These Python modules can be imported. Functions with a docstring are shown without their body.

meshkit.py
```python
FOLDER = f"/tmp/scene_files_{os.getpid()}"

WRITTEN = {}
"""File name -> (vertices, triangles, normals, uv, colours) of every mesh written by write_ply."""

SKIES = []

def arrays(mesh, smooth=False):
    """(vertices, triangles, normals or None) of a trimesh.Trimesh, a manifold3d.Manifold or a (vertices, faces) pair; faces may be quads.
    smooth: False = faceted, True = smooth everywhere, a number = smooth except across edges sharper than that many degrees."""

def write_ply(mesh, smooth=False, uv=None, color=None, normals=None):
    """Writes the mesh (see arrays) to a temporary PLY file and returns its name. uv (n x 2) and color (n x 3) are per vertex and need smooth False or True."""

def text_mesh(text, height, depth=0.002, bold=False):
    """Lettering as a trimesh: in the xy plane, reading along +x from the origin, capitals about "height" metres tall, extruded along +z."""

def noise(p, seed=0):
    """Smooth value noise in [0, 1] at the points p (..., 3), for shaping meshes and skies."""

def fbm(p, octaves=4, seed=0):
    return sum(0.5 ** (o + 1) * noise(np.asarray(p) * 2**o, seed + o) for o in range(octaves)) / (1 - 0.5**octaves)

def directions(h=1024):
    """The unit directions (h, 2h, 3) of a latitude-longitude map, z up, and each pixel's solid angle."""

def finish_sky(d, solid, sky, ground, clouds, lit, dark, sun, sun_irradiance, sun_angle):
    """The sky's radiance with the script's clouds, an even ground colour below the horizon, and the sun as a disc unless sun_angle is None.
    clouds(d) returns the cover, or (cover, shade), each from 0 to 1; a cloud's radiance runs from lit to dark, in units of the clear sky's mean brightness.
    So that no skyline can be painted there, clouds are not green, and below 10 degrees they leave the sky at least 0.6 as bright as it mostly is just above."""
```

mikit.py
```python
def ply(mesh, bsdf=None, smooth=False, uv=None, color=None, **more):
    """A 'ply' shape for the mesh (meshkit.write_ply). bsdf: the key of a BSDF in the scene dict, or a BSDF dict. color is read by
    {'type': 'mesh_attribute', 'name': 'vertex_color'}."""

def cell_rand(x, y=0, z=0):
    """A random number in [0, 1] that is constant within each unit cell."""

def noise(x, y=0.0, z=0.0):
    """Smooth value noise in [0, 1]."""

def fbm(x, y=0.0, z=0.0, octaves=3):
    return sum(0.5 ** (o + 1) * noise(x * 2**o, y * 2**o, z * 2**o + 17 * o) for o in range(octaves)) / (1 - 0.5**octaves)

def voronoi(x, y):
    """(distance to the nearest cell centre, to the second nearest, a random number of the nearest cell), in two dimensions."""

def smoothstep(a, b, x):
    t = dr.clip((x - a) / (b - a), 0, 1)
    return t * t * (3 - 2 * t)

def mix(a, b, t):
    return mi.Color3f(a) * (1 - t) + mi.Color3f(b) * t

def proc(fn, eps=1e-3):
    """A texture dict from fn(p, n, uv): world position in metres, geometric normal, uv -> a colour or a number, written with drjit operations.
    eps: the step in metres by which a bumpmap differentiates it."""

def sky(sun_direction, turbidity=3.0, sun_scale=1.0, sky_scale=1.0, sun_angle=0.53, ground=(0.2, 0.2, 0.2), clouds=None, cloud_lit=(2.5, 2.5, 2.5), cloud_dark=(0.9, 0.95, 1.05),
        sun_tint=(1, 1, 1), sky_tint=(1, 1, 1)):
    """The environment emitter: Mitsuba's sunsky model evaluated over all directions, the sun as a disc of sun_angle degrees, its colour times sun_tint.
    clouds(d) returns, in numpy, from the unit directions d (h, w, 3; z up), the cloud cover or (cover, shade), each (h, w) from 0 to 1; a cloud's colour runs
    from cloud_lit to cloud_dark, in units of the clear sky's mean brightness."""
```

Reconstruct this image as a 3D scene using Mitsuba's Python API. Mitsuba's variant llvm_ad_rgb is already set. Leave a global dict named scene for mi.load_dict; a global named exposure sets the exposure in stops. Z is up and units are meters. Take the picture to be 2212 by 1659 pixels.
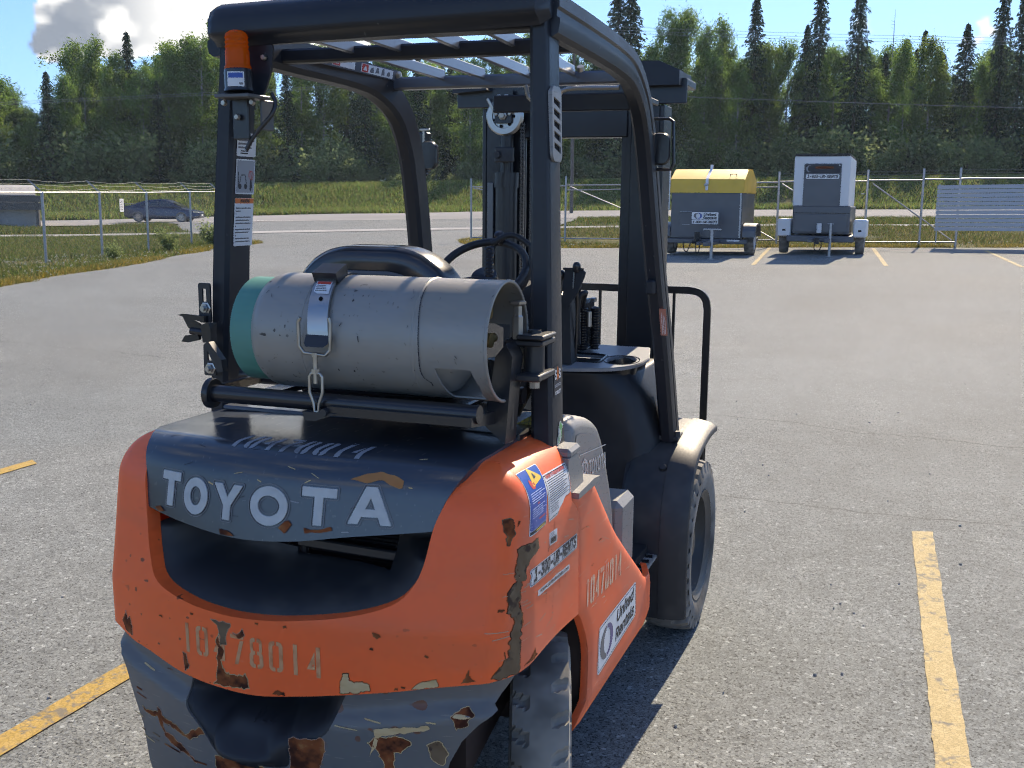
import math, random, numpy as np, trimesh, mitsuba as mi, mikit, meshkit, drjit as dr
import manifold3d, shapely
import shapely.geometry as sg
from shapely import affinity, ops
from mikit import noise, fbm, voronoi, cell_rand, smoothstep, mix, proc
random.seed(7); rng = np.random.default_rng(7)
T = mi.ScalarTransform4f
PI = math.pi

# ---------------------------------------------------------------- camera, sky, exposure
scene, labels = {'type': 'scene'}, {}
YAW, PITCH, ROLL = 0.34985, 0.168874, 0.009443
EYE = np.array([-1.936, -1.245, 1.641])
FWD = np.array([math.cos(YAW)*math.cos(PITCH), math.sin(YAW)*math.cos(PITCH), -math.sin(PITCH)])
RGT = np.array([math.sin(YAW), -math.cos(YAW), 0.0])
UPV = np.cross(RGT, FWD)
UPR = UPV*math.cos(ROLL) - RGT*math.sin(ROLL)
scene['camera'] = {'type': 'perspective', 'fov': 2*math.degrees(math.atan(1106/2305)), 'fov_axis': 'x',
                   'to_world': T().look_at(origin=EYE.tolist(), target=(EYE+FWD).tolist(), up=UPR.tolist()),
                   'near_clip': 0.05, 'far_clip': 8000.0}
SUN_AZ, SUN_EL = math.radians(-3.6), math.radians(37.0)
SUN = [math.cos(SUN_AZ)*math.cos(SUN_EL), math.sin(SUN_AZ)*math.cos(SUN_EL), math.sin(SUN_EL)]

def clouds(d):
    az = np.degrees(np.arctan2(d[..., 1], d[..., 0])); el = np.degrees(np.arcsin(np.clip(d[..., 2], -1, 1)))
    q = np.stack([az/2.6, el/1.7, az*0+3], -1)
    puff = meshkit.fbm(q, 6, 3); lace = meshkit.fbm(q*2.7, 5, 8)-0.5
    big = meshkit.fbm(np.stack([az/26, el/11, az*0+9], -1), 3, 21)          # where cumulus fields stand in the whole sky
    bank = smooth01((44.4-az)/1.6)*smooth01((az-25.5)/3)*smooth01((el-(5.9+0.08*(43-az)))/1.0)*smooth01((17-el)/4)
    low = np.exp(-((az-41.0)/3.2)**2-((el-5.9)/0.5)**2)
    lump = puff+0.30*lace+0.66*bank+0.30*low+1.5*np.clip(big-0.50, 0, 1)*smooth01((el-13)/10)
    cover = smooth01((lump-0.78)/0.05)
    shade = smooth01((meshkit.fbm(q*0.8+[1.7, -0.6, 0], 5, 5)+0.55*lace-0.40)/0.18)*smooth01((az-36)/5.5)
    return cover, np.clip(0.92*shade+0.15*smooth01((meshkit.fbm(q*1.9, 4, 31)-0.45)/0.2), 0, 1)

def smooth01(t):
    t = np.clip(t, 0, 1)
    return t*t*(3-2*t)

scene['sky'] = mikit.sky(SUN, turbidity=2.1, sun_tint=(0.97, 1.0, 1.05), sky_tint=(0.58, 0.70, 0.93), clouds=clouds, cloud_lit=(2.9, 2.85, 2.75), cloud_dark=(0.80, 0.90, 1.08))
exposure = 2.75

# ---------------------------------------------------------------- helpers
def rgb(*c): return {'type': 'rgb', 'value': [float(v) for v in (c if len(c) == 3 else c*3)]}
def mat(key, color, rough=0.5, metal=0.0, coat=0.0, spec=0.5, bump=None, bscale=0.001, coat_gloss=0.9, **more):
    b = {'type': 'principled', 'base_color': rgb(*color) if isinstance(color, tuple) else (proc(color) if callable(color) else color),
         'roughness': proc(rough) if callable(rough) else float(rough), 'metallic': float(metal), 'specular': float(spec)}
    if coat: b.update(clearcoat=float(coat), clearcoat_gloss=float(coat_gloss))
    b.update(more)
    if bump is not None: b = {'type': 'bumpmap', 'arbitrary': proc(bump), 'scale': float(bscale), 'bsdf': b}
    scene[key] = {'type': 'twosided', 'bsdf': b}
    return key

def free(key):
    if key not in USED:
        USED.add(key); return key
    i = 1
    while f'{key}_{i:03d}' in USED: i += 1
    USED.add(f'{key}_{i:03d}'); return f'{key}_{i:03d}'
USED = set()
def thing(name, label, cat, group=None):
    k = free(name); labels[k] = {'label': label, 'category': cat}
    if group: labels[k]['group'] = group
    return k
def add(name, mesh, m, parent=None, smooth=30, label=None, kind=None, color=None, uv=None, **more):
    k = free((parent+'__' if parent else '')+name)
    if isinstance(mesh, dict): scene[k] = mesh
    else: scene[k] = mikit.ply(mesh, m, smooth, uv=uv, color=color, **more)
    if label or kind:
        labels[k] = {}
        if label: labels[k]['label'] = label
        if kind: labels[k]['kind'] = kind
    return k
def cat(ms): return trimesh.util.concatenate([m for m in ms if m is not None])
def hull(p): return trimesh.convex.convex_hull(np.asarray(p, float))
def box(x0, x1, y0, y1, z0, z1, b=0.0):
    if b <= 0:
        return trimesh.creation.box(bounds=[[x0, y0, z0], [x1, y1, z1]])
    p = []
    for x, sx in ((x0, 1), (x1, -1)):
        for y, sy in ((y0, 1), (y1, -1)):
            for z, sz in ((z0, 1), (z1, -1)):
                p += [(x+sx*b, y+sy*b, z), (x+sx*b, y, z+sz*b), (x, y+sy*b, z+sz*b)]
    return hull(p)
def rot(m, axis, deg, at=(0, 0, 0)):
    m = m.copy(); m.apply_transform(trimesh.transformations.rotation_matrix(math.radians(deg), axis, at)); return m
def mov(m, v):
    m = m.copy(); m.apply_translation(v); return m
def frames(P, up=(0, 0, 1)):
    P = np.asarray(P, float); t = np.gradient(P, axis=0)
    seg = np.diff(P, axis=0); seg /= np.linalg.norm(seg, axis=1, keepdims=True)+1e-12
    t = np.vstack([seg[:1], seg[:-1]+seg[1:], seg[-1:]]); t /= np.linalg.norm(t, axis=1, keepdims=True)+1e-12
    u = np.asarray(up, float); A = []
    n = np.cross(t[0], u)
    if np.linalg.norm(n) < 0.05: n = np.cross(t[0], [1, 0, 0.3])
    n /= np.linalg.norm(n)
    for k in range(len(P)):
        n = n - t[k]*(n@t[k]); n /= np.linalg.norm(n); A.append(n.copy())
    A = np.array(A); return t, A, np.cross(t, A)
def sweep(P, section, up=(0, 0, 1), cap=True, scale=None):
    """section: closed 2D loop (a along side, b along up) swept along P."""
    P = np.asarray(P, float); S = np.asarray(section, float); t, a, b = frames(P, up); n, m = len(P), len(S)
    sc = np.ones(n) if scale is None else np.asarray(scale, float)
    seg = np.diff(P, axis=0); seg /= np.linalg.norm(seg, axis=1, keepdims=True)+1e-12
    v = P[:, None]+sc[:, None, None]*(S[None, :, :1]*a[:, None]+S[None, :, 1:]*b[:, None])
    i, j = np.meshgrid(np.arange(n-1), np.arange(m), indexing='ij')
    q = np.stack([i*m+j, i*m+(j+1) % m, (i+1)*m+(j+1) % m, (i+1)*m+j], -1).reshape(-1, 4)
    f = np.vstack([q[:, [0, 1, 2]], q[:, [0, 2, 3]]]); V = v.reshape(-1, 3)
    if cap:
        poly = sg.Polygon(S)
        vv, ff = trimesh.creation.triangulate_polygon(poly, engine='earcut')
        idx = np.array([np.argmin(((S-p)**2).sum(1)) for p in vv])
        f = np.vstack([f, idx[ff][:, ::-1], idx[ff]+(n-1)*m])
    M = trimesh.Trimesh(V, f, process=False); M.fix_normals() if cap else None
    return M
def circ(r, n=10, ry=None): 
    a = np.arange(n)*2*PI/n; return np.stack([r*np.cos(a), (ry or r)*np.sin(a)], 1)
def rrect(w, h, r, n=4):
    return np.array(sg.box(-w/2+r, -h/2+r, w/2-r, h/2-r).buffer(r, quad_segs=n).exterior.coords[:-1])
def tube(P, r, n=8, cap=True): return sweep(P, circ(r, n), cap=cap, up=(0.13, 0.21, 0.97))
def smoothpath(P, k=6):
    """Catmull-Rom through the points."""
    P = np.asarray(P, float); Q = np.vstack([2*P[0]-P[1], P, 2*P[-1]-P[-2]]); out = []
    for i in range(1, len(Q)-2):
        for t in np.arange(k)/k:
            p0, p1, p2, p3 = Q[i-1:i+3]
            out.append(0.5*((2*p1)+(p2-p0)*t+(2*p0-5*p1+4*p2-p3)*t*t+(3*p1-p0-3*p2+p3)*t**3))
    return np.array(out+[P[-1]])
def cyl(p0, p1, r, n=20, r1=None):
    p0, p1 = np.asarray(p0, float), np.asarray(p1, float)
    return sweep(np.stack([p0, p1]), circ(1.0, n), scale=[r, r if r1 is None else r1], up=(0.13, 0.21, 0.97))
def lathe(profile, axis_p, axis_d, n=48):
    """profile: (radius, along) rows; revolved about the axis through axis_p along axis_d."""
    pr = np.asarray(profile, float); d = np.asarray(axis_d, float); d /= np.linalg.norm(d)
    x = np.cross(d, [0, 0, 1] if abs(d[2]) < 0.9 else [1, 0, 0]); x /= np.linalg.norm(x); y = np.cross(d, x)
    a = np.arange(n)*2*PI/n
    v = np.asarray(axis_p)+pr[:, None, 1:]*d+pr[:, None, :1]*(np.cos(a)[None, :, None]*x+np.sin(a)[None, :, None]*y)
    k = len(pr); i, j = np.meshgrid(np.arange(k-1), np.arange(n), indexing='ij')
    q = np.stack([i*n+j, i*n+(j+1) % n, (i+1)*n+(j+1) % n, (i+1)*n+j], -1).reshape(-1, 4)
    M = trimesh.Trimesh(v.reshape(-1, 3), np.vstack([q[:, [0, 1, 2]], q[:, [0, 2, 3]]]), process=False)
    return M
def extr(poly, lo, hi, plane='xz', b=0.0):
    """polygon in a world plane ('xz': u=x, v=z along y; 'yz'; 'xy') from lo to hi along the third axis."""
    if not hasattr(poly, 'geom_type'): poly = sg.Polygon(poly)
    parts = []
    for g_ in getattr(poly, 'geoms', [poly]):
        if b > 0:
            inner = g_.buffer(-b, join_style=2)
            for g2, a0, a1 in ((g_, lo+b, hi-b), (inner, lo, hi)):
                for g3 in getattr(g2, 'geoms', [g2]):
                    if g3.is_empty: continue
                    m = trimesh.creation.extrude_polygon(g3, a1-a0, engine='earcut'); m.apply_translation([0, 0, a0]); parts.append(m)
        else:
            m = trimesh.creation.extrude_polygon(g_, hi-lo, engine='earcut'); m.apply_translation([0, 0, lo]); parts.append(m)
    m = cat(parts); v = m.vertices.copy()
    if plane == 'xz': m.vertices = v[:, [0, 2, 1]]; m.invert()
    if plane == 'yz': m.vertices = v[:, [2, 0, 1]]
    return m
def grid_poly(poly, cell):
    """2D triangulation of a polygon with cells no larger than cell."""
    if not hasattr(poly, 'geom_type'): poly = sg.Polygon(poly)
    cx, cy = cell if isinstance(cell, tuple) else (cell, cell)
    x0, y0, x1, y1 = poly.bounds; nx, ny = max(1, math.ceil((x1-x0)/cx)), max(1, math.ceil((y1-y0)/cy))
    xs, ys = np.linspace(x0, x1, nx+1), np.linspace(y0, y1, ny+1); V, F = [], []; at = 0
    cells = shapely.box(*np.meshgrid(xs[:-1], ys[:-1], indexing='ij'), *np.meshgrid(xs[1:], ys[1:], indexing='ij')).ravel()
    shapely.prepare(poly); inside = shapely.contains_properly(poly, cells); touch = shapely.intersects(poly, cells) & ~inside
    if inside.any():
        b = shapely.bounds(cells[inside]); q = np.stack([b[:, [0, 1]], b[:, [2, 1]], b[:, [2, 3]], b[:, [0, 3]]], 1).reshape(-1, 2)
        i = np.arange(len(b))*4; V.append(q); F += [np.stack([i, i+1, i+2], 1), np.stack([i, i+2, i+3], 1)]; at = len(q)
    for c in shapely.intersection(poly, cells[touch]):
        for g_ in getattr(c, 'geoms', [c]):
            if g_.geom_type == 'Polygon' and g_.area > 1e-12:
                vv, ff = trimesh.creation.triangulate_polygon(g_, engine='earcut')
                if len(ff): V.append(vv); F.append(ff+at); at += len(vv)
    V, F = np.vstack(V), np.vstack(F)
    k, inv = np.unique(np.round(V/1e-6).astype(np.int64), axis=0, return_inverse=True); first = np.zeros(len(k), int); first[inv.ravel()] = np.arange(len(V))
    F = inv.ravel()[F]; V = V[first]
    F = F[(F[:, 0] != F[:, 1]) & (F[:, 1] != F[:, 2]) & (F[:, 0] != F[:, 2])]
    a = V[F]; cr = (a[:, 1, 0]-a[:, 0, 0])*(a[:, 2, 1]-a[:, 0, 1])-(a[:, 1, 1]-a[:, 0, 1])*(a[:, 2, 0]-a[:, 0, 0])
    F[cr < 0] = F[cr < 0][:, ::-1]
    return V, F
def wrap(poly, cell, fn, thick=0.0, lift=0.0, flip=False):
    """polygon in (s, v) laid onto the surface fn(s, v, depth); thick: closed with a rim and an inner skin that deep."""
    V, F = grid_poly(poly, cell); P = fn(V[:, 0], V[:, 1], -lift)
    ms = [(P, F)]
    if thick > 0:
        Q = fn(V[:, 0], V[:, 1], np.full(len(V), thick)); n = len(V)
        e = np.sort(np.vstack([F[:, [0, 1]], F[:, [1, 2]], F[:, [2, 0]]]), 1); d = np.vstack([F[:, [0, 1]], F[:, [1, 2]], F[:, [2, 0]]])
        _, ix, cnt = np.unique(e, axis=0, return_index=True, return_counts=True); be = d[ix[cnt == 1]]
        P = np.vstack([P, Q]); F = np.vstack([F, F[:, ::-1]+n, np.stack([be[:, 0], be[:, 1]+n, be[:, 1]], 1), np.stack([be[:, 0], be[:, 0]+n, be[:, 1]+n], 1)])
    if flip: F = F[:, ::-1]
    return trimesh.Trimesh(P, F, process=False)
def letters(text, height, width=None, bold=True, depth=0.001, slant=0.0, sub=None):
    m = meshkit.text_mesh(text, height, depth, bold); b = m.bounds; v = m.vertices.copy(); v[:, 0] -= b[0, 0]
    if width: v[:, 0] *= width/(b[1, 0]-b[0, 0])
    v[:, 0] += slant*v[:, 1]; m.vertices = v
    if sub: 
        vv, ff = trimesh.remesh.subdivide_to_size(m.vertices, m.faces, sub, max_iter=8); m = trimesh.Trimesh(vv, ff, process=False)
    return m
def jag(pts, amp, step, seed, octs=3):
    """a polygon with a torn outline: flaking paint, rust."""
    g_ = (pts if hasattr(pts, 'geom_type') else sg.Polygon(pts)).buffer(0); out = []
    for q in getattr(g_, 'geoms', [g_]):
        L = q.exterior.length; n = max(8, int(L/step)); p = np.array([q.exterior.interpolate(i*L/n).coords[0] for i in range(n)])
        off = np.stack([meshkit.fbm(np.c_[p*(0.35/step), p[:, :1]*0+seed], octs, seed), meshkit.fbm(np.c_[p*(0.35/step), p[:, :1]*0+seed+40], octs, seed+5)], 1)-0.5
        out.append(sg.Polygon(p+off*2*amp).buffer(0))
    u = ops.unary_union(out)
    return g_ if u.is_empty or u.area < 0.3*g_.area else u
def gh(X, Y):
    """height of the ground: level at the forklift, rising gently towards the far side of the lot."""
    u = np.maximum(np.asarray(X, float)-np.asarray(Y, float)-3, 0); q = u*u/(u+8)
    return 0.0225*150*(1-np.exp(-q/150))
def terrain(X, Y):
    r = np.hypot(X, Y); t = np.clip((r-93)/10, 0, 1)
    return gh(X, Y)+2.3*t*t*(3-2*t)*np.clip((np.asarray(X)+20)/40, 0, 1)
def drape(poly, cell, dz, thick=0.0):
    V, F = grid_poly(poly, cell); z = gh(V[:, 0], V[:, 1])+dz
    return trimesh.Trimesh(np.c_[V, z], F, process=False)

# ---------------------------------------------------------------- materials of the setting
def asphalt_col(p, n, uv):
    x, y = p.x, p.y
    d1, d2, r = voronoi(x*78, y*78)
    e1, e2, s = voronoi(x*150+7, y*150)
    big = fbm(x*0.22, y*0.22, 1.5, 3); mid = fbm(x*1.7, y*1.7, 4.5, 3)
    base = 0.195+0.06*(big-0.5)+0.055*(mid-0.5)+0.05*(fbm(x*9, y*9, 6.0, 3)-0.5)
    stone = base*(0.74+0.48*r+0.30*(s-0.5))+dr.select(r > 0.978, 0.10, 0.0)
    pit = smoothstep(0.0, 0.22, d2-d1)*0.46+0.54
    dark = dr.select(s < 0.09, 0.45, 1.0)
    v = stone*pit*dark
    w = fbm(x*0.8, y*0.9, 2.0, 4)-0.5
    c1 = dr.abs(x-4.02-0.05*y-0.14*w-0.05*(noise(y*9.0, x*9.0)-0.5)); c2 = dr.abs(x-6.2-0.16*y+0.3*w-0.05*(noise(y*9.0, 3.0)-0.5))
    gate = smoothstep(0.42, 0.5, noise(y*0.7+3, 2.0))
    crack = 1-0.62*gate*dr.maximum(1-smoothstep(0.003, 0.010, c1), (1-smoothstep(0.004, 0.014, c2)))
    stain = 1-0.10*smoothstep(0.55, 0.75, fbm(x*0.55+9, y*0.45, 8.0, 4))*smoothstep(3.0, 7.0, dr.sqrt(x*x+y*y))
    warm = smoothstep(0.45, 0.7, fbm(x*0.4, y*0.3+20, 0.0, 3))
    return mix((0.895, 0.975, 0.985), (0.915, 0.975, 0.965), warm)*(v*crack*stain)
def asphalt_h(p, n, uv):
    d1, d2, r = voronoi(p.x*85, p.y*85)
    return (1-d1)*0.6+0.8*r
mat('asphalt', asphalt_col, 0.85, spec=0.35, bump=asphalt_h, bscale=0.0022)
def road_col(p, n, uv):
    b = fbm(p.x*0.25, p.y*0.25, 0, 4); return mi.Color3f(0.205+0.06*(b-0.5))*mi.Color3f(1.02, 1.0, 0.96)
mat('road_asphalt', road_col, 0.9, spec=0.3)
mat('concrete_walk', lambda p, n, uv: mi.Color3f(0.30+0.08*(fbm(p.x*0.9, p.y*0.9, 0, 3)-0.5))*mi.Color3f(1.03, 1.0, 0.94), 0.9, spec=0.2)
def line_col(a, b):
    def f(p, n, uv):
        d1, d2, r = voronoi(p.x*70, p.y*70)
        w = fbm(p.x*22, p.y*22, 0, 4)+0.35*(fbm(p.x*2.3, p.y*2.3, 7, 3)-0.5)
        worn = smoothstep(0.60, 0.84, w+0.30*(r-0.5)); pit = smoothstep(0.0, 0.2, d2-d1)*0.3+0.7
        return mix(mix(a, b, r)*(0.84+0.3*r)*pit, (0.125, 0.125, 0.118), worn*0.8)
    return f
mat('yellow_paint', line_col((0.42, 0.285, 0.075), (0.36, 0.25, 0.085)), 0.8, spec=0.25, bump=asphalt_h, bscale=0.0015)
mat('cream_paint', line_col((0.44, 0.345, 0.165), (0.40, 0.32, 0.17)), 0.8, spec=0.25, bump=asphalt_h, bscale=0.0015)
mat('white_line', lambda p, n, uv: mix((0.6, 0.6, 0.58), (0.3, 0.3, 0.29), smoothstep(0.5, 0.7, fbm(p.x*9, p.y*9))), 0.8)
def soil_col(p, n, uv):
    a = fbm(p.x*0.5, p.y*0.5, 0, 4); b = fbm(p.x*6, p.y*6, 3, 3)
    c = mix((0.045, 0.055, 0.018), (0.105, 0.095, 0.04), smoothstep(0.38, 0.62, a))
    return c*(0.6+0.8*b)
mat('soil', soil_col, 0.95, spec=0.1)
mat('galvanised', lambda p, n, uv: mi.Color3f(0.36, 0.37, 0.385)*(0.8+0.4*noise(p.x*30, p.y*30, p.z*30)), 0.42, metal=0.75)
mat('wire', (0.20, 0.21, 0.22), 0.5, metal=0.5)
mat('power_cable', (0.25, 0.26, 0.28), 0.5, metal=0.3)
mat('bark', lambda p, n, uv: mix((0.04, 0.033, 0.027), (0.09, 0.08, 0.07), fbm(p.x*7, p.y*7, p.z*2)), 0.95, spec=0.1)
mat('birch_bark', lambda p, n, uv: mix((0.36, 0.34, 0.31), (0.07, 0.06, 0.055), smoothstep(0.52, 0.68, fbm(p.x*4, p.y*4, p.z*6))), 0.85, spec=0.2)
VC = {'type': 'mesh_attribute', 'name': 'vertex_color'}
for k_, dt in (('leaf', 1.05), ('needle', 0.6), ('blade', 0.9)):
    scene[k_] = {'type': 'principledthin', 'base_color': VC, 'roughness': 0.55, 'spec_trans': 0.0, 'diff_trans': dt, 'eta': 1.35}

# ---------------------------------------------------------------- ground
def build_ground():
    rr = np.concatenate([np.linspace(0, 130, 75), np.geomspace(135, 480, 12)]); aa = np.linspace(0, 2*PI, 181)
    R, A = np.meshgrid(rr, aa, indexing='ij'); X, Y = R*np.cos(A), R*np.sin(A)
    V = np.c_[X.ravel(), Y.ravel(), (terrain(X, Y)-0.06).ravel()]; n = len(aa)
    i, j = np.meshgrid(np.arange(len(rr)-1), np.arange(n-1), indexing='ij')
    F = np.stack([i*n+j, (i+1)*n+j, (i+1)*n+j+1, i*n+j+1], -1).reshape(-1, 4)
    add('ground', (V, F), 'soil', smooth=True, kind='structure', label='grassy earth around the lot and under the trees')
build_ground()
LOT = sg.Polygon([(-30, -30), (32.6, -30), (31.6, -12), (30.87, -4.27), (30.5, -0.2), (30.24, 3.16), (29.6, 8.9), (31.2, 12.4), (33.4, 13.6), (46.2, 14.4), (63, 18), (60, 36), (54.6, 41.9), (47, 36.2), (39.9, 30.0), (37.6, 27.5),
                  (34, 23.2), (31.5, 20.75), (27.6, 20.0), (22.6, 18.1), (18.3, 16.3), (15.0, 15.24), (13.68, 14.76), (4, 11.3), (-10, 6.5), (-30, 1)])
LOTE = LOT.buffer(-0.001)
# the lot's ragged edge
pts = np.array(LOT.segmentize(0.5).exterior.coords[:-1])
w_ = meshkit.fbm(np.c_[pts*0.9, pts[:, :1]*0], 3, 4)-0.5; v_ = meshkit.fbm(np.c_[pts*0.9, pts[:, :1]*0+9], 3, 4)-0.5
LOTJ = sg.Polygon(pts+np.c_[w_, v_]*0.5).buffer(0)
add('asphalt_lot', drape(LOTJ, 1.5, 0.0), 'asphalt', smooth=True, kind='structure', label='weathered grey asphalt parking lot with cracks and loose grit')
road_near = [(20, 62), (38, 51.5), (45.5, 47.1), (52.8, 43.4), (58, 36), (61.5, 25), (61.5, 15), (60.8, 7), (60.2, 0), (59.4, -15), (57, -40), (50, -80)]
road_far = [(75, -85), (81, -45), (85, -15), (87, 5), (86.5, 20), (83.5, 34), (79.5, 37.5), (78, 45), (70.9, 51), (64.1, 55.5), (56.2, 58.5), (47, 63), (30, 72)]
ROAD = sg.Polygon(road_near+road_far)
add('road', drape(ROAD, 2.5, 0.012), 'road_asphalt', smooth=True, kind='structure', label='two lane asphalt road beyond the fence')
wk = smoothpath([(58, -60, 0), (49, -20, 0), (48.4, -0.3, 0), (48.4, 5.2, 0), (46.5, 13, 0), (43.5, 22, 0), (38.2, 31.4, 0), (34.6, 34.2, 0), (28, 40, 0), (15, 50, 0)], 6)[:, :2]
WALK = sg.LineString(wk).buffer(1.25, cap_style=2)
add('footpath', drape(WALK, 1.2, 0.02), 'concrete_walk', smooth=True, kind='structure', label='narrow paved footpath between road and fence')
def stripe(pts, lab, m='cream_paint'):
    P = np.array(sg.Polygon(pts).segmentize(0.04).exterior.coords[:-1]); n1 = meshkit.fbm(np.c_[P*14, P[:, :1]*0], 3, 4)-0.5; n2 = meshkit.fbm(np.c_[P*14, P[:, :1]*0+5], 3, 6)-0.5
    return add('stall_line', drape(sg.Polygon(P+0.011*np.c_[n1, n2]).buffer(0), 0.25, 0.005), m, 'asphalt_lot', smooth=True, label=lab)
stripe([(-0.55, -1.475), (3.66, -1.37), (3.69, -1.47), (-0.55, -1.575)], 'yellow stall line in the near right foreground')
stripe([(-1.2, 1.28), (3.4, 1.28), (3.4, 1.18), (-1.2, 1.18)], 'yellow stall line running under the left of the forklift', 'yellow_paint')
stripe([(-1.2, 3.83), (3.2, 3.86), (3.14, 3.76), (-1.2, 3.73)], 'yellow stall line farther out at the left', 'yellow_paint')
for (a, b, lab) in (((30.1, 2.53), (23.0, 2.06), 'faded stall line between the two trailers'), ((30.1, -0.33), (23.1, -0.82), 'faded stall line right of the grey and white trailer'),
                    ((29.2, -3.2), (23.1, -3.55), 'faded stall line at the far right')):
    stripe([(a[0], a[1]), (b[0], b[1]), (b[0], b[1]-0.1), (a[0], a[1]-0.1)], lab)
stripe([(30.1, 5.3), (23, 4.9), (23, 4.8), (30.1, 5.2)], 'faded stall line left of the yellow lidded trailer')
add('stop_line', drape(sg.Polygon([(56.6, 42.6), (58.9, 36.3), (59.4, 36.45), (57.1, 42.8)]), 1.0, 0.03), 'white_line', 'road', smooth=True, label='white stop line on the road by the car')
# loose grit and dark specks on the lot
def grit():
    ms = []
    r_ = np.random.default_rng(11)
    for k in range(420):
        x, y = r_.uniform(0.5, 11), r_.uniform(-4.5, 7)
        s = r_.uniform(0.003, 0.0075)
        q = trimesh.creation.icosahedron(); q.vertices *= s*r_.uniform(0.5, 1.2, 3); q.vertices += [x, y, float(gh(x, y))+s*0.4]; ms.append(q)
    add('grit', cat(ms), 'concrete_walk', 'asphalt_lot', smooth=False, kind='stuff', label='scattered pale grit on the asphalt')
grit()

# ---------------------------------------------------------------- grass
def blades(P, h, wid, lean, cols, seed):
    """one or two triangle blades at the points P (n, 3)."""
    r_ = np.random.default_rng(seed); n = len(P); a = r_.uniform(0, 2*PI, n); H = h*r_.uniform(0.5, 1.25, n)
    W = wid*r_.uniform(0.6, 1.4, n); L = H*lean*r_.uniform(0, 1.4, n); b = a+r_.uniform(-1, 1, n)+PI/2
    d = np.c_[np.cos(a), np.sin(a), 0*a]; e = np.c_[np.cos(b), np.sin(b), 0*a]
    v0 = P-d*W[:, None]/2; v1 = P+d*W[:, None]/2; v2 = P+e*L[:, None]; v2[:, 2] += H
    c = cols[r_.integers(0, len(cols), n)]*r_.uniform(0.7, 1.25, (n, 1))
    return np.stack([v0, v1, v2], 1).reshape(-1, 3), np.arange(3*n).reshape(-1, 3), np.repeat(c, 3, 0)
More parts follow.
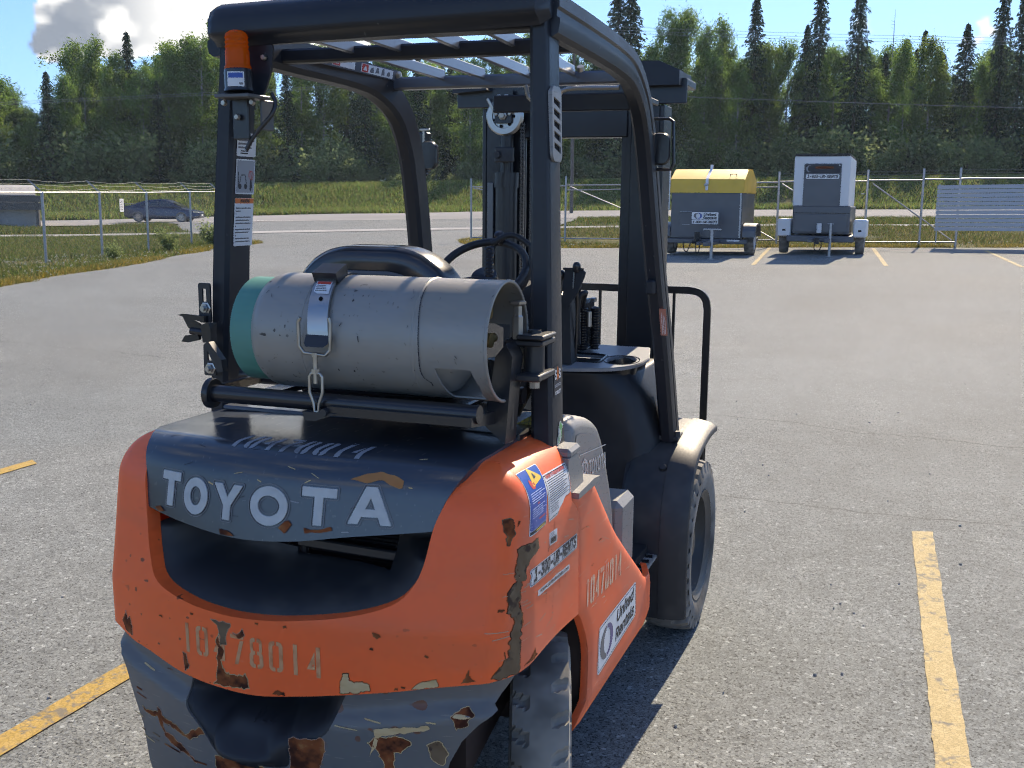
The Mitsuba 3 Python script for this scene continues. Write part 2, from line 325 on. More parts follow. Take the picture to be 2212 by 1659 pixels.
def scatter(poly, n, seed, clump=0.0):
    r_ = np.random.default_rng(seed); x0, y0, x1, y1 = poly.bounds; out = []; shapely.prepare(poly)
    while sum(map(len, out)) < n:
        p = np.c_[r_.uniform(x0, x1, 60000), r_.uniform(y0, y1, 60000)]
        if clump: p = p[meshkit.fbm(np.c_[p*clump, p[:, :1]*0], 3, seed) > r_.uniform(0.3, 0.62, len(p))]
        out.append(p[shapely.contains_xy(poly, p[:, 0], p[:, 1])])
    p = np.vstack(out)[:n]; return np.c_[p, terrain(p[:, 0], p[:, 1])-0.05]
GREEN = np.array([(0.075, 0.115, 0.028), (0.10, 0.14, 0.04), (0.06, 0.10, 0.025), (0.13, 0.15, 0.05)])
DRY = np.array([(0.20, 0.17, 0.075), (0.15, 0.14, 0.055), (0.09, 0.11, 0.035), (0.12, 0.12, 0.045), (0.26, 0.23, 0.13)])
GOLD = np.array([(0.30, 0.22, 0.04), (0.22, 0.18, 0.05), (0.16, 0.16, 0.05), (0.34, 0.27, 0.10), (0.09, 0.12, 0.035)])
def grass(name, parts, lab):
    V, F, C = [], [], []; at = 0
    for v, f, c in parts: V.append(v); F.append(f+at); C.append(c); at += len(v)
    add(name, (np.vstack(V), np.vstack(F)), 'blade', smooth=False, kind='stuff', color=np.vstack(C), label=lab)
TRAVEL = ops.unary_union([LOTJ, ROAD, WALK])
near_left = sg.Polygon([(8, 12), (33, 20.5), (40, 30), (36, 34), (18, 48), (6, 30)]).difference(TRAVEL.buffer(0.05))
mid_left = sg.Polygon([(18, 48), (40, 29), (54, 42.5), (40, 52), (20, 63)]).difference(TRAVEL.buffer(0.05))
right_in = sg.Polygon([(29, 13), (34, 13.2), (46, 14), (48, -16), (30, -16)]).difference(TRAVEL.buffer(0.03))
right_out = sg.Polygon([(45, 14), (62, 18), (61, -20), (48, -20)]).difference(TRAVEL.buffer(0.05))
edge = LOTJ.exterior.buffer(0.45).difference(TRAVEL.buffer(-0.10)).intersection(sg.box(10, -16, 40, 25))
grass('roadside_grass', [blades(scatter(near_left, 150000, 1, 0.35), 0.17, 0.022, 0.8, np.vstack([DRY*1.1, GREEN*1.2, GREEN*1.1]), 2), blades(scatter(mid_left, 40000, 3, 0.3), 0.22, 0.05, 0.7, np.vstack([GREEN, DRY[:2]]), 4)], 'dry grass and clover between the left fence and the road')
grass('lot_edge_grass', [blades(scatter(edge, 46000, 5, 0.7), 0.15, 0.02, 0.8, GOLD, 6)], 'yellowing weeds along the edge of the asphalt')
grass('fence_grass', [blades(scatter(right_in, 60000, 7, 0.4), 0.15, 0.028, 0.8, np.vstack([DRY, GREEN[:2]]), 8), blades(scatter(right_out, 40000, 9, 0.3), 0.22, 0.05, 0.7, np.vstack([GREEN, DRY[:2]]), 10)], 'grass strips around the gate fence and the footpath')
def polar(a0, a1, r0, r1):
    a = np.radians(np.linspace(a0, a1, 40)); return sg.Polygon([(r0*math.cos(t), r0*math.sin(t)) for t in a]+[(r1*math.cos(t), r1*math.sin(t)) for t in a[::-1]])
verge = polar(-20, 60, 84, 116).difference(ROAD.buffer(0.1))
grass('verge_grass', [blades(scatter(verge, 330000, 11, 0.16), 0.55, 0.11, 0.8, np.vstack([GREEN*1.9, DRY[1:4]*1.5]), 12)], 'tall green verge of grass and fireweed below the trees')
# pale clover heads and stones along the left edge
def flowers():
    P = scatter(edge.union(near_left.intersection(sg.box(12, 12, 24, 20))), 900, 21, 0.8); ms = []
    r_ = np.random.default_rng(3)
    base = trimesh.creation.icosahedron()
    for p in P:
        q = base.copy(); q.vertices = q.vertices*r_.uniform(0.008, 0.02)+p+[0, 0, r_.uniform(0.06, 0.22)]; ms.append(q)
    add('clover_flowers', cat(ms), mat('flower_white', (0.62, 0.58, 0.45), 0.9), smooth=False, kind='stuff', label='pale clover heads among the yellow weeds')
flowers()

# ---------------------------------------------------------------- trees
def leafmesh(P, size, cols, seed, droop=0.0, aspect=1.0, D=None):
    """one small folded quad per point."""
    r_ = np.random.default_rng(seed); n = len(P); a = r_.normal(size=(n, 3)); a /= np.linalg.norm(a, axis=1, keepdims=True)
    if D is not None: a = D+0.45*a; a /= np.linalg.norm(a, axis=1, keepdims=True)
    a[:, 2] -= droop; a /= np.linalg.norm(a, axis=1, keepdims=True)
    b = np.cross(a, r_.normal(size=(n, 3))); b /= np.linalg.norm(b, axis=1, keepdims=True)
    s = (size*r_.uniform(0.6, 1.35, n))[:, None]
    v = np.stack([P-a*s, P+b*s*0.5*aspect, P+a*s, P-b*s*0.5*aspect], 1).reshape(-1, 3); i = np.arange(n)*4
    f = np.vstack([np.stack([i, i+1, i+2], 1), np.stack([i, i+2, i+3], 1)])
    return v, f, np.repeat(cols, 4, 0)
def birch(seed, n=14000, H=16.0):
    r_ = np.random.default_rng(seed); pts, tone = [], []; limbs = []
    lean = r_.normal(0, 0.25, 2)
    top = np.array([lean[0], lean[1], H*0.97]); trunk = smoothpath([(0, 0, -0.5), (lean[0]*0.2+r_.normal(0, .1), lean[1]*0.2, H*0.35), (lean[0]*0.6, lean[1]*0.6+r_.normal(0, .1), H*0.7), top], 4)
    rad = np.linspace(0.15, 0.02, len(trunk)); ms = [sweep(trunk, circ(1, 6), scale=rad, up=(1, 0, 0))]
    nl = 46
    for k in range(nl):
        t = 0.10+0.88*(k/nl)**0.95; z = H*t; c = np.array([lean[0]*t, lean[1]*t, z]); a = r_.uniform(0, 2*PI)
        env = 2.15*(math.sin(PI*min(1, (t+0.02)/1.03))**0.6)*(0.55+0.75*r_.random())
        tip = c+np.array([math.cos(a)*env, math.sin(a)*env, env*r_.uniform(0.15, 0.9)])
        mid = (c+tip)/2+np.array([0, 0, 0.25]); L = smoothpath([c, mid, tip], 3); limbs.append(L)
        ms.append(sweep(L, circ(1, 4), scale=np.linspace(0.04, 0.008, len(L)), up=(0.1, 0.2, 1), cap=False))
        m = int(n/nl*(0.5+1.0*r_.random())*(0.6+0.8*env/2.15)); g_ = r_.uniform(0.7, 1.3)
        nc = max(3, int(m/55)); cc = L[0]+(L[-1]-L[0])*r_.uniform(0.35, 1.08, (nc, 1))+r_.normal(0, 0.28, (nc, 3))
        ci = r_.integers(0, nc, m); p = cc[ci]+r_.normal(0, 1, (m, 3))*np.array([0.26, 0.26, 0.40]); p[:, 2] -= np.abs(r_.normal(0, 0.35, m)); pts.append(p); tone.append(np.c_[np.full(m, g_)*r_.uniform(0.75, 1.25, m)])
    P = np.vstack(pts); t_ = np.vstack(tone); hue = r_.uniform(-0.1, 0.25)
    col = np.array([0.145+0.06*hue, 0.225, 0.052])*t_
    v, f, c = leafmesh(P, 0.125, col, seed+1, droop=0.4)
    return v, f, c, cat(ms)
def spruce(seed, H=17.0, wid=1.5, n=9000):
    r_ = np.random.default_rng(seed); P, D, tone = [], [], []; ms = [sweep([(0, 0, -0.5), (0.05, 0, H*0.5), (0, 0.04, H)], circ(1, 6), scale=[0.17, 0.1, 0.015], up=(1, 0, 0))]
    z = H*0.06; wh = []
    while z < H*0.995:
        t = z/H; wh.append(z); z += 0.34-0.16*t
    per = n/len(wh)
    for z in wh:
        t = z/H; R = wid*((1-t)**0.8)*(0.62+0.38*min(1, t*5))*r_.uniform(0.7, 1.2)+0.10; nb = r_.integers(5, 8); a0 = r_.uniform(0, 2*PI)
        for b in range(nb):
            if r_.random() < 0.10: continue
            a = a0+2*PI*b/nb+r_.normal(0, .25); R2 = R*r_.uniform(0.6, 1.15); d = np.array([math.cos(a), math.sin(a), 0]); sag = r_.uniform(0.25, 0.55)
            m = max(4, int(per/nb*(0.35+0.9*(1-t)))); s = r_.uniform(0.05, 1, m)**0.75
            q = d*(R2*s)[:, None]; q[:, 2] += z-sag*R2*s**1.3+0.12*R2*s**3*r_.uniform(0.5, 2); side = np.cross(d, [0, 0, 1])
            q += side*(r_.normal(0, 0.16, m)*(1.1-s)*R2**0.5)[:, None]; q[:, 2] -= np.abs(r_.normal(0, 0.13, m))
            P.append(q); D.append(np.tile(d*0.6+np.array([0, 0, -0.75]), (m, 1))); tone.append(np.full((m, 1), r_.uniform(0.6, 1.3)))
            if b % 2 == 0: ms.append(sweep([(0, 0, z), d*R2*0.5+[0, 0, z-sag*R2*0.4], d*R2*0.95+[0, 0, z-sag*R2]], circ(1, 3), scale=[0.03, 0.018, 0.006], up=(0.1, 0.2, 1), cap=False))
    P, D, tone = np.vstack(P), np.vstack(D), np.vstack(tone)
    col = np.array([0.040, 0.068, 0.038])*tone*r_.uniform(0.75, 1.25, (len(P), 1))
    v, f, c = leafmesh(P, 0.15, col, seed+2, aspect=0.7, D=D)
    return v, f, c, cat(ms)
def shrub(seed, n=1700):
    r_ = np.random.default_rng(seed); P, tone, ms = [], [], []
    for k in range(16):
        a = r_.uniform(0, 2*PI); L = r_.uniform(0.9, 1.7); tip = np.array([math.cos(a)*L*0.55, math.sin(a)*L*0.55, L*1.15]); m = n//16
        ms.append(sweep([(0, 0, -.1), tip*0.5+[0, 0, .1], tip], circ(1, 3), scale=[.02, .014, .004], up=(0.1, 0.2, 1), cap=False))
        s = r_.uniform(0.25, 1.05, m)[:, None]; P.append(tip*s+r_.normal(0, 0.19, (m, 3))); tone.append(np.full((m, 1), r_.uniform(0.75, 1.3)))
    P, tone = np.vstack(P), np.vstack(tone); P[:, 2] = np.maximum(P[:, 2], 0.03)
    v, f, c = leafmesh(P, 0.085, np.array([0.19, 0.235, 0.10])*tone*r_.uniform(0.75, 1.25, (len(P), 1)), seed+3)
    return v, f, c, cat(ms)
def proto(name, made, leaf, bark):
    v, f, c, w = made
    scene[name+'_crown'] = {'type': 'shapegroup', 'leaves': mikit.ply((v, f), leaf, False, color=c)}
    scene[name+'_wood'] = {'type': 'shapegroup', 'wood': mikit.ply(w, bark, 40)}
NB, NS = 5, 5
r0_ = 0
for i in range(NB): proto(f'birch{i}', birch(30+i), 'leaf', 'birch_bark')
for i in range(NS): proto(f'spruce{i}', spruce(60+i, wid=(1.9, 2.3, 2.7, 1.7, 3.0)[i], n=(8500, 9500, 10500, 8000, 11000)[i]), 'needle', 'bark')
for i in range(3): proto(f'shrub{i}', shrub(90+i), 'leaf', 'bark')
def plant(key, protoname, x, y, sx, sz, ang, dz=0.0):
    M = T().translate([x, y, float(terrain(x, y))+dz-0.05]).rotate([0, 0, 1], ang).scale([sx, sx, sz])
    for part, p in (('crown', 'crown'), ('trunk', 'wood')):
        scene[free(f'{key}__{part}')] = {'type': 'instance', 'to_world': M, 'shapegroup': {'type': 'ref', 'id': f'{protoname}_{p}'}}
TREES = [(80.9, 86.5, 8.1, 'b'), (81.3, 84.4, 7.2, 's'), (83.0, 84.4, 8.0, 'b'), (90.7, 89.9, 10.0, 's'), (83.2, 80.8, 6.8, 'b'), (82.8, 78.0, 11.5, 's'), (87.3, 80.0, 11.3, 'b'), (91.0, 80.9, 13.4, 'b'), (93.0, 80.6, 15.7, 'b'), (90.4, 76.4, 13.8, 'b'), (91.4, 75.3, 16.2, 's'), (89.4, 72.1, 12.0, 'b'), (89.4, 70.3, 10.9, 's'), (94.6, 73.0, 15.1, 'b'), (96.7, 72.1, 16.0, 'b'), (95.8, 69.6, 15.3, 'b'), (100.5, 70.8, 17.4, 'b'), (96.9, 65.9, 14.2, 's'), (100.4, 66.8, 16.1, 'b'), (99.7, 63.8, 15.1, 'b'), (97.6, 60.4, 13.0, 's'), (101.5, 61.0, 15.6, 'b'), (101.6, 58.4, 14.8, 'b'), (106.9, 58.3, 20.5, 's'), (102.7, 54.0, 14.0, 's'), (106.3, 54.5, 15.6, 'b'), (106.3, 51.9, 14.7, 'b'), (106.3, 49.4, 14.2, 's'), (110.0, 49.6, 13.3, 'b'), (113.3, 47.9, 17.5, 's'), (108.5, 44.2, 13.3, 'b'), (111.6, 42.9, 15.6, 'b'), (111.2, 40.6, 13.9, 'b'), (112.1, 38.1, 16.8, 'b'), (114.9, 37.0, 18.2, 's'), (112.2, 33.8, 13.7, 'b'), (116.2, 32.9, 16.1, 'b'), (115.6, 30.6, 14.4, 'b'), (114.7, 29.5, 20.8, 's'), (117.4, 28.7, 21.9, 's'), (114.5, 25.8, 14.5, 'b'), (117.2, 24.1, 18.2, 'b'), (118.7, 22.6, 18.8, 'b'), (115.6, 19.9, 16.3, 'b'), (119.4, 18.8, 17.6, 'b'), (115.3, 14.9, 19.7, 's'), (113.9, 16.2, 12.5, 'b'), (119.0, 13.4, 14.7, 'b'), (120.4, 11.9, 15.1, 'b'), (122.8, 10.3, 17.2, 's'), (118.3, 8.7, 20.6, 's'), (117.2, 6.8, 13.5, 'b'), (115.0, 4.6, 20.7, 's'), (119.8, 3.1, 11.7, 'b'), (120.9, 1.4, 17.8, 'n'), (117.6, -0.1, 14.0, 'b'), (121.1, -1.7, 15.7, 's'), (118.7, -2.5, 14.4, 'b'), (122.1, -3.6, 13.5, 's'), (118.6, -5.7, 15.8, 's'), (117.4, -7.0, 11.7, 'b'), (117.4, -8.8, 20.2, 's'), (114.9, -10.4, 18.3, 's'), (119.4, -11.9, 16.0, 's'), (118.0, -13.3, 14.7, 'b'), (117.9, -14.9, 16.8, 's'), (118.9, -16.7, 14.3, 'b')]
SPECIAL = {5: 'thin lone spruce spire at the left edge of the tree line', 3: 'short spruce tip rising from low trees at the far left', 8: 'tall birch in front of the cloud at left', 10: 'tall dark spruce standing over the left birches, left of the forklift',
           23: 'spruce whose tip shows above the rear roof beam', 38: 'twin topped spruce just right of the roof, left one of the pair', 39: 'twin topped spruce just right of the roof, right one of the pair', 41: 'broad sunlit birch right of the forklift mast',
           42: 'tall birch behind the broad birch right of the mast', 45: 'tall narrow spruce above the yellow lidded trailer', 49: 'small topped spruce left of the twin tall spires at right', 50: 'tall dark spruce spire left of the grey and white trailer', 52: 'tall dark spruce spire behind the grey and white trailer',
           54: 'bare dead snag poking above the birches at right', 56: 'spruce with birch foliage round its tip at right', 59: 'slender spruce with a clear tip, third spire from the right edge', 61: 'tall spruce at the right edge, left of its pair', 62: 'tall spruce at the right edge, right of its pair'}
r_ = np.random.default_rng(5)
for i, (x, y, h, kd) in enumerate(TREES):
    if kd == 'n':
        k = thing('dead_tree', SPECIAL[i], 'tree'); z = float(terrain(x, y)); ms = [sweep([(x, y, z-.3), (x+.1, y, z+h*.6), (x, y, z+h)], circ(1, 6), scale=[.13, .08, .012], up=(1, 0, 0))]
        add('trunk', ms[0], 'birch_bark', k); bs = []
        for q in range(26):
            t = 0.45+0.5*q/26; a = r_.uniform(0, 6.28); L = 1.3*(1.05-t)+0.2
            bs.append(tube([(x, y, z+h*t), (x+math.cos(a)*L, y+math.sin(a)*L, z+h*t+0.25*L)], 0.014, 3, False))
        add('branches', cat(bs), 'bark', k); continue
    if kd == 'b':
        nm = 'birch_tree'; key = thing(nm, SPECIAL.get(i, 'leafy green birch in the row of trees behind the road'), 'tree', None if i in SPECIAL else 'birches of the tree line')
        plant(key, f'birch{i % NB}', x, y, (0.78+0.3*r_.random())*(h/16)**0.6, h/15.9, r_.uniform(0, 360))
    else:
        nm = 'spruce_tree'; key = thing(nm, SPECIAL.get(i, 'dark narrow spruce in the row of trees behind the road'), 'tree', None if i in SPECIAL else 'spruces of the tree line')
        plant(key, f'spruce{(i*3) % NS}', x, y, (1.15+0.4*r_.random())*(h/17)**0.6, h/17.0, r_.uniform(0, 360))
# the wood behind the front row reads as one mass
labels['woodland'] = {'label': 'dense mixed wood of birch and spruce behind the first row of trees', 'kind': 'stuff'}; USED.add('woodland'); q = 0
for i in range(170):
    a = math.radians(-22+84*(i+0.5)/170+r_.normal(0, 0.2)); rr_ = r_.uniform(124, 142); x, y = rr_*math.cos(a), rr_*math.sin(a); s = r_.random() < 0.5
    hh = r_.uniform(11, 16.5)*(0.82 if math.degrees(a) > 42.6 else 1.0); pn = f'spruce{i % NS}' if s else f'birch{i % NB}'
    M = T().translate([x, y, float(terrain(x, y))-0.1]).rotate([0, 0, 1], r_.uniform(0, 360)).scale([1.25, 1.25, hh/16.5])
    for p in ('crown', 'wood'):
        q += 1; scene[f'woodland__{q:03d}'] = {'type': 'instance', 'to_world': M, 'shapegroup': {'type': 'ref', 'id': f'{pn}_{p}'}}
# undergrowth of shrubs in front of the trunks
labels['undergrowth'] = {'label': 'leafy willow undergrowth along the foot of the trees', 'kind': 'stuff'}; USED.add('undergrowth'); q = 0
for i in range(150):
    a = math.radians(-20+80*(i+0.5)/150+r_.normal(0, 0.3)); rr_ = r_.uniform(108, 121); x, y = rr_*math.cos(a), rr_*math.sin(a); s = 0.7+2.3*r_.random()**2
    M = T().translate([x, y, float(terrain(x, y))-0.1]).rotate([0, 0, 1], r_.uniform(0, 360)).scale([s*1.15, s*1.15, s])
    for p in ('crown', 'wood'):
        q += 1; scene[f'undergrowth__{q:03d}'] = {'type': 'instance', 'to_world': M, 'shapegroup': {'type': 'ref', 'id': f'shrub{i % 3}_{p}'}}
for (x, y, s, lab) in ((26.3, 20.6, 0.42, 'small leafy weed at the foot of the third left fence post'), (29.9, 21.6, 0.5, 'bushy green weed at the foot of the last left fence post'), (21.8, 19.0, 0.28, 'low weed beside the second left fence post'),
                       (91, 53.5, 2.1, 'pale willow bush on the verge seen through the cab'), (100, 33, 1.7, 'willow bush on the verge behind the mast')):
    k = thing('weed_bush' if s < 1 else 'willow_bush', lab, 'bush'); plant(k, f'shrub{int(s*10) % 3}', x, y, s, s*0.9, s*100)

# ================================================================ forklift: materials
def orange_col(p, n, uv):
    f = fbm(p.x*3, p.y*3, p.z*3, 3); s = noise(p.x*14, p.y*160, p.z*120); s2 = noise(p.x*9+4, p.y*80, p.z*300)
    side = smoothstep(0.50, 0.53, dr.abs(p.y))
    c = mix((0.80, 0.110, 0.022), (0.88, 0.140, 0.034), f)
    c = mix(c, (0.60, 0.19, 0.11), side*(0.25+0.35*smoothstep(0.35, 0.65, fbm(p.x*5, 0.0, p.z*5, 3))))
    sc = smoothstep(0.86, 0.95, s)*0.30+side*smoothstep(0.88, 0.95, s2)*0.5
    c = mix(c, (0.70, 0.36, 0.24), sc*(0.3+0.7*side))
    chip = smoothstep(0.86, 0.90, noise(p.x*70, p.y*70, p.z*70))*smoothstep(0.55, 0.72, fbm(p.x*4+3, p.y*4, p.z*4, 3))
    c = mix(c, (0.34, 0.13, 0.07), 0.22*smoothstep(0.52, 0.72, fbm(p.x*2.2, p.y*2.2, p.z*5+4, 4)))
    return mix(c, (0.07, 0.03, 0.02), chip*0.8)
mat('orange_paint', orange_col, lambda p, n, uv: 0.30+0.22*fbm(p.x*8, p.y*8, p.z*8, 3)+0.18*smoothstep(0.50, 0.53, dr.abs(p.y)), spec=0.35, coat=0.18, coat_gloss=0.8, bump=lambda p, n, uv: fbm(p.x*7, p.y*7, p.z*7, 3)+0.06*fbm(p.x*110, p.y*110, p.z*110, 3), bscale=0.0016)
def slate_col(p, n, uv):
    f = fbm(p.x*4, p.y*4, p.z*4, 3); s = smoothstep(0.84, 0.93, noise(p.x*30, p.y*160, p.z*90))*0.3; d = smoothstep(0.5, 0.75, fbm(p.x*9, p.y*9, p.z*9, 4))
    c = mix((0.026, 0.032, 0.044), (0.038, 0.045, 0.056), f); c = mix(c, (0.16, 0.15, 0.14), s); return mix(c, (0.11, 0.105, 0.095), d*0.12)
mat('slate_paint', slate_col, lambda p, n, uv: 0.13+0.12*fbm(p.x*9, p.y*9, p.z*9, 3), spec=0.5, coat=1.0, coat_gloss=0.96)
def bumper_col(p, n, uv):
    f = fbm(p.x*4, p.y*4, p.z*4, 3); s = smoothstep(0.8, 0.93, noise(p.x*25, p.y*30, p.z*240))*0.4
    chip = smoothstep(0.74, 0.79, noise(p.x*38, p.y*38, p.z*38))*smoothstep(0.5, 0.66, fbm(p.x*5, p.y*5+9, p.z*5, 3))
    c = mix((0.085, 0.088, 0.090), (0.125, 0.125, 0.122), f); c = mix(c, (0.22, 0.20, 0.17), s); return mix(c, (0.13, 0.05, 0.025), chip)
mat('bumper_paint', bumper_col, 0.45, spec=0.5, coat=0.3, bump=lambda p, n, uv: fbm(p.x*45, p.y*45, p.z*45, 3), bscale=0.0006)
mat('guard_paint', lambda p, n, uv: mix((0.012, 0.015, 0.021), (0.019, 0.022, 0.029), fbm(p.x*7, p.y*7, p.z*3))+0.06*smoothstep(0.90, 0.95, noise(p.x*120, p.y*120, p.z*60))*smoothstep(0.5, 0.7, fbm(p.x*5, p.y*5, p.z*5, 3)), lambda p, n, uv: 0.34+0.15*fbm(p.x*6, p.y*6, p.z*6), spec=0.35, coat=0.12, coat_gloss=0.8)
mat('bar_paint', (0.07, 0.08, 0.10), 0.25, spec=0.7, coat=0.6)
mat('grey_panel', lambda p, n, uv: mix((0.15, 0.155, 0.16), (0.22, 0.215, 0.205), fbm(p.x*6, p.y*6, p.z*6, 4))-0.05*smoothstep(0.8, 0.9, noise(p.x*60, 1.0, p.z*240)), 0.42, coat=0.3)
mat('black_plastic', lambda p, n, uv: mi.Color3f(0.010, 0.012, 0.016)*(0.8+0.5*fbm(p.x*12, p.y*12, p.z*12)), 0.5, spec=0.5)
mat('black_satin', (0.012, 0.013, 0.016), 0.28, spec=0.5, coat=0.4)
mat('dark_void', (0.006, 0.006, 0.007), 0.8, spec=0.2)
mat('fender_grey', lambda p, n, uv: mix((0.016, 0.019, 0.024), (0.048, 0.048, 0.047), smoothstep(0.35, 0.85, fbm(p.x*9, p.y*9, p.z*9, 4))), 0.55, coat=0.1)
def rubber_col(p, n, uv):
    f = fbm(p.x*8, p.y*8, p.z*8, 4); return mix((0.06, 0.06, 0.058), (0.22, 0.21, 0.195), smoothstep(0.2, 0.75, f))
mat('dusty_rubber', lambda p, n, uv: mix((0.10, 0.098, 0.090), (0.27, 0.26, 0.235), smoothstep(0.25, 0.75, fbm(p.x*9, p.y*9, p.z*9, 4))), 0.85, spec=0.2, bump=lambda p, n, uv: fbm(p.x*60, p.y*60, p.z*60, 3), bscale=0.0006)
mat('rubber', rubber_col, 0.8, spec=0.3, bump=lambda p, n, uv: fbm(p.x*60, p.y*60, p.z*60, 3), bscale=0.0006)
mat('rim_paint', lambda p, n, uv: mix((0.03, 0.032, 0.036), (0.085, 0.085, 0.082), fbm(p.x*7, p.y*7, p.z*7, 3)), 0.45)
mat('steel', (0.42, 0.42, 0.41), 0.32, metal=1.0)
mat('zinc', lambda p, n, uv: mix((0.50, 0.48, 0.43), (0.30, 0.28, 0.25), fbm(p.x*40, p.y*40, p.z*40)), 0.35, metal=0.9)
mat('dark_steel', (0.028, 0.030, 0.034), 0.38, metal=0.2, coat=0.2)
mat('mast_paint', lambda p, n, uv: mi.Color3f(0.009, 0.011, 0.015)*(0.7+0.7*fbm(p.x*9, p.y*9, p.z*4)), 0.33, coat=0.3)
def tank_col(p, n, uv):
    f = fbm(p.x*5, p.y*5, p.z*5, 4)
    sp = smoothstep(0.83, 0.88, noise(p.x*95, p.y*150, p.z*95))*smoothstep(0.52, 0.66, fbm(p.x*6, p.y*6+2, p.z*6, 3))
    st = smoothstep(0.90, 0.95, noise(p.x*20+p.z*40, p.y*170-p.z*60, p.z*60))*0.35
    c = mix((0.21, 0.205, 0.19), (0.30, 0.29, 0.265), f); c = mix(c, (0.25, 0.22, 0.16), smoothstep(0.62, 0.8, fbm(p.x*3, p.y*3, p.z*7+5, 3))*0.4)
    return mix(c, (0.022, 0.022, 0.022), dr.minimum(sp+st, 1.0))
mat('tank_paint', tank_col, lambda p, n, uv: 0.36+0.15*fbm(p.x*9, p.y*9, p.z*9), metal=0.25, coat=0.2)
mat('teal_paint', lambda p, n, uv: mix((0.055, 0.19, 0.15), (0.10, 0.26, 0.215), fbm(p.x*9, p.y*9, p.z*9, 3)), 0.5)
mat('chrome', (0.6, 0.6, 0.6), 0.12, metal=1.0)
def rust_col(p, n, uv):
    a = fbm(p.x*38, p.y*38, p.z*38, 4); return mix(mix((0.045, 0.016, 0.010), (0.20, 0.062, 0.022), smoothstep(0.3, 0.6, a)), (0.27, 0.12, 0.045), smoothstep(0.60, 0.75, a))
mat('rust', rust_col, 0.9, spec=0.15, bump=lambda p, n, uv: fbm(p.x*70, p.y*70, p.z*70, 3), bscale=0.0012)
mat('primer', lambda p, n, uv: mix((0.42, 0.28, 0.12), (0.56, 0.43, 0.24), fbm(p.x*30, p.y*30, p.z*90, 3)), 0.8)
mat('pale_edge', (0.50, 0.30, 0.20), 0.7)
mat('bare_iron', lambda p, n, uv: mix(mix((0.10, 0.055, 0.026), (0.20, 0.145, 0.085), fbm(p.x*60, p.y*20, p.z*30, 4)), (0.05, 0.028, 0.018), smoothstep(0.55, 0.7, fbm(p.x*45, p.y*45, p.z*45, 3))), 0.75, metal=0.2, bump=lambda p, n, uv: fbm(p.x*60, p.y*60, p.z*60, 3), bscale=0.001)
mat('ochre', lambda p, n, uv: mix((0.30, 0.125, 0.035), (0.36, 0.16, 0.05), fbm(p.x*40, p.y*40, p.z*40)), 0.7)
mat('stencil_tan', lambda p, n, uv: mix((0.55, 0.28, 0.13), (0.45, 0.16, 0.06), smoothstep(0.45, 0.75, fbm(p.x*30, p.y*60, p.z*60, 3))), 0.7)
mat('stencil_grey', lambda p, n, uv: mix((0.24, 0.25, 0.27), (0.08, 0.085, 0.095), smoothstep(0.46, 0.74, fbm(p.x*25, p.y*25, p.z*60, 3))), 0.5)
mat('stencil_side', lambda p, n, uv: mix((0.66, 0.43, 0.27), (0.66, 0.26, 0.15), smoothstep(0.42, 0.70, fbm(p.x*50, p.y*60, p.z*30, 3))), 0.75)
mat('letter_white', lambda p, n, uv: mix((0.46, 0.47, 0.46), (0.34, 0.35, 0.35), fbm(p.x*50, p.y*50, p.z*50)), 0.35, coat=0.3)
mat('decal_white', lambda p, n, uv: mi.Color3f(0.62, 0.63, 0.64)*(0.88+0.2*fbm(p.x*20, p.y*20, p.z*20)), 0.4)
mat('decal_grey', (0.26, 0.28, 0.31), 0.4)
mat('decal_blue', (0.015, 0.055, 0.30), 0.3, coat=0.3)
mat('ink', (0.018, 0.020, 0.028), 0.5)
mat('ink_grey', (0.14, 0.14, 0.15), 0.5)
mat('ink_red', (0.45, 0.05, 0.035), 0.5)
mat('ink_pale', (0.40, 0.47, 0.66), 0.5)
mat('ink_violet', (0.10, 0.085, 0.20), 0.4)
mat('decal_orange', (0.62, 0.16, 0.03), 0.45)
mat('decal_pink', (0.42, 0.17, 0.12), 0.5)
mat('sign_yellow', (0.62, 0.42, 0.03), 0.4)
mat('decal_green', (0.13, 0.36, 0.10), 0.5)
scene['amber_lens'] = {'type': 'principledthin', 'base_color': rgb(1.0, 0.24, 0.01), 'roughness': 0.18, 'diff_trans': 1.3, 'spec_trans': 0.25, 'eta': 1.5}
mat('seat_vinyl', (0.012, 0.013, 0.017), 0.24, spec=0.6, coat=0.6)
mat('mesh_yellow', (0.40, 0.30, 0.04), 0.6)
mat('deck_paint', (0.20, 0.215, 0.235), 0.4, coat=0.3)

FL = thing('forklift', 'orange and dark grey forklift seen from behind with a gas cylinder on its back', 'forklift')

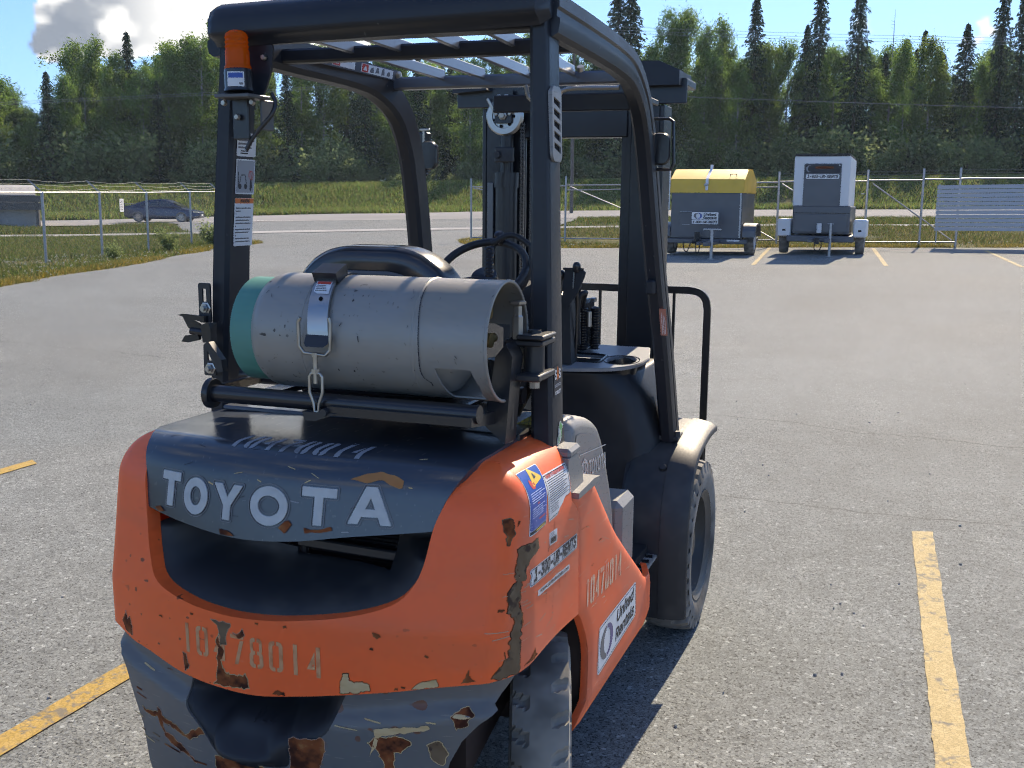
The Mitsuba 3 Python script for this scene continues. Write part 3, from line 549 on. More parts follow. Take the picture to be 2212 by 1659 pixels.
# ================================================================ counterweight
CW_W, CW_R, CW_K = 0.535, 0.085, 0.39
_ye = CW_W-CW_R
for _ in range(6): _ye = CW_W-CW_R+CW_R*math.sin(math.atan(2*CW_K*_ye))
CW_YE = _ye; CW_P0 = math.atan(2*CW_K*_ye); CW_CX = CW_K*_ye**2+CW_R*math.cos(CW_P0); CW_ARC = CW_R*(PI/2-CW_P0); CW_SA = CW_YE+CW_ARC
Z1, RT = 0.985, 0.100
def x0(z): return np.interp(z, [0.2, 0.4, 0.75, 0.93, 1.07, 1.2], [-0.055, -0.06, -0.068, -0.03, 0.0, 0.03])
def profile(v, z1, rt):
    th = np.clip((v-z1)/rt, 0, PI/2); ex = np.maximum(v-z1-rt*PI/2, 0)
    return np.where(v < z1, v, z1+rt*np.sin(th)), rt*(1-np.cos(th))+ex, th
def cw(s, v, dep=0.0, z1=Z1, rt=RT, extra=None):
    s, v = np.asarray(s, float), np.asarray(v, float); g_, a = np.sign(s), np.abs(s); z, d, th = profile(v, z1, rt)
    if extra is not None: d = d+extra
    ph = np.where(a < CW_YE, np.arctan(2*CW_K*a), np.clip(CW_P0+(a-CW_YE)/CW_R, CW_P0, PI/2))
    nx, ny = -np.cos(ph), np.sin(ph)
    bx = np.where(a < CW_YE, CW_K*a*a, np.where(a < CW_SA, CW_CX+CW_R*nx, CW_CX+a-CW_SA))
    by = np.where(a < CW_YE, a, np.where(a < CW_SA, CW_W-CW_R+CW_R*ny, CW_W))
    w = np.clip(1-(a-CW_YE)/CW_ARC, 0, 1); tilt = 0.08*np.maximum(0, z-0.93)*(1-w)
    arc = (a > CW_YE) & (a < CW_SA); d = np.where(arc, np.minimum(d, CW_R*0.97), d)
    D = d+np.cos(th)*np.asarray(dep); x = bx+x0(z)*w-nx*D; y = by-tilt-ny*D
    return np.stack([x, y*np.where(g_ == 0, 1, g_), z-np.sin(th)*np.asarray(dep)], -1)
def sside(x): return CW_SA+x-CW_CX         # s of the side face at x
RS = lambda x: -sside(x)                    # right side
cr = lambda P, k=5: [tuple(q[:2]) for q in smoothpath([(a, b, 0) for a, b in P], k)]
BOT = [(0.925, 0.642), (0.80, 0.650), (0.65, 0.652), (0.60, 0.650), (0.535, 0.646), (0.471, 0.636), (0.414, 0.614), (0.341, 0.601), (0.239, 0.576), (0.13, 0.566), (0.034, 0.566), (-0.063, 0.58), (-0.174, 0.598), (-0.281, 0.615), (-0.387, 0.632), (-0.485, 0.643), (-0.53, 0.642), (-0.60, 0.644), (-0.75, 0.640), (-0.925, 0.624)]
OPEN = [(0.404, 1.14), (0.402, 1.08), (0.390, 1.01), (0.368, 0.919), (0.343, 0.829), (0.311, 0.778), (0.218, 0.752), (0.111, 0.742), (0.013, 0.745), (-0.088, 0.757), (-0.201, 0.777), (-0.285, 0.806), (-0.323, 0.842), (-0.343, 0.891), (-0.357, 0.967), (-0.377, 1.02), (-0.404, 1.09), (-0.408, 1.14)]
VT1 = Z1+RT*PI/2+0.0; VT2 = Z1+RT*PI/2+0.036
bot = cr(BOT, 4)
endl = [(0.914, 0.796), (0.907, 0.893), (0.885, 0.915), (0.850, 0.937), (0.844, 1.033), (0.868, 1.065), (0.875, VT2)]
ring = endl+[(0.75, VT2), (CW_SA+0.01, VT1+0.02), (CW_SA-0.05, VT1), (0.404, VT1)]+cr(OPEN, 4)+[(-0.406, VT1), (-CW_SA+0.05, VT1), (-CW_SA-0.01, VT1+0.02), (-0.75, VT2)]+[(-a, b) for a, b in endl[::-1]]
CWP = sg.Polygon(bot+ring[::-1]).buffer(0)
CWT = add('counterweight', wrap(CWP, 0.012, cw, thick=0.035), 'orange_paint', FL, smooth=50, label='orange counterweight with chipped and rusty edges')
SEAMX = 0.45
# --- hood casting with the raised name
def hood(s, v, dep=0.0):
    s, v = np.asarray(s, float), np.asarray(v, float); z, d, th = profile(v, 1.040, 0.062)
    D = d+np.cos(th)*np.asarray(dep)
    return np.stack([CW_K*s*s+x0(z)+0.006+D, s, z-np.sin(th)*np.asarray(dep)-0.010*(s/0.4)**2*np.clip((v-1.0)/0.1, 0, 1)], -1)
LIP = [(0.392, 0.948), (0.384, 0.938), (0.272, 0.921), (0.107, 0.907), (-0.034, 0.915), (-0.174, 0.937), (-0.30, 0.952), (-0.352, 0.958)]
HP = sg.Polygon(cr(LIP, 4)+[(-0.374, 1.02), (-0.403, 1.08), (-0.414, 1.12), (-0.416, 1.46), (0.447, 1.46), (0.445, 1.16), (0.416, 1.10), (0.402, 1.06), (0.388, 1.01)]).buffer(0)
HOOD = add('hood', wrap(HP, 0.015, hood, thick=0.03), 'slate_paint', FL, smooth=50, label='dark blue grey rear hood casting with raised white letters')
def glyph(ch, w, h, t):
    """plain heavy capitals, as cast: T, O, Y, A."""
    if ch == 'T': return ops.unary_union([sg.box(0, h-t, w, h), sg.box(w/2-t/2, 0, w/2+t/2, h)])
    if ch == 'O':
        e = affinity.scale(sg.Point(0, 0).buffer(1, 20), w/2, h/2); i_ = affinity.scale(sg.Point(0, 0).buffer(1, 20), w/2-t, h/2-t); return affinity.translate(e.difference(i_), w/2, h/2)
    if ch == 'Y': return ops.unary_union([sg.box(w/2-t/2, 0, w/2+t/2, h*.45), sg.Polygon([(0, h), (t*1.2, h), (w/2+t/2, h*.40), (w/2-t/2, h*.40)]), sg.Polygon([(w, h), (w-t*1.2, h), (w/2-t/2, h*.40), (w/2+t/2, h*.40)])])
    a = sg.Polygon([(0, 0), (w/2-t*.62, h), (w/2+t*.62, h), (w, 0), (w-t*1.12, 0), (w/2, h-t*1.15), (t*1.12, 0)]); return a.union(sg.box(w*.22, h*.20, w*.78, h*.20+t*.8))
def emb(ch, yc, z0, wd, h, tilt=0):
    ol = affinity.translate(affinity.scale(glyph(ch, wd, h, 0.0185), -1, 1, origin=(0, 0)), yc+wd/2, z0).buffer(0.0005)
    add('letter', wrap(ol, 0.010, hood, thick=0.006, lift=0.0035), 'letter_white', HOOD, smooth=25)
    return ol.buffer(0.0058, join_style=2)
grooves = []
for ch, yc, z0, wd, h in (('T', 0.297, 0.951, 0.057, 0.076), ('O', 0.218, 0.943, 0.070, 0.080), ('Y', 0.126, 0.944, 0.077, 0.076), ('O', 0.016, 0.945, 0.093, 0.082), ('T', -0.104, 0.957, 0.079, 0.078), ('A', -0.220, 0.967, 0.093, 0.078)):
    grooves.append(emb(ch, yc, z0, wd, h))
add('letter_border', cat([wrap(g_.difference(g_.buffer(-0.0018)), 0.02, hood, lift=0.0016) for g_ in grooves]), 'ink_grey', HOOD, smooth=False)
def on_surface(poly, fn, m, name, parent, lift=0.0008, cell=0.012, **kw): return add(name, wrap(poly, cell, fn, lift=lift), m, parent, smooth=40, **kw)
on_surface(jag([(-0.168, 1.057), (-0.20, 1.071), (-0.236, 1.079), (-0.263, 1.073), (-0.285, 1.062), (-0.283, 1.045), (-0.262, 1.050), (-0.237, 1.061), (-0.205, 1.052)], 0.004, 0.008, 3), hood, 'ochre', 'paint_scrape', HOOD, label='ochre patch where the hood paint has scraped off')
for k, P in enumerate(([(-0.012, 0.941), (-0.02, 0.952), (-0.035, 0.960), (-0.045, 0.95), (-0.03, 0.932)], [(-0.074, 0.950), (-0.090, 0.945), (-0.136, 0.956), (-0.138, 0.947), (-0.077, 0.938)], [(0.345, 0.938), (0.33, 0.944), (0.31, 0.935), (0.33, 0.931)], [(0.14, 0.922), (0.11, 0.919), (0.10, 0.912), (0.14, 0.912)])):
    on_surface(jag(P, 0.004, 0.006, k), hood, 'rust', 'rust_patch', HOOD, lift=0.003)
r_ = np.random.default_rng(8)
for k in range(26):
    y, v, L, a = r_.uniform(-0.36, 0.36), r_.uniform(0.93, 1.20), r_.uniform(0.006, 0.03), r_.uniform(-0.9, 0.9)
    P = sg.LineString([(y, v), (y+L*math.cos(a), v+L*math.sin(a)*0.6)]).buffer(r_.uniform(0.0006, 0.0016)); on_surface(P, hood, ('stencil_grey', 'primer', 'ink')[k % 3], 'scratch', HOOD, lift=0.0006)
STEN = {'1': [((.5, .0), (.5, 1))], '0': None}
def stencil(text, h, w, gap, sw):
    """stencil figures: strokes broken by bridges. returns polygons, origin at the lower left."""
    out = []; x = 0
    for ch in text:
        if ch == '1': g_ = sg.box(w*.3, 0, w*.3+sw, h); adv = w*.3+sw+gap+w*.2
        elif ch == '0': g_ = sg.box(0, 0, w, h).buffer(-w*.34).buffer(w*.34).difference(sg.box(sw, sw, w-sw, h-sw).buffer(-w*.1).buffer(w*.1)).difference(sg.box(w/2-sw*.22, -1, w/2+sw*.22, h+1)); adv = w+gap
        elif ch == '4': g_ = ops.unary_union([sg.box(w-sw*1.3, 0, w-sw*.3, h), sg.Polygon([(0, h*.25), (w-sw*1.6, h*.25), (w-sw*1.6, h*.85)]).difference(sg.Polygon([(sw*1.1, h*.25+sw*.8), (w-sw*1.9, h*.25+sw*.8), (w-sw*1.9, h*.25+sw*1.3)]))]); adv = w+gap
        elif ch == '7': g_ = ops.unary_union([sg.box(0, h-sw, w, h), sg.Polygon([(w*.25, 0), (w*.25+sw, 0), (w, h-sw*1.3), (w-sw, h-sw*1.3)])]); adv = w+gap
        else: 
            o = sg.box(0, 0, w, h*.54).buffer(-w*.3).buffer(w*.3).union(sg.box(w*.06, h*.48, w*.94, h).buffer(-w*.28).buffer(w*.28))
            g_ = o.difference(sg.box(sw, sw, w-sw, h*.44).buffer(-w*.08).buffer(w*.08)).difference(sg.box(sw, h*.57, w-sw, h-sw).buffer(-w*.06).buffer(w*.06)).difference(sg.box(w/2-sw*.22, -1, w/2+sw*.22, h+1)); adv = w+gap
        out.append(affinity.translate(g_, x, 0)); x += adv
    return ops.unary_union(out), x-gap
def num_on(fn, m, parent, y_at, z_at, width, h, mirror=True, slope=0.0, w=0.034, gap=0.014, sw=0.0095, name='stencilled_number', skew=0.0, lift=0.0007, label=None, wear=None):
    g_, L = stencil('10478014', h, w, gap, sw); k = width/L
    g_ = affinity.scale(g_, -k if mirror else k, 1, origin=(0, 0)); g_ = affinity.affine_transform(g_, [1, skew, slope, 1, y_at, z_at])
    if wear is not None: g_ = g_.difference(wear)
    return on_surface(g_, fn, m, name, parent, lift=lift, label=label)
num_on(cw, 'stencil_tan', CWT, 0.232, 0.632, 0.366, 0.070, slope=0.0, label='stencilled number 10478014')
num_on(hood, 'stencil_grey', HOOD, 0.162, 1.105, 0.335, 0.085, w=0.034, slope=0.0, sw=0.0125, label='faint grey stencilled number on the hood top')
# --- recess below the hood
OPENP = sg.Polygon(cr(OPEN, 4)).buffer(0)
BOWLP = OPENP.intersection(sg.box(-0.6, 0.6, 0.6, 1.02)).buffer(0.004)
HOLE = sg.Polygon([(0.235, 0.935), (0.235, 0.862), (0.03, 0.852), (0.03, 0.838), (-0.250, 0.840), (-0.250, 0.945)])
BBND = BOWLP.exterior
def bowl(s, v, dep=0.0):
    dd = shapely.distance(BBND, shapely.points(s, v)); k = np.clip(dd/0.10, 0, 1); k = k*k*(3-2*k)
    k = np.where(v > 0.90, np.maximum(k, 0.75), k)
    P = cw(s, v, 0.034+0.13*k); P[:, 0] += np.asarray(dep); return P
RECESS = add('recess', wrap(BOWLP.difference(HOLE), 0.012, bowl, thick=0.01), mat('recess_paint', lambda p, n, uv: mix((0.013, 0.015, 0.019), (0.035, 0.034, 0.033), smoothstep(0.5, 0.8, fbm(p.x*8, p.y*8, p.z*8, 4))), 0.6, coat=0.05), FL, smooth=50, label='dark hollow in the counterweight under the hood lip')
fins = [box(0.155, 0.158, -0.25, 0.225, z, z+0.0035) for z in np.arange(0.80, 0.95, 0.009)]
add('radiator_grille', cat(fins+[box(0.165, 0.17, -0.3, 0.3, 0.76, 0.98)]), 'dark_void', RECESS, smooth=False)
add('crossbar', rot(box(0.12, 0.135, -0.262, 0.03, 0.850, 0.872, 0.003), [1, 0, 0], 1.5, (0, -0.1, 0.86)), 'dark_steel', RECESS)
add('divider', box(0.13, 0.15, 0.015, 0.03, 0.83, 0.95, 0.003), 'dark_steel', RECESS)
# --- lower bumper
def bz(s): 
    b = np.array(bot)[::-1]; return np.interp(np.asarray(s), b[:, 0], b[:, 1])
def low(s, v, dep=0.0):
    t = bz(s)-v; ex = np.interp(t, [-1, 0.046, 0.072, 0.30, 0.45], [0.022, 0.022, 0.0, 0.004, 0.03])
    return cw(s, v, np.asarray(dep)+0.0, extra=ex)
LOWB = [(RS(0.17), 0.652), (RS(0.08), 0.585), (-0.50, 0.575), (-0.465, 0.55), (-0.43, 0.51), (-0.405, 0.46), (-0.388, 0.40), (-0.375, 0.28), (-0.37, 0.12), (0.37, 0.12), (0.378, 0.28), (0.395, 0.40), (0.425, 0.47), (0.447, 0.53), (0.47, 0.57), (0.53, 0.60), (sside(0.17), 0.648)]
top_l = [p for p in bot if abs(p[0]) < sside(0.17)]
LOWP = sg.Polygon(top_l+LOWB).buffer(0)
PK = sg.Polygon(cr([(0.225, 0.578), (0.10, 0.578), (0.034, 0.578), (-0.10, 0.590), (-0.176, 0.605), (-0.162, 0.554), (-0.135, 0.500), (-0.085, 0.474), (-0.051, 0.462), (-0.046, 0.417), (-0.02, 0.402), (0.06, 0.396), (0.145, 0.402), (0.175, 0.431), (0.205, 0.462), (0.232, 0.488), (0.24, 0.53)], 4)+[]).buffer(0)
LOW = add('bumper', wrap(LOWP.difference(PK), 0.012, low, thick=0.03), 'bumper_paint', FL, smooth=40, label='scraped grey lower edge of the counterweight')
PB = PK.exterior
def pocket(s, v, dep=0.0):
    dd = shapely.distance(PB, shapely.points(s, v)); k = np.clip(dd/0.07, 0, 1); k = k*k*(3-2*k)
    q = np.clip(((s-0.06)/0.105)**2+((v-0.45)/0.075)**2, 0, 1); boss = (1-q**2)
    return low(s, v, 0.005+0.115*k*np.clip((v-0.33)/0.2, 0.25, 1)-0.075*boss*np.clip(dd/0.03, 0, 1)+np.asarray(dep))
PKT = add('tow_pocket', wrap(PK.buffer(0.006), 0.009, pocket, thick=0.01), 'recess_paint', LOW, smooth=60, label='dark hollow with a rounded tow pin boss')
add('tow_pin', cat([lathe([(0, -.012), (0.022, -.012), (0.025, -.006), (0.025, 0.05), (0, 0.05)], (-0.035, 0.032, 0.448), (1, 0, -0.15), 20), rot(box(-0.06, -0.03, 0.005, 0.05, 0.418, 0.436, 0.005), [1, 0, 0], 20, (0, .03, .43))]), 'dark_steel', LOW)
def cast(text, h, y, z, wd):
    m = letters(text, h, wd, True, 0.003, sub=0.008); v = m.vertices; m.vertices = pocket(y-v[:, 0], z+v[:, 1], -v[:, 2]); m.invert(); add('cast_mark', m, 'recess_paint', LOW, smooth=False)
cast('P28', 0.018, 0.06, 0.488, 0.05)
# --- rust, chips and bare patches (outlines as they stand in the paint)
def patch(P, fn, parent, m='rust', seed=1, amp=0.006, step=0.008, edge='pale_edge', ew=0.0022, lab=None):
    ew *= 0.55; g_ = jag(sg.Polygon(P).buffer(-amp*0.2), amp*1.25, step*0.5, seed, 4)
    if edge: on_surface(g_.buffer(ew), fn, edge, 'paint_edge', parent, lift=0.0006)
    on_surface(g_, fn, m, 'rust_patch' if m in ('rust', 'bare_iron') else 'primer_patch', parent, lift=0.0011, label=lab)
sX = lambda L: [(RS(x), z) for x, z in L]
patch([(0.148, 0.727), (0.088, 0.725), (0.10, 0.70), (0.104, 0.672), (0.122, 0.668), (0.121, 0.690), (0.126, 0.715)], cw, CWT, 'bare_iron', 11, 0.004, 0.007)
patch([(0.128, 0.70), (0.114, 0.66), (0.118, 0.62), (0.110, 0.604), (0.085, 0.609), (0.052, 0.612), (0.049, 0.578), (0.09, 0.573), (0.145, 0.570), (0.131, 0.620), (0.130, 0.66)], cw, CWT, 'rust', 12, 0.008, 0.007, 'primer', 0.003, 'rust streak running through the stencilled number')
patch([(0.087, 0.708), (0.075, 0.703), (0.058, 0.718), (0.053, 0.702), (0.070, 0.694)], cw, CWT, 'rust', 13, 0.003, 0.006)
patch([(-0.248, 0.750), (-0.262, 0.746), (-0.267, 0.738), (-0.258, 0.733), (-0.248, 0.740)], cw, CWT, 'rust', 14, 0.002, 0.005, None)
patch([(-0.178, 0.647), (-0.193, 0.650), (-0.196, 0.632), (-0.239, 0.633), (-0.240, 0.616), (-0.20, 0.606), (-0.172, 0.602)], cw, CWT, 'primer', 15, 0.005, 0.006, 'rust', 0.003)
patch([(0.447, 0.652), (0.437, 0.665), (0.430, 0.685), (0.424, 0.66), (0.418, 0.672), (0.410, 0.655), (0.412, 0.622), (0.437, 0.630)], cw, CWT, 'rust', 16, 0.004, 0.006)
patch([(0.234, 0.628), (0.224, 0.626), (0.220, 0.606), (0.214, 0.60), (0.222, 0.592), (0.232, 0.582)], cw, CWT, 'rust', 17, 0.003, 0.005)
patch([(-0.327, 0.624), (-0.345, 0.642), (-0.378, 0.650), (-0.384, 0.636), (-0.36, 0.629)], cw, CWT, 'primer', 18, 0.003, 0.006, 'rust', 0.002)
patch([(-0.010, 0.576), (-0.02, 0.588), (-0.04, 0.588), (-0.045, 0.580)], cw, CWT, 'rust', 19, 0.003, 0.005, None)
for k, (y, z) in enumerate(((0.20, 0.727), (-0.31, 0.628), (-0.295, 0.623), (-0.245, 0.710), (0.02, 0.735), (-0.05, 0.738), (-0.36, 0.70), (0.30, 0.70))):
    patch([(y-.006, z-.003), (y+.006, z-.002), (y+.004, z+.004), (y-.004, z+.003)], cw, CWT, 'rust', 30+k, 0.003, 0.004, None)
patch([(-0.528, 0.918), (-0.539, 0.923), (-0.553, 0.921), (-0.60, 0.919), (-0.608, 0.894), (-0.579, 0.887), (-0.561, 0.883), (-0.553, 0.868), (-0.550, 0.845), (-0.534, 0.843), (-0.528, 0.878), (-0.530, 0.905)], cw, CWT, 'bare_iron', 21, 0.004, 0.007, 'rust', 0.002, 'patch of bare grey iron on the rear right edge')
patch([(-0.530, 0.889), (-0.535, 0.864), (-0.541, 0.838), (-0.539, 0.815), (-0.539, 0.786), (-0.545, 0.76), (-0.542, 0.719), (-0.543, 0.656), (-0.536, 0.640), (-0.485, 0.649), (-0.507, 0.677), (-0.521, 0.690), (-0.519, 0.72), (-0.523, 0.749), (-0.530, 0.77), (-0.514, 0.787), (-0.511, 0.815), (-0.517, 0.836), (-0.526, 0.845), (-0.524, 0.870)], cw, CWT, 'bare_iron', 22, 0.006, 0.007, 'rust', 0.003, 'ragged rusty band down the rear right corner')
patch([(-0.548, 0.650), (-0.57, 0.658), (-0.589, 0.675), (-0.595, 0.655), (-0.61, 0.648)], cw, CWT, 'rust', 23, 0.003, 0.006, None)
patch([(-0.494, 0.985), (-0.508, 0.988), (-0.519, 0.979), (-0.521, 0.953), (-0.512, 0.928), (-0.502, 0.930), (-0.505, 0.949), (-0.496, 0.962)], cw, CWT, 'rust', 24, 0.004, 0.006, 'bare_iron', 0.003)
patch([(-0.525, 0.968), (-0.529, 0.980), (-0.534, 0.975), (-0.529, 0.966)], cw, CWT, 'rust', 27, 0.002, 0.004, None)
patch([(-0.428, 0.642), (-0.437, 0.655), (-0.444, 0.676), (-0.450, 0.655), (-0.461, 0.648)], cw, CWT, 'rust', 25, 0.003, 0.005, None)
patch([(-0.495, 0.800), (-0.507, 0.799), (-0.510, 0.792), (-0.496, 0.794)], cw, CWT, 'rust', 26, 0.002, 0.004, None)
patch([(0.392, 0.446), (0.33, 0.452), (0.286, 0.440), (0.245, 0.420), (0.20, 0.450), (0.178, 0.443), (0.237, 0.408), (0.285, 0.425), (0.33, 0.436), (0.38, 0.432)], low, LOW, 'rust', 41, 0.006, 0.008, 'primer', 0.002)
patch([(0.335, 0.464), (0.322, 0.461), (0.316, 0.412), (0.26, 0.394), (0.202, 0.355), (0.24, 0.365), (0.30, 0.385), (0.333, 0.42)], low, LOW, 'rust', 42, 0.007, 0.008)
patch([(-0.050, 0.480), (-0.09, 0.484), (-0.130, 0.492), (-0.136, 0.462), (-0.122, 0.418), (-0.10, 0.39), (-0.046, 0.395)], low, LOW, 'rust', 43, 0.005, 0.007, 'pale_edge', 0.002, 'square rust patch beside the tow pocket')
patch([(-0.227, 0.494), (-0.25, 0.508), (-0.269, 0.512), (-0.312, 0.512), (-0.326, 0.495), (-0.305, 0.478), (-0.288, 0.474), (-0.288, 0.43), (-0.284, 0.38), (-0.265, 0.38), (-0.265, 0.45), (-0.25, 0.48)], low, LOW, 'rust', 44, 0.005, 0.007, 'primer', 0.003)
patch([(-0.246, 0.526), (-0.30, 0.536), (-0.36, 0.545), (-0.366, 0.535), (-0.30, 0.520), (-0.258, 0.508), (-0.24, 0.47), (-0.23, 0.452), (-0.246, 0.505)], low, LOW, 'primer', 45, 0.004, 0.007, None)
patch([(0.155, 0.394), (0.10, 0.398), (0.043, 0.392), (-0.03, 0.398), (-0.04, 0.36), (0.15, 0.35)], low, LOW, 'rust', 46, 0.006, 0.008, 'primer', 0.003)
patch([(-0.36, 0.50), (-0.385, 0.51), (-0.40, 0.48), (-0.39, 0.45), (-0.37, 0.46)], low, LOW, 'bare_iron', 47, 0.004, 0.007, 'primer', 0.003)
patch([(-0.405, 0.565), (-0.43, 0.585), (-0.455, 0.575), (-0.44, 0.55), (-0.42, 0.535)], low, LOW, 'rust', 48, 0.005, 0.007, 'primer', 0.002)
r_ = np.random.default_rng(18)
for k in range(40):
    y, v, L, a = r_.uniform(-0.4, 0.4), r_.uniform(0.36, 0.56), r_.uniform(0.006, 0.05), r_.uniform(-0.25, 0.45)
    if PK.buffer(0.01).contains(sg.Point(y, v)): continue
    on_surface(sg.LineString([(y, v), (y+L*math.cos(a), v+L*math.sin(a))]).buffer(r_.uniform(0.0006, 0.0022)), low, ('primer', 'rust', 'bare_iron')[k % 3], 'scratch', LOW, lift=0.0007)
for k in range(46):
    x, z, L, a = r_.uniform(0.06, 0.42), r_.uniform(0.67, 0.90), r_.uniform(0.008, 0.05), r_.uniform(-0.25, 0.2)+(PI/2 if k % 4 == 0 else 0)
    on_surface(sg.LineString([(RS(x), z), (RS(x+L*math.cos(a)), z+L*math.sin(a))]).buffer(r_.uniform(0.0004, 0.0011)), cw, ('pale_edge', 'rust')[k % 4 == 0], 'scratch', CWT, lift=0.0007)

# ================================================================ stickers on the right side
def side_fn(s, v, dep=0.0): return cw(RS(np.asarray(s)), v, dep)      # s is x here
def flat(y0, sg_=-1):
    def fn(s, v, dep=0.0):
        s = np.asarray(s, float); return np.stack([s, np.full_like(s, y0)-sg_*np.asarray(dep), np.asarray(v, float)], -1)
    return fn
def text_on(text, fn, m, parent, A, B, h, name='lettering', bold=True, lift=0.0016, slant=0.0, sub=0.01, up=(0.0, 1.0), fat=0.0):
    """text from A (lower left) towards B in the surface's own coordinates."""
    A, B = np.array(A, float), np.array(B, float); L = np.linalg.norm(B-A); e = (B-A)/L
    if fat:
        q = letters(text, h, L, bold, 0.0002, slant); v = q.vertices[:, :2]; g_ = ops.unary_union([p for p in (sg.Polygon(t).buffer(0) for t in v[q.faces]) if p.area > 1e-11]).buffer(fat, join_style=2)
        return add(name, wrap(affinity.affine_transform(g_, [e[0], up[0], e[1], up[1], A[0], A[1]]), 0.03, fn, lift=lift), m, parent, smooth=False)
    q = letters(text, h, L, bold, 0.0002, slant, sub); v = q.vertices
    P = A+v[:, :1]*e+v[:, 1:2]*np.array(up); q = trimesh.Trimesh(fn(P[:, 0], P[:, 1], -(lift+v[:, 2])), q.faces, process=False)
    return add(name, q, m, parent, smooth=False)
def lines_on(quad, fn, m, parent, rows, t=0.32, seed=0, name='fine_print', lift=0.0015, lens=None):
    """rows of fine print too small to read, as thin bars inside the quad (bl, br, tr, tl)."""
    q = np.array(quad, float); r_ = np.random.default_rng(seed); ms = []
    for k in range(rows):
        a = (k+0.5-t/2)/rows; b = a+t/rows; e = (r_.uniform(0.72, 1.0) if lens is None else lens[k])
        f = lambda u, w: (q[0]*(1-u)+q[1]*u)*(1-w)+(q[3]*(1-u)+q[2]*u)*w
        ms.append(wrap([tuple(f(0, a)), tuple(f(e, a)), tuple(f(e, b)), tuple(f(0, b))], 0.03, fn, lift=lift))
    return add(name, cat(ms), m, parent, smooth=False)
def quadp(Q, r=0.004):
    g_ = sg.Polygon(Q).buffer(-r).buffer(r, quad_segs=4)
    return sg.Polygon(Q).buffer(0) if g_.is_empty else g_
mixq = lambda Q, u, w: tuple((np.array(Q[0])*(1-u)+np.array(Q[1])*u)*(1-w)+(np.array(Q[3])*(1-u)+np.array(Q[2])*u)*w)
sub_q = lambda Q, u0, u1, w0, w1: [mixq(Q, u0, w0), mixq(Q, u1, w0), mixq(Q, u1, w1), mixq(Q, u0, w1)]
BL = [(0.1425, 0.935), (0.2385, 0.937), (0.2845, 1.069), (0.1595, 1.074)]
st = on_surface(quadp(BL), side_fn, 'decal_white', 'blue_sticker', CWT, lift=0.0008, label='blue service sticker with a yellow triangle and fine print')
on_surface(quadp(sub_q(BL, .025, .975, .075, .985)), side_fn, 'decal_blue', 'blue_field', CWT, lift=0.0013)
on_surface(quadp(sub_q(BL, .03, .97, .015, .065)), side_fn, 'ink', 'black_field', CWT, lift=0.0013); lines_on(sub_q(BL, .30, .95, .022, .058), side_fn, 'sign_yellow', CWT, 1, .6, lift=0.0018)
on_surface(sg.Polygon([mixq(BL, .42, .72), mixq(BL, .86, .78), mixq(BL, .50, .97)]).buffer(0.004), side_fn, 'sign_yellow', 'warning_triangle', CWT, lift=0.0018)
on_surface(jag([mixq(BL, .55, .79), mixq(BL, .68, .81), mixq(BL, .60, .88), mixq(BL, .56, .9)], .002, .004, 5), side_fn, 'ink', 'sign_mark', CWT, lift=0.0023)
on_surface(jag([mixq(BL, .30, .66), mixq(BL, .52, .68), mixq(BL, .46, .76), mixq(BL, .30, .84), mixq(BL, .26, .74)], .003, .005, 6), side_fn, 'ink_red', 'sign_mark', CWT, lift=0.0018)
lines_on(sub_q(BL, .12, .92, .46, .63), side_fn, 'ink_pale', CWT, 5, seed=1); lines_on(sub_q(BL, .10, .92, .24, .41), side_fn, 'ink_pale', CWT, 5, seed=2); lines_on(sub_q(BL, .06, .35, .09, .20), side_fn, 'ink_pale', CWT, 4, seed=3)
lines_on(sub_q(BL, .50, .95, .17, .20), side_fn, 'ink_red', CWT, 1, 0.8); lines_on(sub_q(BL, .40, .55, .425, .445), side_fn, 'ink_red', CWT, 1, 0.9)
WH = [(0.2595, 0.934), (0.4280, 0.937), (0.4305, 1.033), (0.2675, 1.040)]
tear = jag([mixq(WH, 0.35, -0.05), mixq(WH, 1.1, -0.05), mixq(WH, 1.1, 0.30), mixq(WH, .72, .22), mixq(WH, .5, .06)], 0.008, 0.01, 9)
on_surface(quadp(WH, .002).difference(tear), side_fn, 'decal_white', 'white_sticker', CWT, lift=0.0008, label='torn white sticker headed Renter\'s Responsibilities')
fr = sg.Polygon(sub_q(WH, .03, .97, .03, .97)); on_surface(fr.difference(fr.buffer(-0.002)).difference(tear), side_fn, 'ink', 'sticker_frame', CWT, lift=0.0012)
text_on("Renter's Responsibilities", side_fn, 'ink_red', CWT, mixq(WH, .10, .885), mixq(WH, .90, .885), 0.0085)
lines_on(sub_q(WH, .08, .93, .33, .86), side_fn, 'ink_grey', CWT, 11, 0.36, seed=4); lines_on(sub_q(WH, .08, .5, .12, .32), side_fn, 'ink_grey', CWT, 4, 0.36, seed=6)
BA = [(0.266, 0.877), (0.322, 0.872), (0.320, 0.904), (0.262, 0.908)]
on_surface(quadp(BA, .002), side_fn, 'decal_white', 'barcode_label', CWT, label='small white barcode label')
for k in range(17):
    u = 0.1+0.8*k/17; on_surface(sg.Polygon(sub_q(BA, u, u+0.02+0.015*(k*7 % 3), .1, .55)), side_fn, 'ink', 'barcode_bar', CWT, lift=0.0013)
lines_on(sub_q(BA, .1, .8, .6, .95), side_fn, 'ink_grey', CWT, 3, .4)
UR = [(0.149, 0.821), (0.486, 0.805), (0.484, 0.843), (0.148, 0.861)]
urp = sg.Polygon(UR).buffer(-.006).buffer(.006).difference(jag([(0.143, 0.83), (0.155, 0.845), (0.150, 0.85), (0.143, 0.86)], .003, .005, 3))
on_surface(urp, side_fn, 'decal_white', 'phone_decal', CWT, label='torn white decal reading 1-300-UR-RENTS')
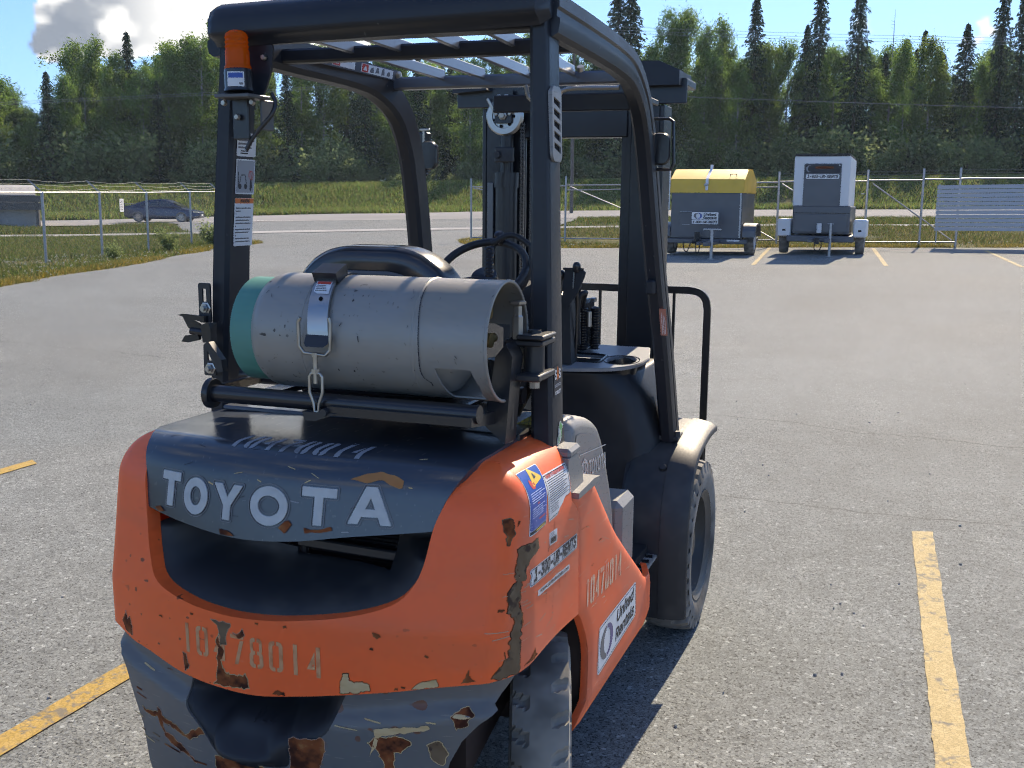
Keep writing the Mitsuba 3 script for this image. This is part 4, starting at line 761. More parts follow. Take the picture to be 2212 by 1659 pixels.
b_ = urp.buffer(-0.002); on_surface(b_.difference(b_.buffer(-0.0016)), side_fn, 'ink', 'decal_border', CWT, lift=0.0013)
text_on('1-300-UR-RENTS', side_fn, 'ink', CWT, mixq(UR, .04, .20), mixq(UR, .955, .20), 0.0275, slant=0.16, fat=0.0011)
UL = [(0.190, 0.785), (0.424, 0.770), (0.424, 0.784), (0.187, 0.800)]
on_surface(jag(UL, .002, .01, 4), side_fn, 'decal_white', 'web_decal', CWT, label='narrow torn decal with a web address'); text_on('www.unitedrentals.com', side_fn, 'ink', CWT, mixq(UL, .06, .3), mixq(UL, .96, .3), 0.0085, bold=False, fat=0.0004)

# ================================================================ side panels, engine hood, cowl, steps, wheels
PANEL = [(0.440, 0.937), (0.478, 0.947), (0.630, 0.945), (0.660, 0.925), (0.781, 0.821), (0.917, 0.709), (1.23, 0.500), (1.29, 0.458), (1.34, 0.445), (1.38, 0.446), (1.42, 0.448), (1.455, 0.430), (1.42, 0.253), (0.577, 0.271), (0.605, 0.299), (0.642, 0.331), (0.652, 0.448), (0.628, 0.514), (0.575, 0.584), (0.535, 0.618), (0.516, 0.632), (0.506, 0.80), (0.498, 0.895), (0.474, 0.918)]
PANP = sg.Polygon(cr(PANEL[:13], 3)+cr(PANEL[13:21], 3)+PANEL[21:]).buffer(0)
def panel_fn(sgn):
    def fn(s, v, dep=0.0):
        s, v = np.asarray(s, float), np.asarray(v, float)
        inn = 0.045*np.clip((s-1.36)/0.14, 0, 1)+0.02*np.clip((0.33-v)/0.07, 0, 1)+0.22*np.maximum(0, v-0.93)
        edge = 0.008*np.exp(-shapely.distance(PANP.exterior, shapely.points(s, v))/0.008)
        return np.stack([s, sgn*(CW_W-0.003-inn-edge-np.asarray(dep)), v], -1)
    return fn
pfn = panel_fn(-1)
SP = add('side_panel', wrap(PANP, 0.014, pfn, thick=0.02), 'orange_paint', FL, smooth=40, label='right orange side panel with faded number and rental decal')
add('side_panel', wrap(PANP, 0.03, panel_fn(1), thick=0.02), 'orange_paint', FL, smooth=40)
num_on(pfn, 'stencil_side', SP, 0.585, 0.610, 0.37, 0.075, mirror=False, slope=-0.085, w=0.038, gap=0.010, sw=0.0135, lift=0.0008, label='faded stencilled number on the side panel')
UN = [(0.715, 0.366), (1.155, 0.380), (1.145, 0.494), (0.725, 0.503)]
up_ = quadp(UN, 0.014); on_surface(up_, pfn, 'decal_white', 'rental_decal', SP, lift=0.0009, label='white decal reading United Rentals with a ring emblem')
b_ = up_.buffer(-0.005); on_surface(b_.difference(b_.buffer(-0.0022)), pfn, 'ink', 'decal_border', SP, lift=0.0014)
def ringlogo(fn, parent, cx, cz, rx, rz, m1, m2, lift):
    o = affinity.scale(sg.Point(0, 0).buffer(1, 24), rx, rz); i = affinity.translate(affinity.scale(sg.Point(0, 0).buffer(1, 24), rx*0.50, rz*0.74), rx*0.06, 0)
    ring_ = affinity.translate(o.difference(i), cx, cz)
    on_surface(ring_.intersection(sg.box(-9, -9, cx-rx*0.06, 9)), fn, m1, 'emblem', parent, lift=lift); on_surface(ring_.intersection(sg.box(cx+rx*0.06, -9, 9, 9)), fn, m2, 'emblem', parent, lift=lift)
ringlogo(pfn, SP, 0.808, 0.434, 0.068, 0.048, 'ink_grey', 'ink_violet', 0.0015)
text_on('United', pfn, 'ink', SP, (0.915, 0.447), (1.115, 0.447), 0.034, lift=0.0015, slant=0.2, fat=0.001); text_on('Rentals', pfn, 'ink', SP, (0.905, 0.394), (1.125, 0.396), 0.034, lift=0.0015, slant=0.2, fat=0.001)
r_ = np.random.default_rng(28)
for k in range(42):
    x = r_.uniform(0.50, 1.1); z = r_.uniform(0.45, 0.88); L = r_.uniform(0.01, 0.09); a = r_.normal(-0.15, 0.12)
    if not PANP.buffer(-0.03).contains(sg.Point(x, z)) or not PANP.buffer(-0.02).contains(sg.Point(x+L, z+L*a)): continue
    on_surface(sg.LineString([(x, z), (x+L, z+L*a)]).buffer(r_.uniform(0.0004, 0.0012)), pfn, ('pale_edge', 'stencil_side', 'rust')[k % 3], 'scratch', SP, lift=0.0008)
for P, sd in (([(0.515, 0.80), (0.60, 0.79), (0.70, 0.775), (0.83, 0.752), (0.70, 0.768), (0.60, 0.783)], 1), ([(0.50, 0.83), (0.56, 0.81), (0.55, 0.78), (0.52, 0.80)], 2)): 
    pass
# dark inside of the wheel arches and the underside
add('underbody', cat([extr([(0.20, 0.30), (0.20, 0.62), (0.46, 0.72), (0.70, 0.72), (0.72, 0.42), (1.9, 0.42), (1.9, 0.24), (0.68, 0.22), (0.66, 0.42)], -0.36, 0.36, 'xz'), box(0.66, 0.70, -0.51, 0.51, 0.27, 0.70), box(0.2, 0.7, -0.50, 0.50, 0.66, 0.70), box(0.70, 1.42, -0.505, 0.505, 0.28, 0.31)]), mat('arch_brown', (0.035, 0.022, 0.018), 0.8), FL, smooth=False)
# grey trim piece at the pillar foot
add('pillar_trim', cat([hull([(x, y, z) for y in (-0.545, -0.40) for x, z in ((0.462, 0.950), (0.462, 0.935), (0.655, 0.935), (0.655, 0.948), (0.60, 0.955))]), hull([(x, y, z) for y in (-0.527, -0.42) for x, z in ((0.43, 0.95), (0.43, 1.04), (0.50, 1.04), (0.55, 0.99), (0.56, 0.95))]), box(0.44, 0.53, -0.528, -0.43, 1.035, 1.06, 0.008)]), 'grey_panel', FL)
add('pillar_trim', mov(cat([hull([(x, y, z) for y in (0.40, 0.545) for x, z in ((0.462, 0.950), (0.462, 0.935), (0.655, 0.935), (0.655, 0.948))]), hull([(x, y, z) for y in (0.42, 0.527) for x, z in ((0.43, 0.95), (0.43, 1.04), (0.50, 1.04), (0.56, 0.95))])]), (0, 0, 0)), 'grey_panel', FL)
# engine hood under the seat
EH = sg.Polygon(cr([(0.52, 0.55), (0.52, 0.94), (0.60, 0.965), (0.625, 1.06), (0.67, 1.09), (0.80, 1.07), (0.90, 1.035), (0.965, 0.965), (1.02, 0.88), (1.075, 0.78), (1.11, 0.66), (1.12, 0.55)], 4)).buffer(0)
def rounded_extr(poly, half, r, steps=5):
    lo = []
    ms = []
    prev = None
    for k in range(steps+1):
        a = PI/2*k/steps; off, y = r*(1-math.cos(a)), half-r+r*math.sin(a)
        g_ = poly.buffer(-off, join_style=1); L = g_.exterior; p = np.array([L.interpolate(t, True).coords[0] for t in np.linspace(0, 1, 160, endpoint=False)])
        lo.append((p, y))
    R = [np.c_[p[:, 0], np.full(160, y), p[:, 1]] for p, y in lo]; R = [q*[1, -1, 1] for q in R[::-1]]+R
    n = 160; V = np.vstack(R); F = []
    for k in range(len(R)-1):
        i = np.arange(n); F += [np.stack([k*n+i, k*n+(i+1) % n, (k+1)*n+(i+1) % n], 1), np.stack([k*n+i, (k+1)*n+(i+1) % n, (k+1)*n+i], 1)]
    ms.append(trimesh.Trimesh(V, np.vstack(F), process=False))
    for sg_, q in ((-1, R[0]), (1, R[-1])):
        vv, ff = trimesh.creation.triangulate_polygon(sg.Polygon(q[:, [0, 2]]), engine='earcut'); ms.append(trimesh.Trimesh(np.c_[vv[:, 0], np.full(len(vv), q[0, 1]), vv[:, 1]], ff if sg_ > 0 else ff[:, ::-1], process=False))
    return cat(ms)
ENG = add('engine_hood', rounded_extr(EH, 0.475, 0.045), 'grey_panel', FL, smooth=40, label='light grey engine hood with embossed name on its side')
fe = flat(-0.4755)
text_on('TOYOTA', fe, 'letter_white', ENG, (0.785, 0.908), (0.965, 0.895), 0.042, lift=0.001)
for a_, b_, rx, rz in ((0.742, 0.925, 0.036, 0.040),):
    for (dx, dz, u, w) in ((0, 0, 1, 1), (0, 0.006, 0.42, 0.94), (0, 0.016, 0.78, 0.42)):
        o = affinity.translate(affinity.scale(sg.Point(0, 0).buffer(1, 20), rx*u, rz*w), a_+dx, b_+dz); on_surface(o.difference(o.buffer(-0.0045)), fe, 'letter_white', 'emblem', ENG, lift=0.001, cell=0.02)
on_surface(sg.LineString([(0.70, 0.985), (0.955, 0.960)]).buffer(0.0015), fe, 'letter_white', 'trim_line', ENG, lift=0.001, cell=0.05)
add('battery_box', box(1.13, 1.31, -0.485, -0.30, 0.50, 0.74, 0.02), 'grey_panel', FL)
# floor and step
STEP = add('step', cat([box(1.33, 1.60, -0.505, -0.34, 0.425, 0.438, 0.003)]), mat('step_metal', lambda p, n, uv: mi.Color3f(0.42, 0.42, 0.40)*(0.8+0.4*fbm(p.x*30, p.y*30)), 0.4, metal=0.5), FL, label='worn bare metal step')
for i in range(4):
    for j in range(3): add('grip_hole', rot(box(1.37+i*0.055, 1.40+i*0.055, -0.495+j*0.05, -0.47+j*0.05, 0.4375, 0.4395), [0, 0, 1], 12, (1.385+i*0.055, -0.48+j*0.05, 0.41)), 'dark_void', STEP, smooth=False)
add('floor_plate', cat([box(1.12, 1.72, -0.47, 0.47, 0.44, 0.47), box(1.30, 1.70, -0.36, -0.34, 0.30, 0.46)]), 'black_plastic', FL)
# cowl: dark moulded body below the deck
def loft(secs, n=None):
    V = np.vstack(secs); m = len(secs[0]); F = []
    for k in range(len(secs)-1):
        i = np.arange(m); F += [np.stack([k*m+i, k*m+(i+1) % m, (k+1)*m+(i+1) % m], 1), np.stack([k*m+i, (k+1)*m+(i+1) % m, (k+1)*m+i], 1)]
    for sgn, k in ((-1, 0), (1, len(secs)-1)):
        q = secs[k]; c = np.arange(1, m-1); f = np.stack([c*0, c, c+1], 1)+k*m; F.append(f if sgn > 0 else f[:, ::-1])
    M = trimesh.Trimesh(V, np.vstack(F), process=False); M.fix_normals(); return M
def cowl_sec(z, back, side, w):
    P = [(2.08, w), (2.08, -w), (side+0.10, -w), (side+0.02, -w+0.03), (side-0.01, -w+0.10), (back+0.03, -0.20), (back, 0.0), (back+0.03, 0.2), (side-0.01, w-0.10), (side+0.02, w-0.03), (side+0.10, w)]
    return np.array([(x, y, z) for x, y in P])
add('cowl', loft([cowl_sec(0.42, 1.60, 1.66, 0.485), cowl_sec(0.60, 1.66, 1.68, 0.48), cowl_sec(0.80, 1.72, 1.72, 0.46), cowl_sec(0.95, 1.69, 1.73, 0.42), cowl_sec(1.035, 1.655, 1.74, 0.375), cowl_sec(1.05, 1.66, 1.75, 0.365)]), 'black_plastic', FL, smooth=60, label='dark moulded front cowl below the instrument deck')
dk = sg.Polygon(cr([(2.02, 0.36), (1.74, 0.36), (1.65, 0.2), (1.635, 0.0), (1.645, -0.16), (1.685, -0.30), (1.76, -0.375), (1.86, -0.395)], 4)+[(2.02, -0.36)]).buffer(0)
cup = affinity.translate(affinity.scale(sg.Point(0, 0).buffer(1, 20), 0.062, 0.052), 1.80, -0.305); tray = sg.box(1.745, -0.235, 1.86, -0.10).buffer(-.015).buffer(.015)
tilt_ = lambda m: rot(m, [0, 1, 0], -6.0, (1.65, 0, 1.052))
DK = add('deck', tilt_(extr(dk.difference(cup).difference(tray), 1.050, 1.064, 'xy', b=0.003)), 'deck_paint', FL, label='grey instrument deck with a round cup hole')
add('cup_well', tilt_(lathe([(0.0, -0.07), (0.050, -0.07), (0.060, 0.0), (0.064, 0.0135), (0.067, 0.0142), (0.067, 0.010)], (1.80, -0.305, 1.052), (0, 0, 1), 28)), 'black_satin', DK)
add('tray', tilt_(cat([extr(tray.buffer(0.004), 1.035, 1.047, 'xy'), extr(tray.buffer(0.008).difference(tray.buffer(-0.004)), 1.062, 1.068, 'xy', b=0.002)])), 'black_satin', DK)
# --- front wheel houses and fenders
FP = smoothpath([(2.15, 0, 0.806), (2.06, 0, 0.809), (1.97, 0, 0.806), (1.86, 0, 0.792), (1.75, 0, 0.765), (1.66, 0, 0.70), (1.605, 0, 0.60), (1.585, 0, 0.48), (1.588, 0, 0.33), (1.60, 0, 0.20)], 4)
def strip(path, prof, sgn):
    """prof: (y, drop) rows; a thin sheet bent along the path."""
    t, a, b = frames(path, (0, 0, 1)); nn = np.stack([-t[:, 2], 0*t[:, 0], t[:, 0]], 1); nn *= -np.sign(nn[:1, 2:])*-1
    nn = np.where((nn[:, 2:] < 0) & (np.arange(len(nn))[:, None] < 8), -nn, nn)
    pr = np.array(prof); th = 0.006
    def sheet(o): return np.stack([np.stack([path[:, 0]+nn[:, 0]*(o-d), np.full(len(path), sgn*y), path[:, 2]+nn[:, 2]*(o-d)], 1) for y, d in pr], 1)
    A, B = sheet(th), sheet(-th); n, m = A.shape[:2]; V = np.vstack([A.reshape(-1, 3), B.reshape(-1, 3)]); i, j = np.meshgrid(np.arange(n-1), np.arange(m-1), indexing='ij')
    q = np.stack([i*m+j, i*m+j+1, (i+1)*m+j+1, (i+1)*m+j], -1).reshape(-1, 4); o = n*m
    ed = [np.stack([j0*m+0, (j0+1)*m+0, (j0+1)*m+0+o, j0*m+0+o], 1) for j0 in [np.arange(n-1)]]+[np.stack([j0*m+m-1+o, (j0+1)*m+m-1+o, (j0+1)*m+m-1, j0*m+m-1], 1) for j0 in [np.arange(n-1)]]
    k = np.arange(m-1); ed += [np.stack([k, k+o, k+1+o, k+1], 1), np.stack([(n-1)*m+k, (n-1)*m+k+1, (n-1)*m+k+1+o, (n-1)*m+k+o], 1)]
    Q = np.vstack([q, q[:, ::-1]+o]+ed); return trimesh.Trimesh(V, np.vstack([Q[:, [0, 1, 2]], Q[:, [0, 2, 3]]]), process=False)
for sgn in (-1, 1):
    F_ = add('fender', strip(FP, [(0.36, 0.02), (0.38, 0.004), (0.42, 0), (0.50, 0.0), (0.515, 0.004), (0.517, 0.012)], sgn), 'fender_grey', FL, smooth=60, label='scuffed grey fender over the right front wheel' if sgn < 0 else None)
    add('flare', strip(FP, [(0.509, 0.003), (0.511, -0.004), (0.53, -0.003), (0.575, 0.006), (0.600, 0.018), (0.605, 0.026)], sgn), 'fender_grey', F_, smooth=60)
    add('bolt', lathe([(0, 0.012), (0.011, 0.011), (0.014, 0.004), (0.014, -0.01)], (1.675, sgn*0.495, 0.725), (-0.75, 0, 0.66), 12), 'dark_steel', F_)
    add('wheel_house', extr([(1.60, 0.20), (1.60, 0.60), (1.68, 0.72), (1.80, 0.79), (2.24, 0.78), (2.24, 0.20)], min(sgn*0.375, sgn*0.36), max(sgn*0.375, sgn*0.36), 'xz'), 'black_plastic', FL)
# --- wheels
def tyre(R, wd, rim_r, lugs, depth, n=220, shoulder=0.32, lean=0.5, closed=True):
    """tyre about the y axis, centred; lugs cut into both shoulders of the tread."""
    h = wd/2; pr = [(rim_r, -h*0.80), (rim_r+0.012, -h*0.86), (rim_r+(R-rim_r)*0.35, -h*0.99), (rim_r+(R-rim_r)*0.62, -h*0.97), (R-0.040, -h*0.93), (R-0.022, -h*0.90)]
    tread = [(R-0.010*abs(u)**2.5, h*0.88*u) for u in np.linspace(-1, 1, 17)]
    pr = pr+tread+[(r, -y) for r, y in pr[::-1]]; pr = np.array(pr); a = np.arange(n)*2*PI/n; m = len(pr)
    A, I = np.meshgrid(a, np.arange(m), indexing='ij'); r = pr[I, 0].copy(); y = pr[I, 1].copy(); u = y/(h*0.88)
    ph = (A*lugs/(2*PI)+lean*np.abs(u)**1.5*0.5+0.5*(u > 0)) % 1
    cut = (ph < 0.34)*np.clip((np.abs(u)-shoulder)/0.10, 0, 1)*(r > R-0.045)
    r = r-depth*cut*np.clip((r-(R-0.06))/0.03, 0, 1)
    v = np.stack([r*np.cos(A), y, r*np.sin(A)], -1).reshape(-1, 3); i, j = np.meshgrid(np.arange(n), np.arange(m-1), indexing='ij')
    q = np.stack([i*m+j, i*m+j+1, ((i+1) % n)*m+j+1, ((i+1) % n)*m+j], -1).reshape(-1, 4)
    return trimesh.Trimesh(v, np.vstack([q[:, [0, 2, 1]], q[:, [0, 3, 2]]]), process=False)
def wheel(x, y, R, wd, rim_r, lugs, sgn, depth, ang=0, lab=None, sh=0.32):
    k = FL+'__wheel'; k = free(k); labels[k] = {'label': lab} if lab else {}
    if not lab: labels.pop(k)
    t = tyre(R, wd, rim_r, lugs, depth, shoulder=sh); add('tyre', mov(rot(t, [0, 0, 1], ang), (x, y, R-0.004)), 'dusty_rubber' if x < 1 else 'rubber', k, smooth=42)
    o = sgn*wd/2
    pr = [(0, -o*0.15), (rim_r*0.42, -o*0.12), (rim_r*0.5, -o*0.02), (rim_r*0.82, o*0.05), (rim_r*0.88, o*0.35), (rim_r*0.90, o*0.72), (rim_r*0.99, o*0.80), (rim_r*1.05, o*0.90), (rim_r*1.06, o*0.84), (rim_r*1.0, o*0.74)]
    rm = lathe(pr, (0, 0, 0), (0, 1, 0), 64); add('rim', mov(rot(rm, [0, 0, 1], ang), (x, y, R-0.004)), 'rim_paint', k, smooth=40)
    hub = [lathe([(0, o*0.55), (0.05, o*0.55), (0.058, o*0.45), (0.06, -o*0.1)], (0, 0, 0), (0, 1, 0), 24)]+[lathe([(0, o*0.16), (0.011, o*0.16), (0.012, 0)], (math.cos(a)*rim_r*0.62, o*0.02, math.sin(a)*rim_r*0.62), (0, 1, 0), 6) for a in np.arange(6)*PI/3]
    add('hub', mov(rot(cat(hub), [0, 0, 1], ang), (x, y, R-0.004)), 'dark_steel', k, smooth=40)
wheel(2.08, -0.487, 0.334, 0.19, 0.205, 32, -1, 0.020, lab='right front wheel with ribbed pneumatic tyre')
wheel(2.08, 0.487, 0.334, 0.19, 0.205, 32, 1, 0.020)
wheel(0.53, -0.432, 0.272, 0.155, 0.16, 20, -1, 0.014, 18.5, lab='right rear wheel with worn lugged tyre', sh=0.42)
wheel(0.53, 0.452, 0.272, 0.155, 0.16, 20, 1, 0.014, 18.5, sh=0.42)

# ================================================================ overhead guard
def pillar(rows, sgn, r=0.010):
    S = []
    for z, xb, xf, yo, yi in rows:
        p = [(xb+r, yo), (xb, yo-r*0.8), (xb, yi+r), (xb+r, yi), (xf-r, yi), (xf, yi+r), (xf, yo-r*0.8), (xf-r, yo)]; S.append(np.array([(a, sgn*b, z) for a, b in p]))
    return loft(S)
RP = [(0.90, 0.425, 0.580, 0.492, 0.434), (1.02, 0.426, 0.545, 0.487, 0.432), (1.13, 0.430, 0.530, 0.482, 0.428), (1.56, 0.438, 0.534, 0.468, 0.418), (2.06, 0.450, 0.540, 0.452, 0.406)]
LP = [(0.90, 0.425, 0.580, 0.486, 0.436), (1.02, 0.426, 0.550, 0.485, 0.434), (1.13, 0.430, 0.542, 0.482, 0.430), (1.56, 0.438, 0.548, 0.462, 0.410), (2.06, 0.450, 0.556, 0.426, 0.374)]
GD = free(FL+'__overhead_guard'); labels[GD] = {'label': 'dark overhead guard of pillars, beams and roof bars'}
PR = add('rear_pillar', pillar(RP, -1), 'guard_paint', GD, smooth=40); PL = add('rear_pillar', pillar(LP, 1), 'guard_paint', GD, smooth=40)
def rail(sgn):
    up = 0.012 if sgn < 0 else 0.0
    P = smoothpath([(0.47, sgn*0.445, 2.052+up), (0.80, sgn*0.446, 2.044+up), (1.15, sgn*0.434, 2.036+up), (1.32, sgn*0.428, 2.012+up), (1.46, sgn*0.425, 1.950+up/2), (1.545, sgn*0.425, 1.85), (1.60, sgn*0.428, 1.72), (1.68, sgn*0.440, 1.45), (1.77, sgn*0.462, 1.12), (1.845, sgn*0.480, 0.80)], 5)
    S = np.array([(-0.028, -0.045), (-0.028, 0.030), (-0.018, 0.046), (0.012, 0.050), (0.026, 0.042), (0.030, 0.022), (0.030, 0.010), (0.022, 0.006), (0.022, -0.010), (0.028, -0.016), (0.028, -0.045)])
    if sgn > 0: S = S*[-1, 1]; S = S[::-1]
    return sweep(P, S*[1, 1], up=(0, 0, 1))
for sgn in (-1, 1): add('side_rail', rail(sgn), 'guard_paint', GD, smooth=25, label='right side rail bending down into the front pillar' if sgn < 0 else None)
add('foot_plate', cat([box(1.80, 1.90, -0.52, -0.44, 0.795, 0.812, 0.004), lathe([(0, .02), (.012, .02), (.013, 0)], (1.815, -0.512, 0.81), (0, 0, 1), 8)]), 'fender_grey', GD)
# rear header: rounded beam with lips under it
hd = sg.Polygon([(0.320, 2.045), (0.322, 2.074), (0.335, 2.100), (0.365, 2.118), (0.41, 2.124), (0.46, 2.118), (0.46, 2.070), (0.40, 2.060), (0.376, 2.030), (0.374, 2.016), (0.362, 2.013), (0.352, 2.024), (0.336, 2.030), (0.324, 2.036)])
def header():
    n = 46; S = np.array(hd.exterior.coords[:-1]); secs = []
    for k, y in enumerate(np.linspace(0.446, -0.458, n)):
        e = min((0.446-y)/0.045, (y+0.458)/0.03); f = 1 if e > 1 else math.sqrt(max(0.02, 1-(1-e)**2)); c = np.array([0.41, 2.06]); q = c+(S-c)*[0.45+0.55*f, 0.55+0.45*f]
        secs.append(np.c_[q[:, 0]+0.075, np.full(len(q), y), q[:, 1]+0.004+0.018*(0.446-y)/0.9])
    return loft(secs)
add('rear_header', header(), 'guard_paint', GD, smooth=35, label='rounded rear roof beam')
add('header_lip', cat([box(0.47, 0.535, -0.42, 0.40, 2.034, 2.044, 0.003)]), 'guard_paint', GD)
add('cross_beam', rot(box(0.73, 0.775, -0.44, 0.43, 2.016, 2.054, 0.006), [0, 0, 1], 0, (0.7, 0, 2)), 'guard_paint', GD)
add('front_beam', cat([box(1.385, 1.43, -0.42, 0.42, 2.008, 2.048, 0.006)]), 'bar_paint', GD)
def bar(y0, y1, tl=-10):
    m = box(0.53, 1.40, -0.006, 0.006, -0.017, 0.017, 0.002); m = rot(m, [1, 0, 0], tl); dy = math.degrees(math.atan2(y1-y0, 0.94)); m = rot(m, [0, 0, 1], dy, (0.46, 0, 0)); return mov(m, (0, y0, 2.050))
for y0, y1 in ((0.190, 0.221), (0.050, 0.079), (-0.125, -0.074), (-0.28, -0.225)): add('roof_bar', bar(y0, y1), 'bar_paint', GD)
WPL = add('warning_plate', hull([(x, y, z) for x, y, z in ((0.90, 0.387, 2.068), (0.90, 0.392, 2.034), (1.395, 0.387, 2.070), (1.395, 0.392, 2.036), (0.90, 0.394, 2.068), (1.395, 0.394, 2.070))]), 'bar_paint', GD)
def wf(s, v, dep=0.0): s = np.asarray(s, float); return np.stack([s, 0.3865+np.asarray(dep)+0.005*(2.068-np.asarray(v))/0.034, np.asarray(v, float)], -1)
for a_, b_ in ((0.96, 1.10), (1.14, 1.36)): on_surface(sg.box(a_, 2.039, b_, 2.065), wf, 'decal_white', 'warning_strip', GD, cell=0.05)
for x in (0.965, 1.145):
    on_surface(sg.box(x, 2.040, x+0.042, 2.064), wf, 'ink_red', 'warning_field', GD, lift=0.0014, cell=0.05); on_surface(sg.Polygon([(x+.008, 2.045), (x+.034, 2.045), (x+.021, 2.060)]), wf, 'decal_white', 'warning_sign', GD, lift=0.002, cell=0.05)
for k in range(4): on_surface(jag([(1.20+k*.038, 2.043), (1.225+k*.038, 2.043), (1.22+k*.038, 2.060), (1.205+k*.038, 2.060)], .004, .006, k), wf, 'ink_grey', 'pictogram', GD, lift=0.0014, cell=0.03)
for y in (0.385, 0.265, 0.12, -0.07, -0.25): add('bar_bolt', lathe([(0, .012), (.012, .012), (.013, 0), (.013, -.01)], (1.395, y, 2.052), (-0.5, 0, 0.8), 8), 'zinc', GD)
# inner front roof plate and sun-visor latch seen past the right pillar
add('visor', cat([box(1.43, 1.72, -0.43, 0.06, 1.965, 1.985, 0.004), box(1.43, 1.45, -0.43, 0.06, 1.93, 1.985, 0.004)]), 'guard_paint', GD)
add('grab_bar', tube(smoothpath([(1.30, -0.10, 2.0), (1.30, -0.12, 1.955), (1.30, -0.20, 1.955), (1.30, -0.235, 1.985), (1.30, -0.40, 1.985)], 4), 0.007, 8), 'zinc', GD)
add('hook', tube([(1.30, -0.13, 1.995), (1.30, -0.155, 1.95), (1.30, -0.165, 1.975)], 0.006, 6), 'zinc', GD)
# louvre on the right pillar
lf = lambda s, v, dep=0.0: np.stack([np.asarray(s, float), np.full(np.shape(s), -0.4615)+np.asarray(dep)+0.032*(np.asarray(v)-1.80), np.asarray(v, float)], -1)
LVP = sg.box(0.452, 1.735, 0.522, 1.905).buffer(-0.018).buffer(0.018)
slots = [sg.Polygon([(0.464, z), (0.512, z-0.012), (0.512, z+0.004), (0.464, z+0.014)]) for z in np.arange(1.765, 1.89, 0.0255)]
LV = add('louvre', wrap(LVP.difference(ops.unary_union(slots)), 0.02, lf, thick=0.006, lift=0.006), 'grey_panel', PR, smooth=30, label='vented plastic cover on the right pillar')
add('louvre_back', wrap(LVP.buffer(-0.004), 0.03, lf, lift=0.002), 'dark_void', PR)
PF = lambda s, v, dep=0.0: np.stack([np.asarray(s, float), -(np.interp(np.asarray(v), [z for z, *_ in RP], [r[3] for r in RP])+0.0008)+np.asarray(dep), np.asarray(v, float)], -1)
on_surface(quadp([(0.452, 1.180), (0.506, 1.184), (0.502, 1.258), (0.450, 1.254)], .003), PF, 'ink', 'pillar_sticker', PR, label='small black sticker lettered SAS STABILITY')
text_on('S', PF, 'decal_white', PR, (0.455, 1.224), (0.470, 1.225), 0.022, lift=0.0018); text_on('A', PF, 'decal_orange', PR, (0.469, 1.222), (0.487, 1.223), 0.030, lift=0.0018); text_on('S', PF, 'decal_white', PR, (0.486, 1.224), (0.500, 1.225), 0.022, lift=0.0018)
text_on('STABILITY', PF, 'decal_white', PR, (0.456, 1.187), (0.501, 1.189), 0.008, lift=0.0018); lines_on([(0.455, 1.204), (0.501, 1.206), (0.500, 1.214), (0.454, 1.212)], PF, 'decal_grey', PR, 2, .5, lens=(1, 1))
lfp = jag(cr([(0.467, 1.063), (0.480, 1.063), (0.500, 1.075), (0.505, 1.095), (0.520, 1.105), (0.507, 1.108), (0.495, 1.118), (0.480, 1.105), (0.475, 1.085), (0.467, 1.075), (0.467, 1.063)], 2), .001, .006, 2)
on_surface(lfp, PF, 'decal_white', 'leaf_sticker', PR, label='small green leaf shaped sticker', cell=.006); on_surface(lfp.buffer(-0.003), PF, 'decal_green', 'leaf_field', PR, lift=.0014, cell=.006); on_surface(sg.LineString([(0.475, 1.07), (0.485, 1.10), (0.491, 1.085), (0.485, 1.07)]).buffer(0.0022), PF, 'decal_white', 'leaf_mark', PR, lift=.002)
# stickers on the back of the left pillar's inner face
LF = lambda s, v, dep=0.0: np.stack([np.interp(np.asarray(v), [z for z, *_ in LP], [r[1] for r in LP])+np.asarray(s, float), np.interp(np.asarray(v), [z for z, *_ in LP], [r[4] for r in LP])-0.0008+np.asarray(dep), np.asarray(v, float)], -1)
def lsticker(z0, z1, lab, a=0.022, b=0.108): 
    Q = [(b, z0), (a, z0), (a, z1), (b, z1)]; on_surface(quadp(Q, .003), LF, 'decal_white', 'pillar_sticker', PL, cell=.03, label=lab); return Q
Q = lsticker(1.752, 1.812, 'white notice sticker, top one on the left pillar'); lines_on(sub_q(Q, .94, .06, .30, .92), LF, 'ink_grey', PL, 4, .5, seed=2); lines_on(sub_q(Q, .80, .30, .08, .28), LF, 'ink', PL, 2, .55, seed=3)
Q = lsticker(1.655, 1.745, 'grey pictogram sticker showing a forklift, middle one on the left pillar'); on_surface(sg.Polygon(sub_q(Q, .04, .96, .04, .96)), LF, 'decal_grey', 'pictogram_field', PL, lift=.0013, cell=.03)
for u, w, a in ((.18, .12, .35), (.36, .14, .12), (.60, .14, .12), (.30, .20, .35)): pass
on_surface(ops.unary_union([sg.Point(mixq(Q, .78, .22)).buffer(.007), sg.Point(mixq(Q, .48, .22)).buffer(.007), sg.LineString([mixq(Q, .88, .62), mixq(Q, .86, .2)]).buffer(.0015), sg.LineString([mixq(Q, .80, .30), mixq(Q, .74, .55), mixq(Q, .52, .55), mixq(Q, .44, .28)]).buffer(.0013)]), LF, 'ink', 'pictogram', PL, lift=.0018)
o = sg.Point(mixq(Q, .22, .55)).buffer(.011); on_surface(o.difference(o.buffer(-.0022)).union(sg.LineString([mixq(Q, .30, .68), mixq(Q, .14, .42)]).buffer(.0011)), LF, 'ink_red', 'prohibition_sign', PL, lift=.002); on_surface(sg.LineString([mixq(Q, .22, .12), mixq(Q, .22, .42), mixq(Q, .16, .2)]).buffer(.003), LF, 'ink', 'pictogram', PL, lift=.0018)
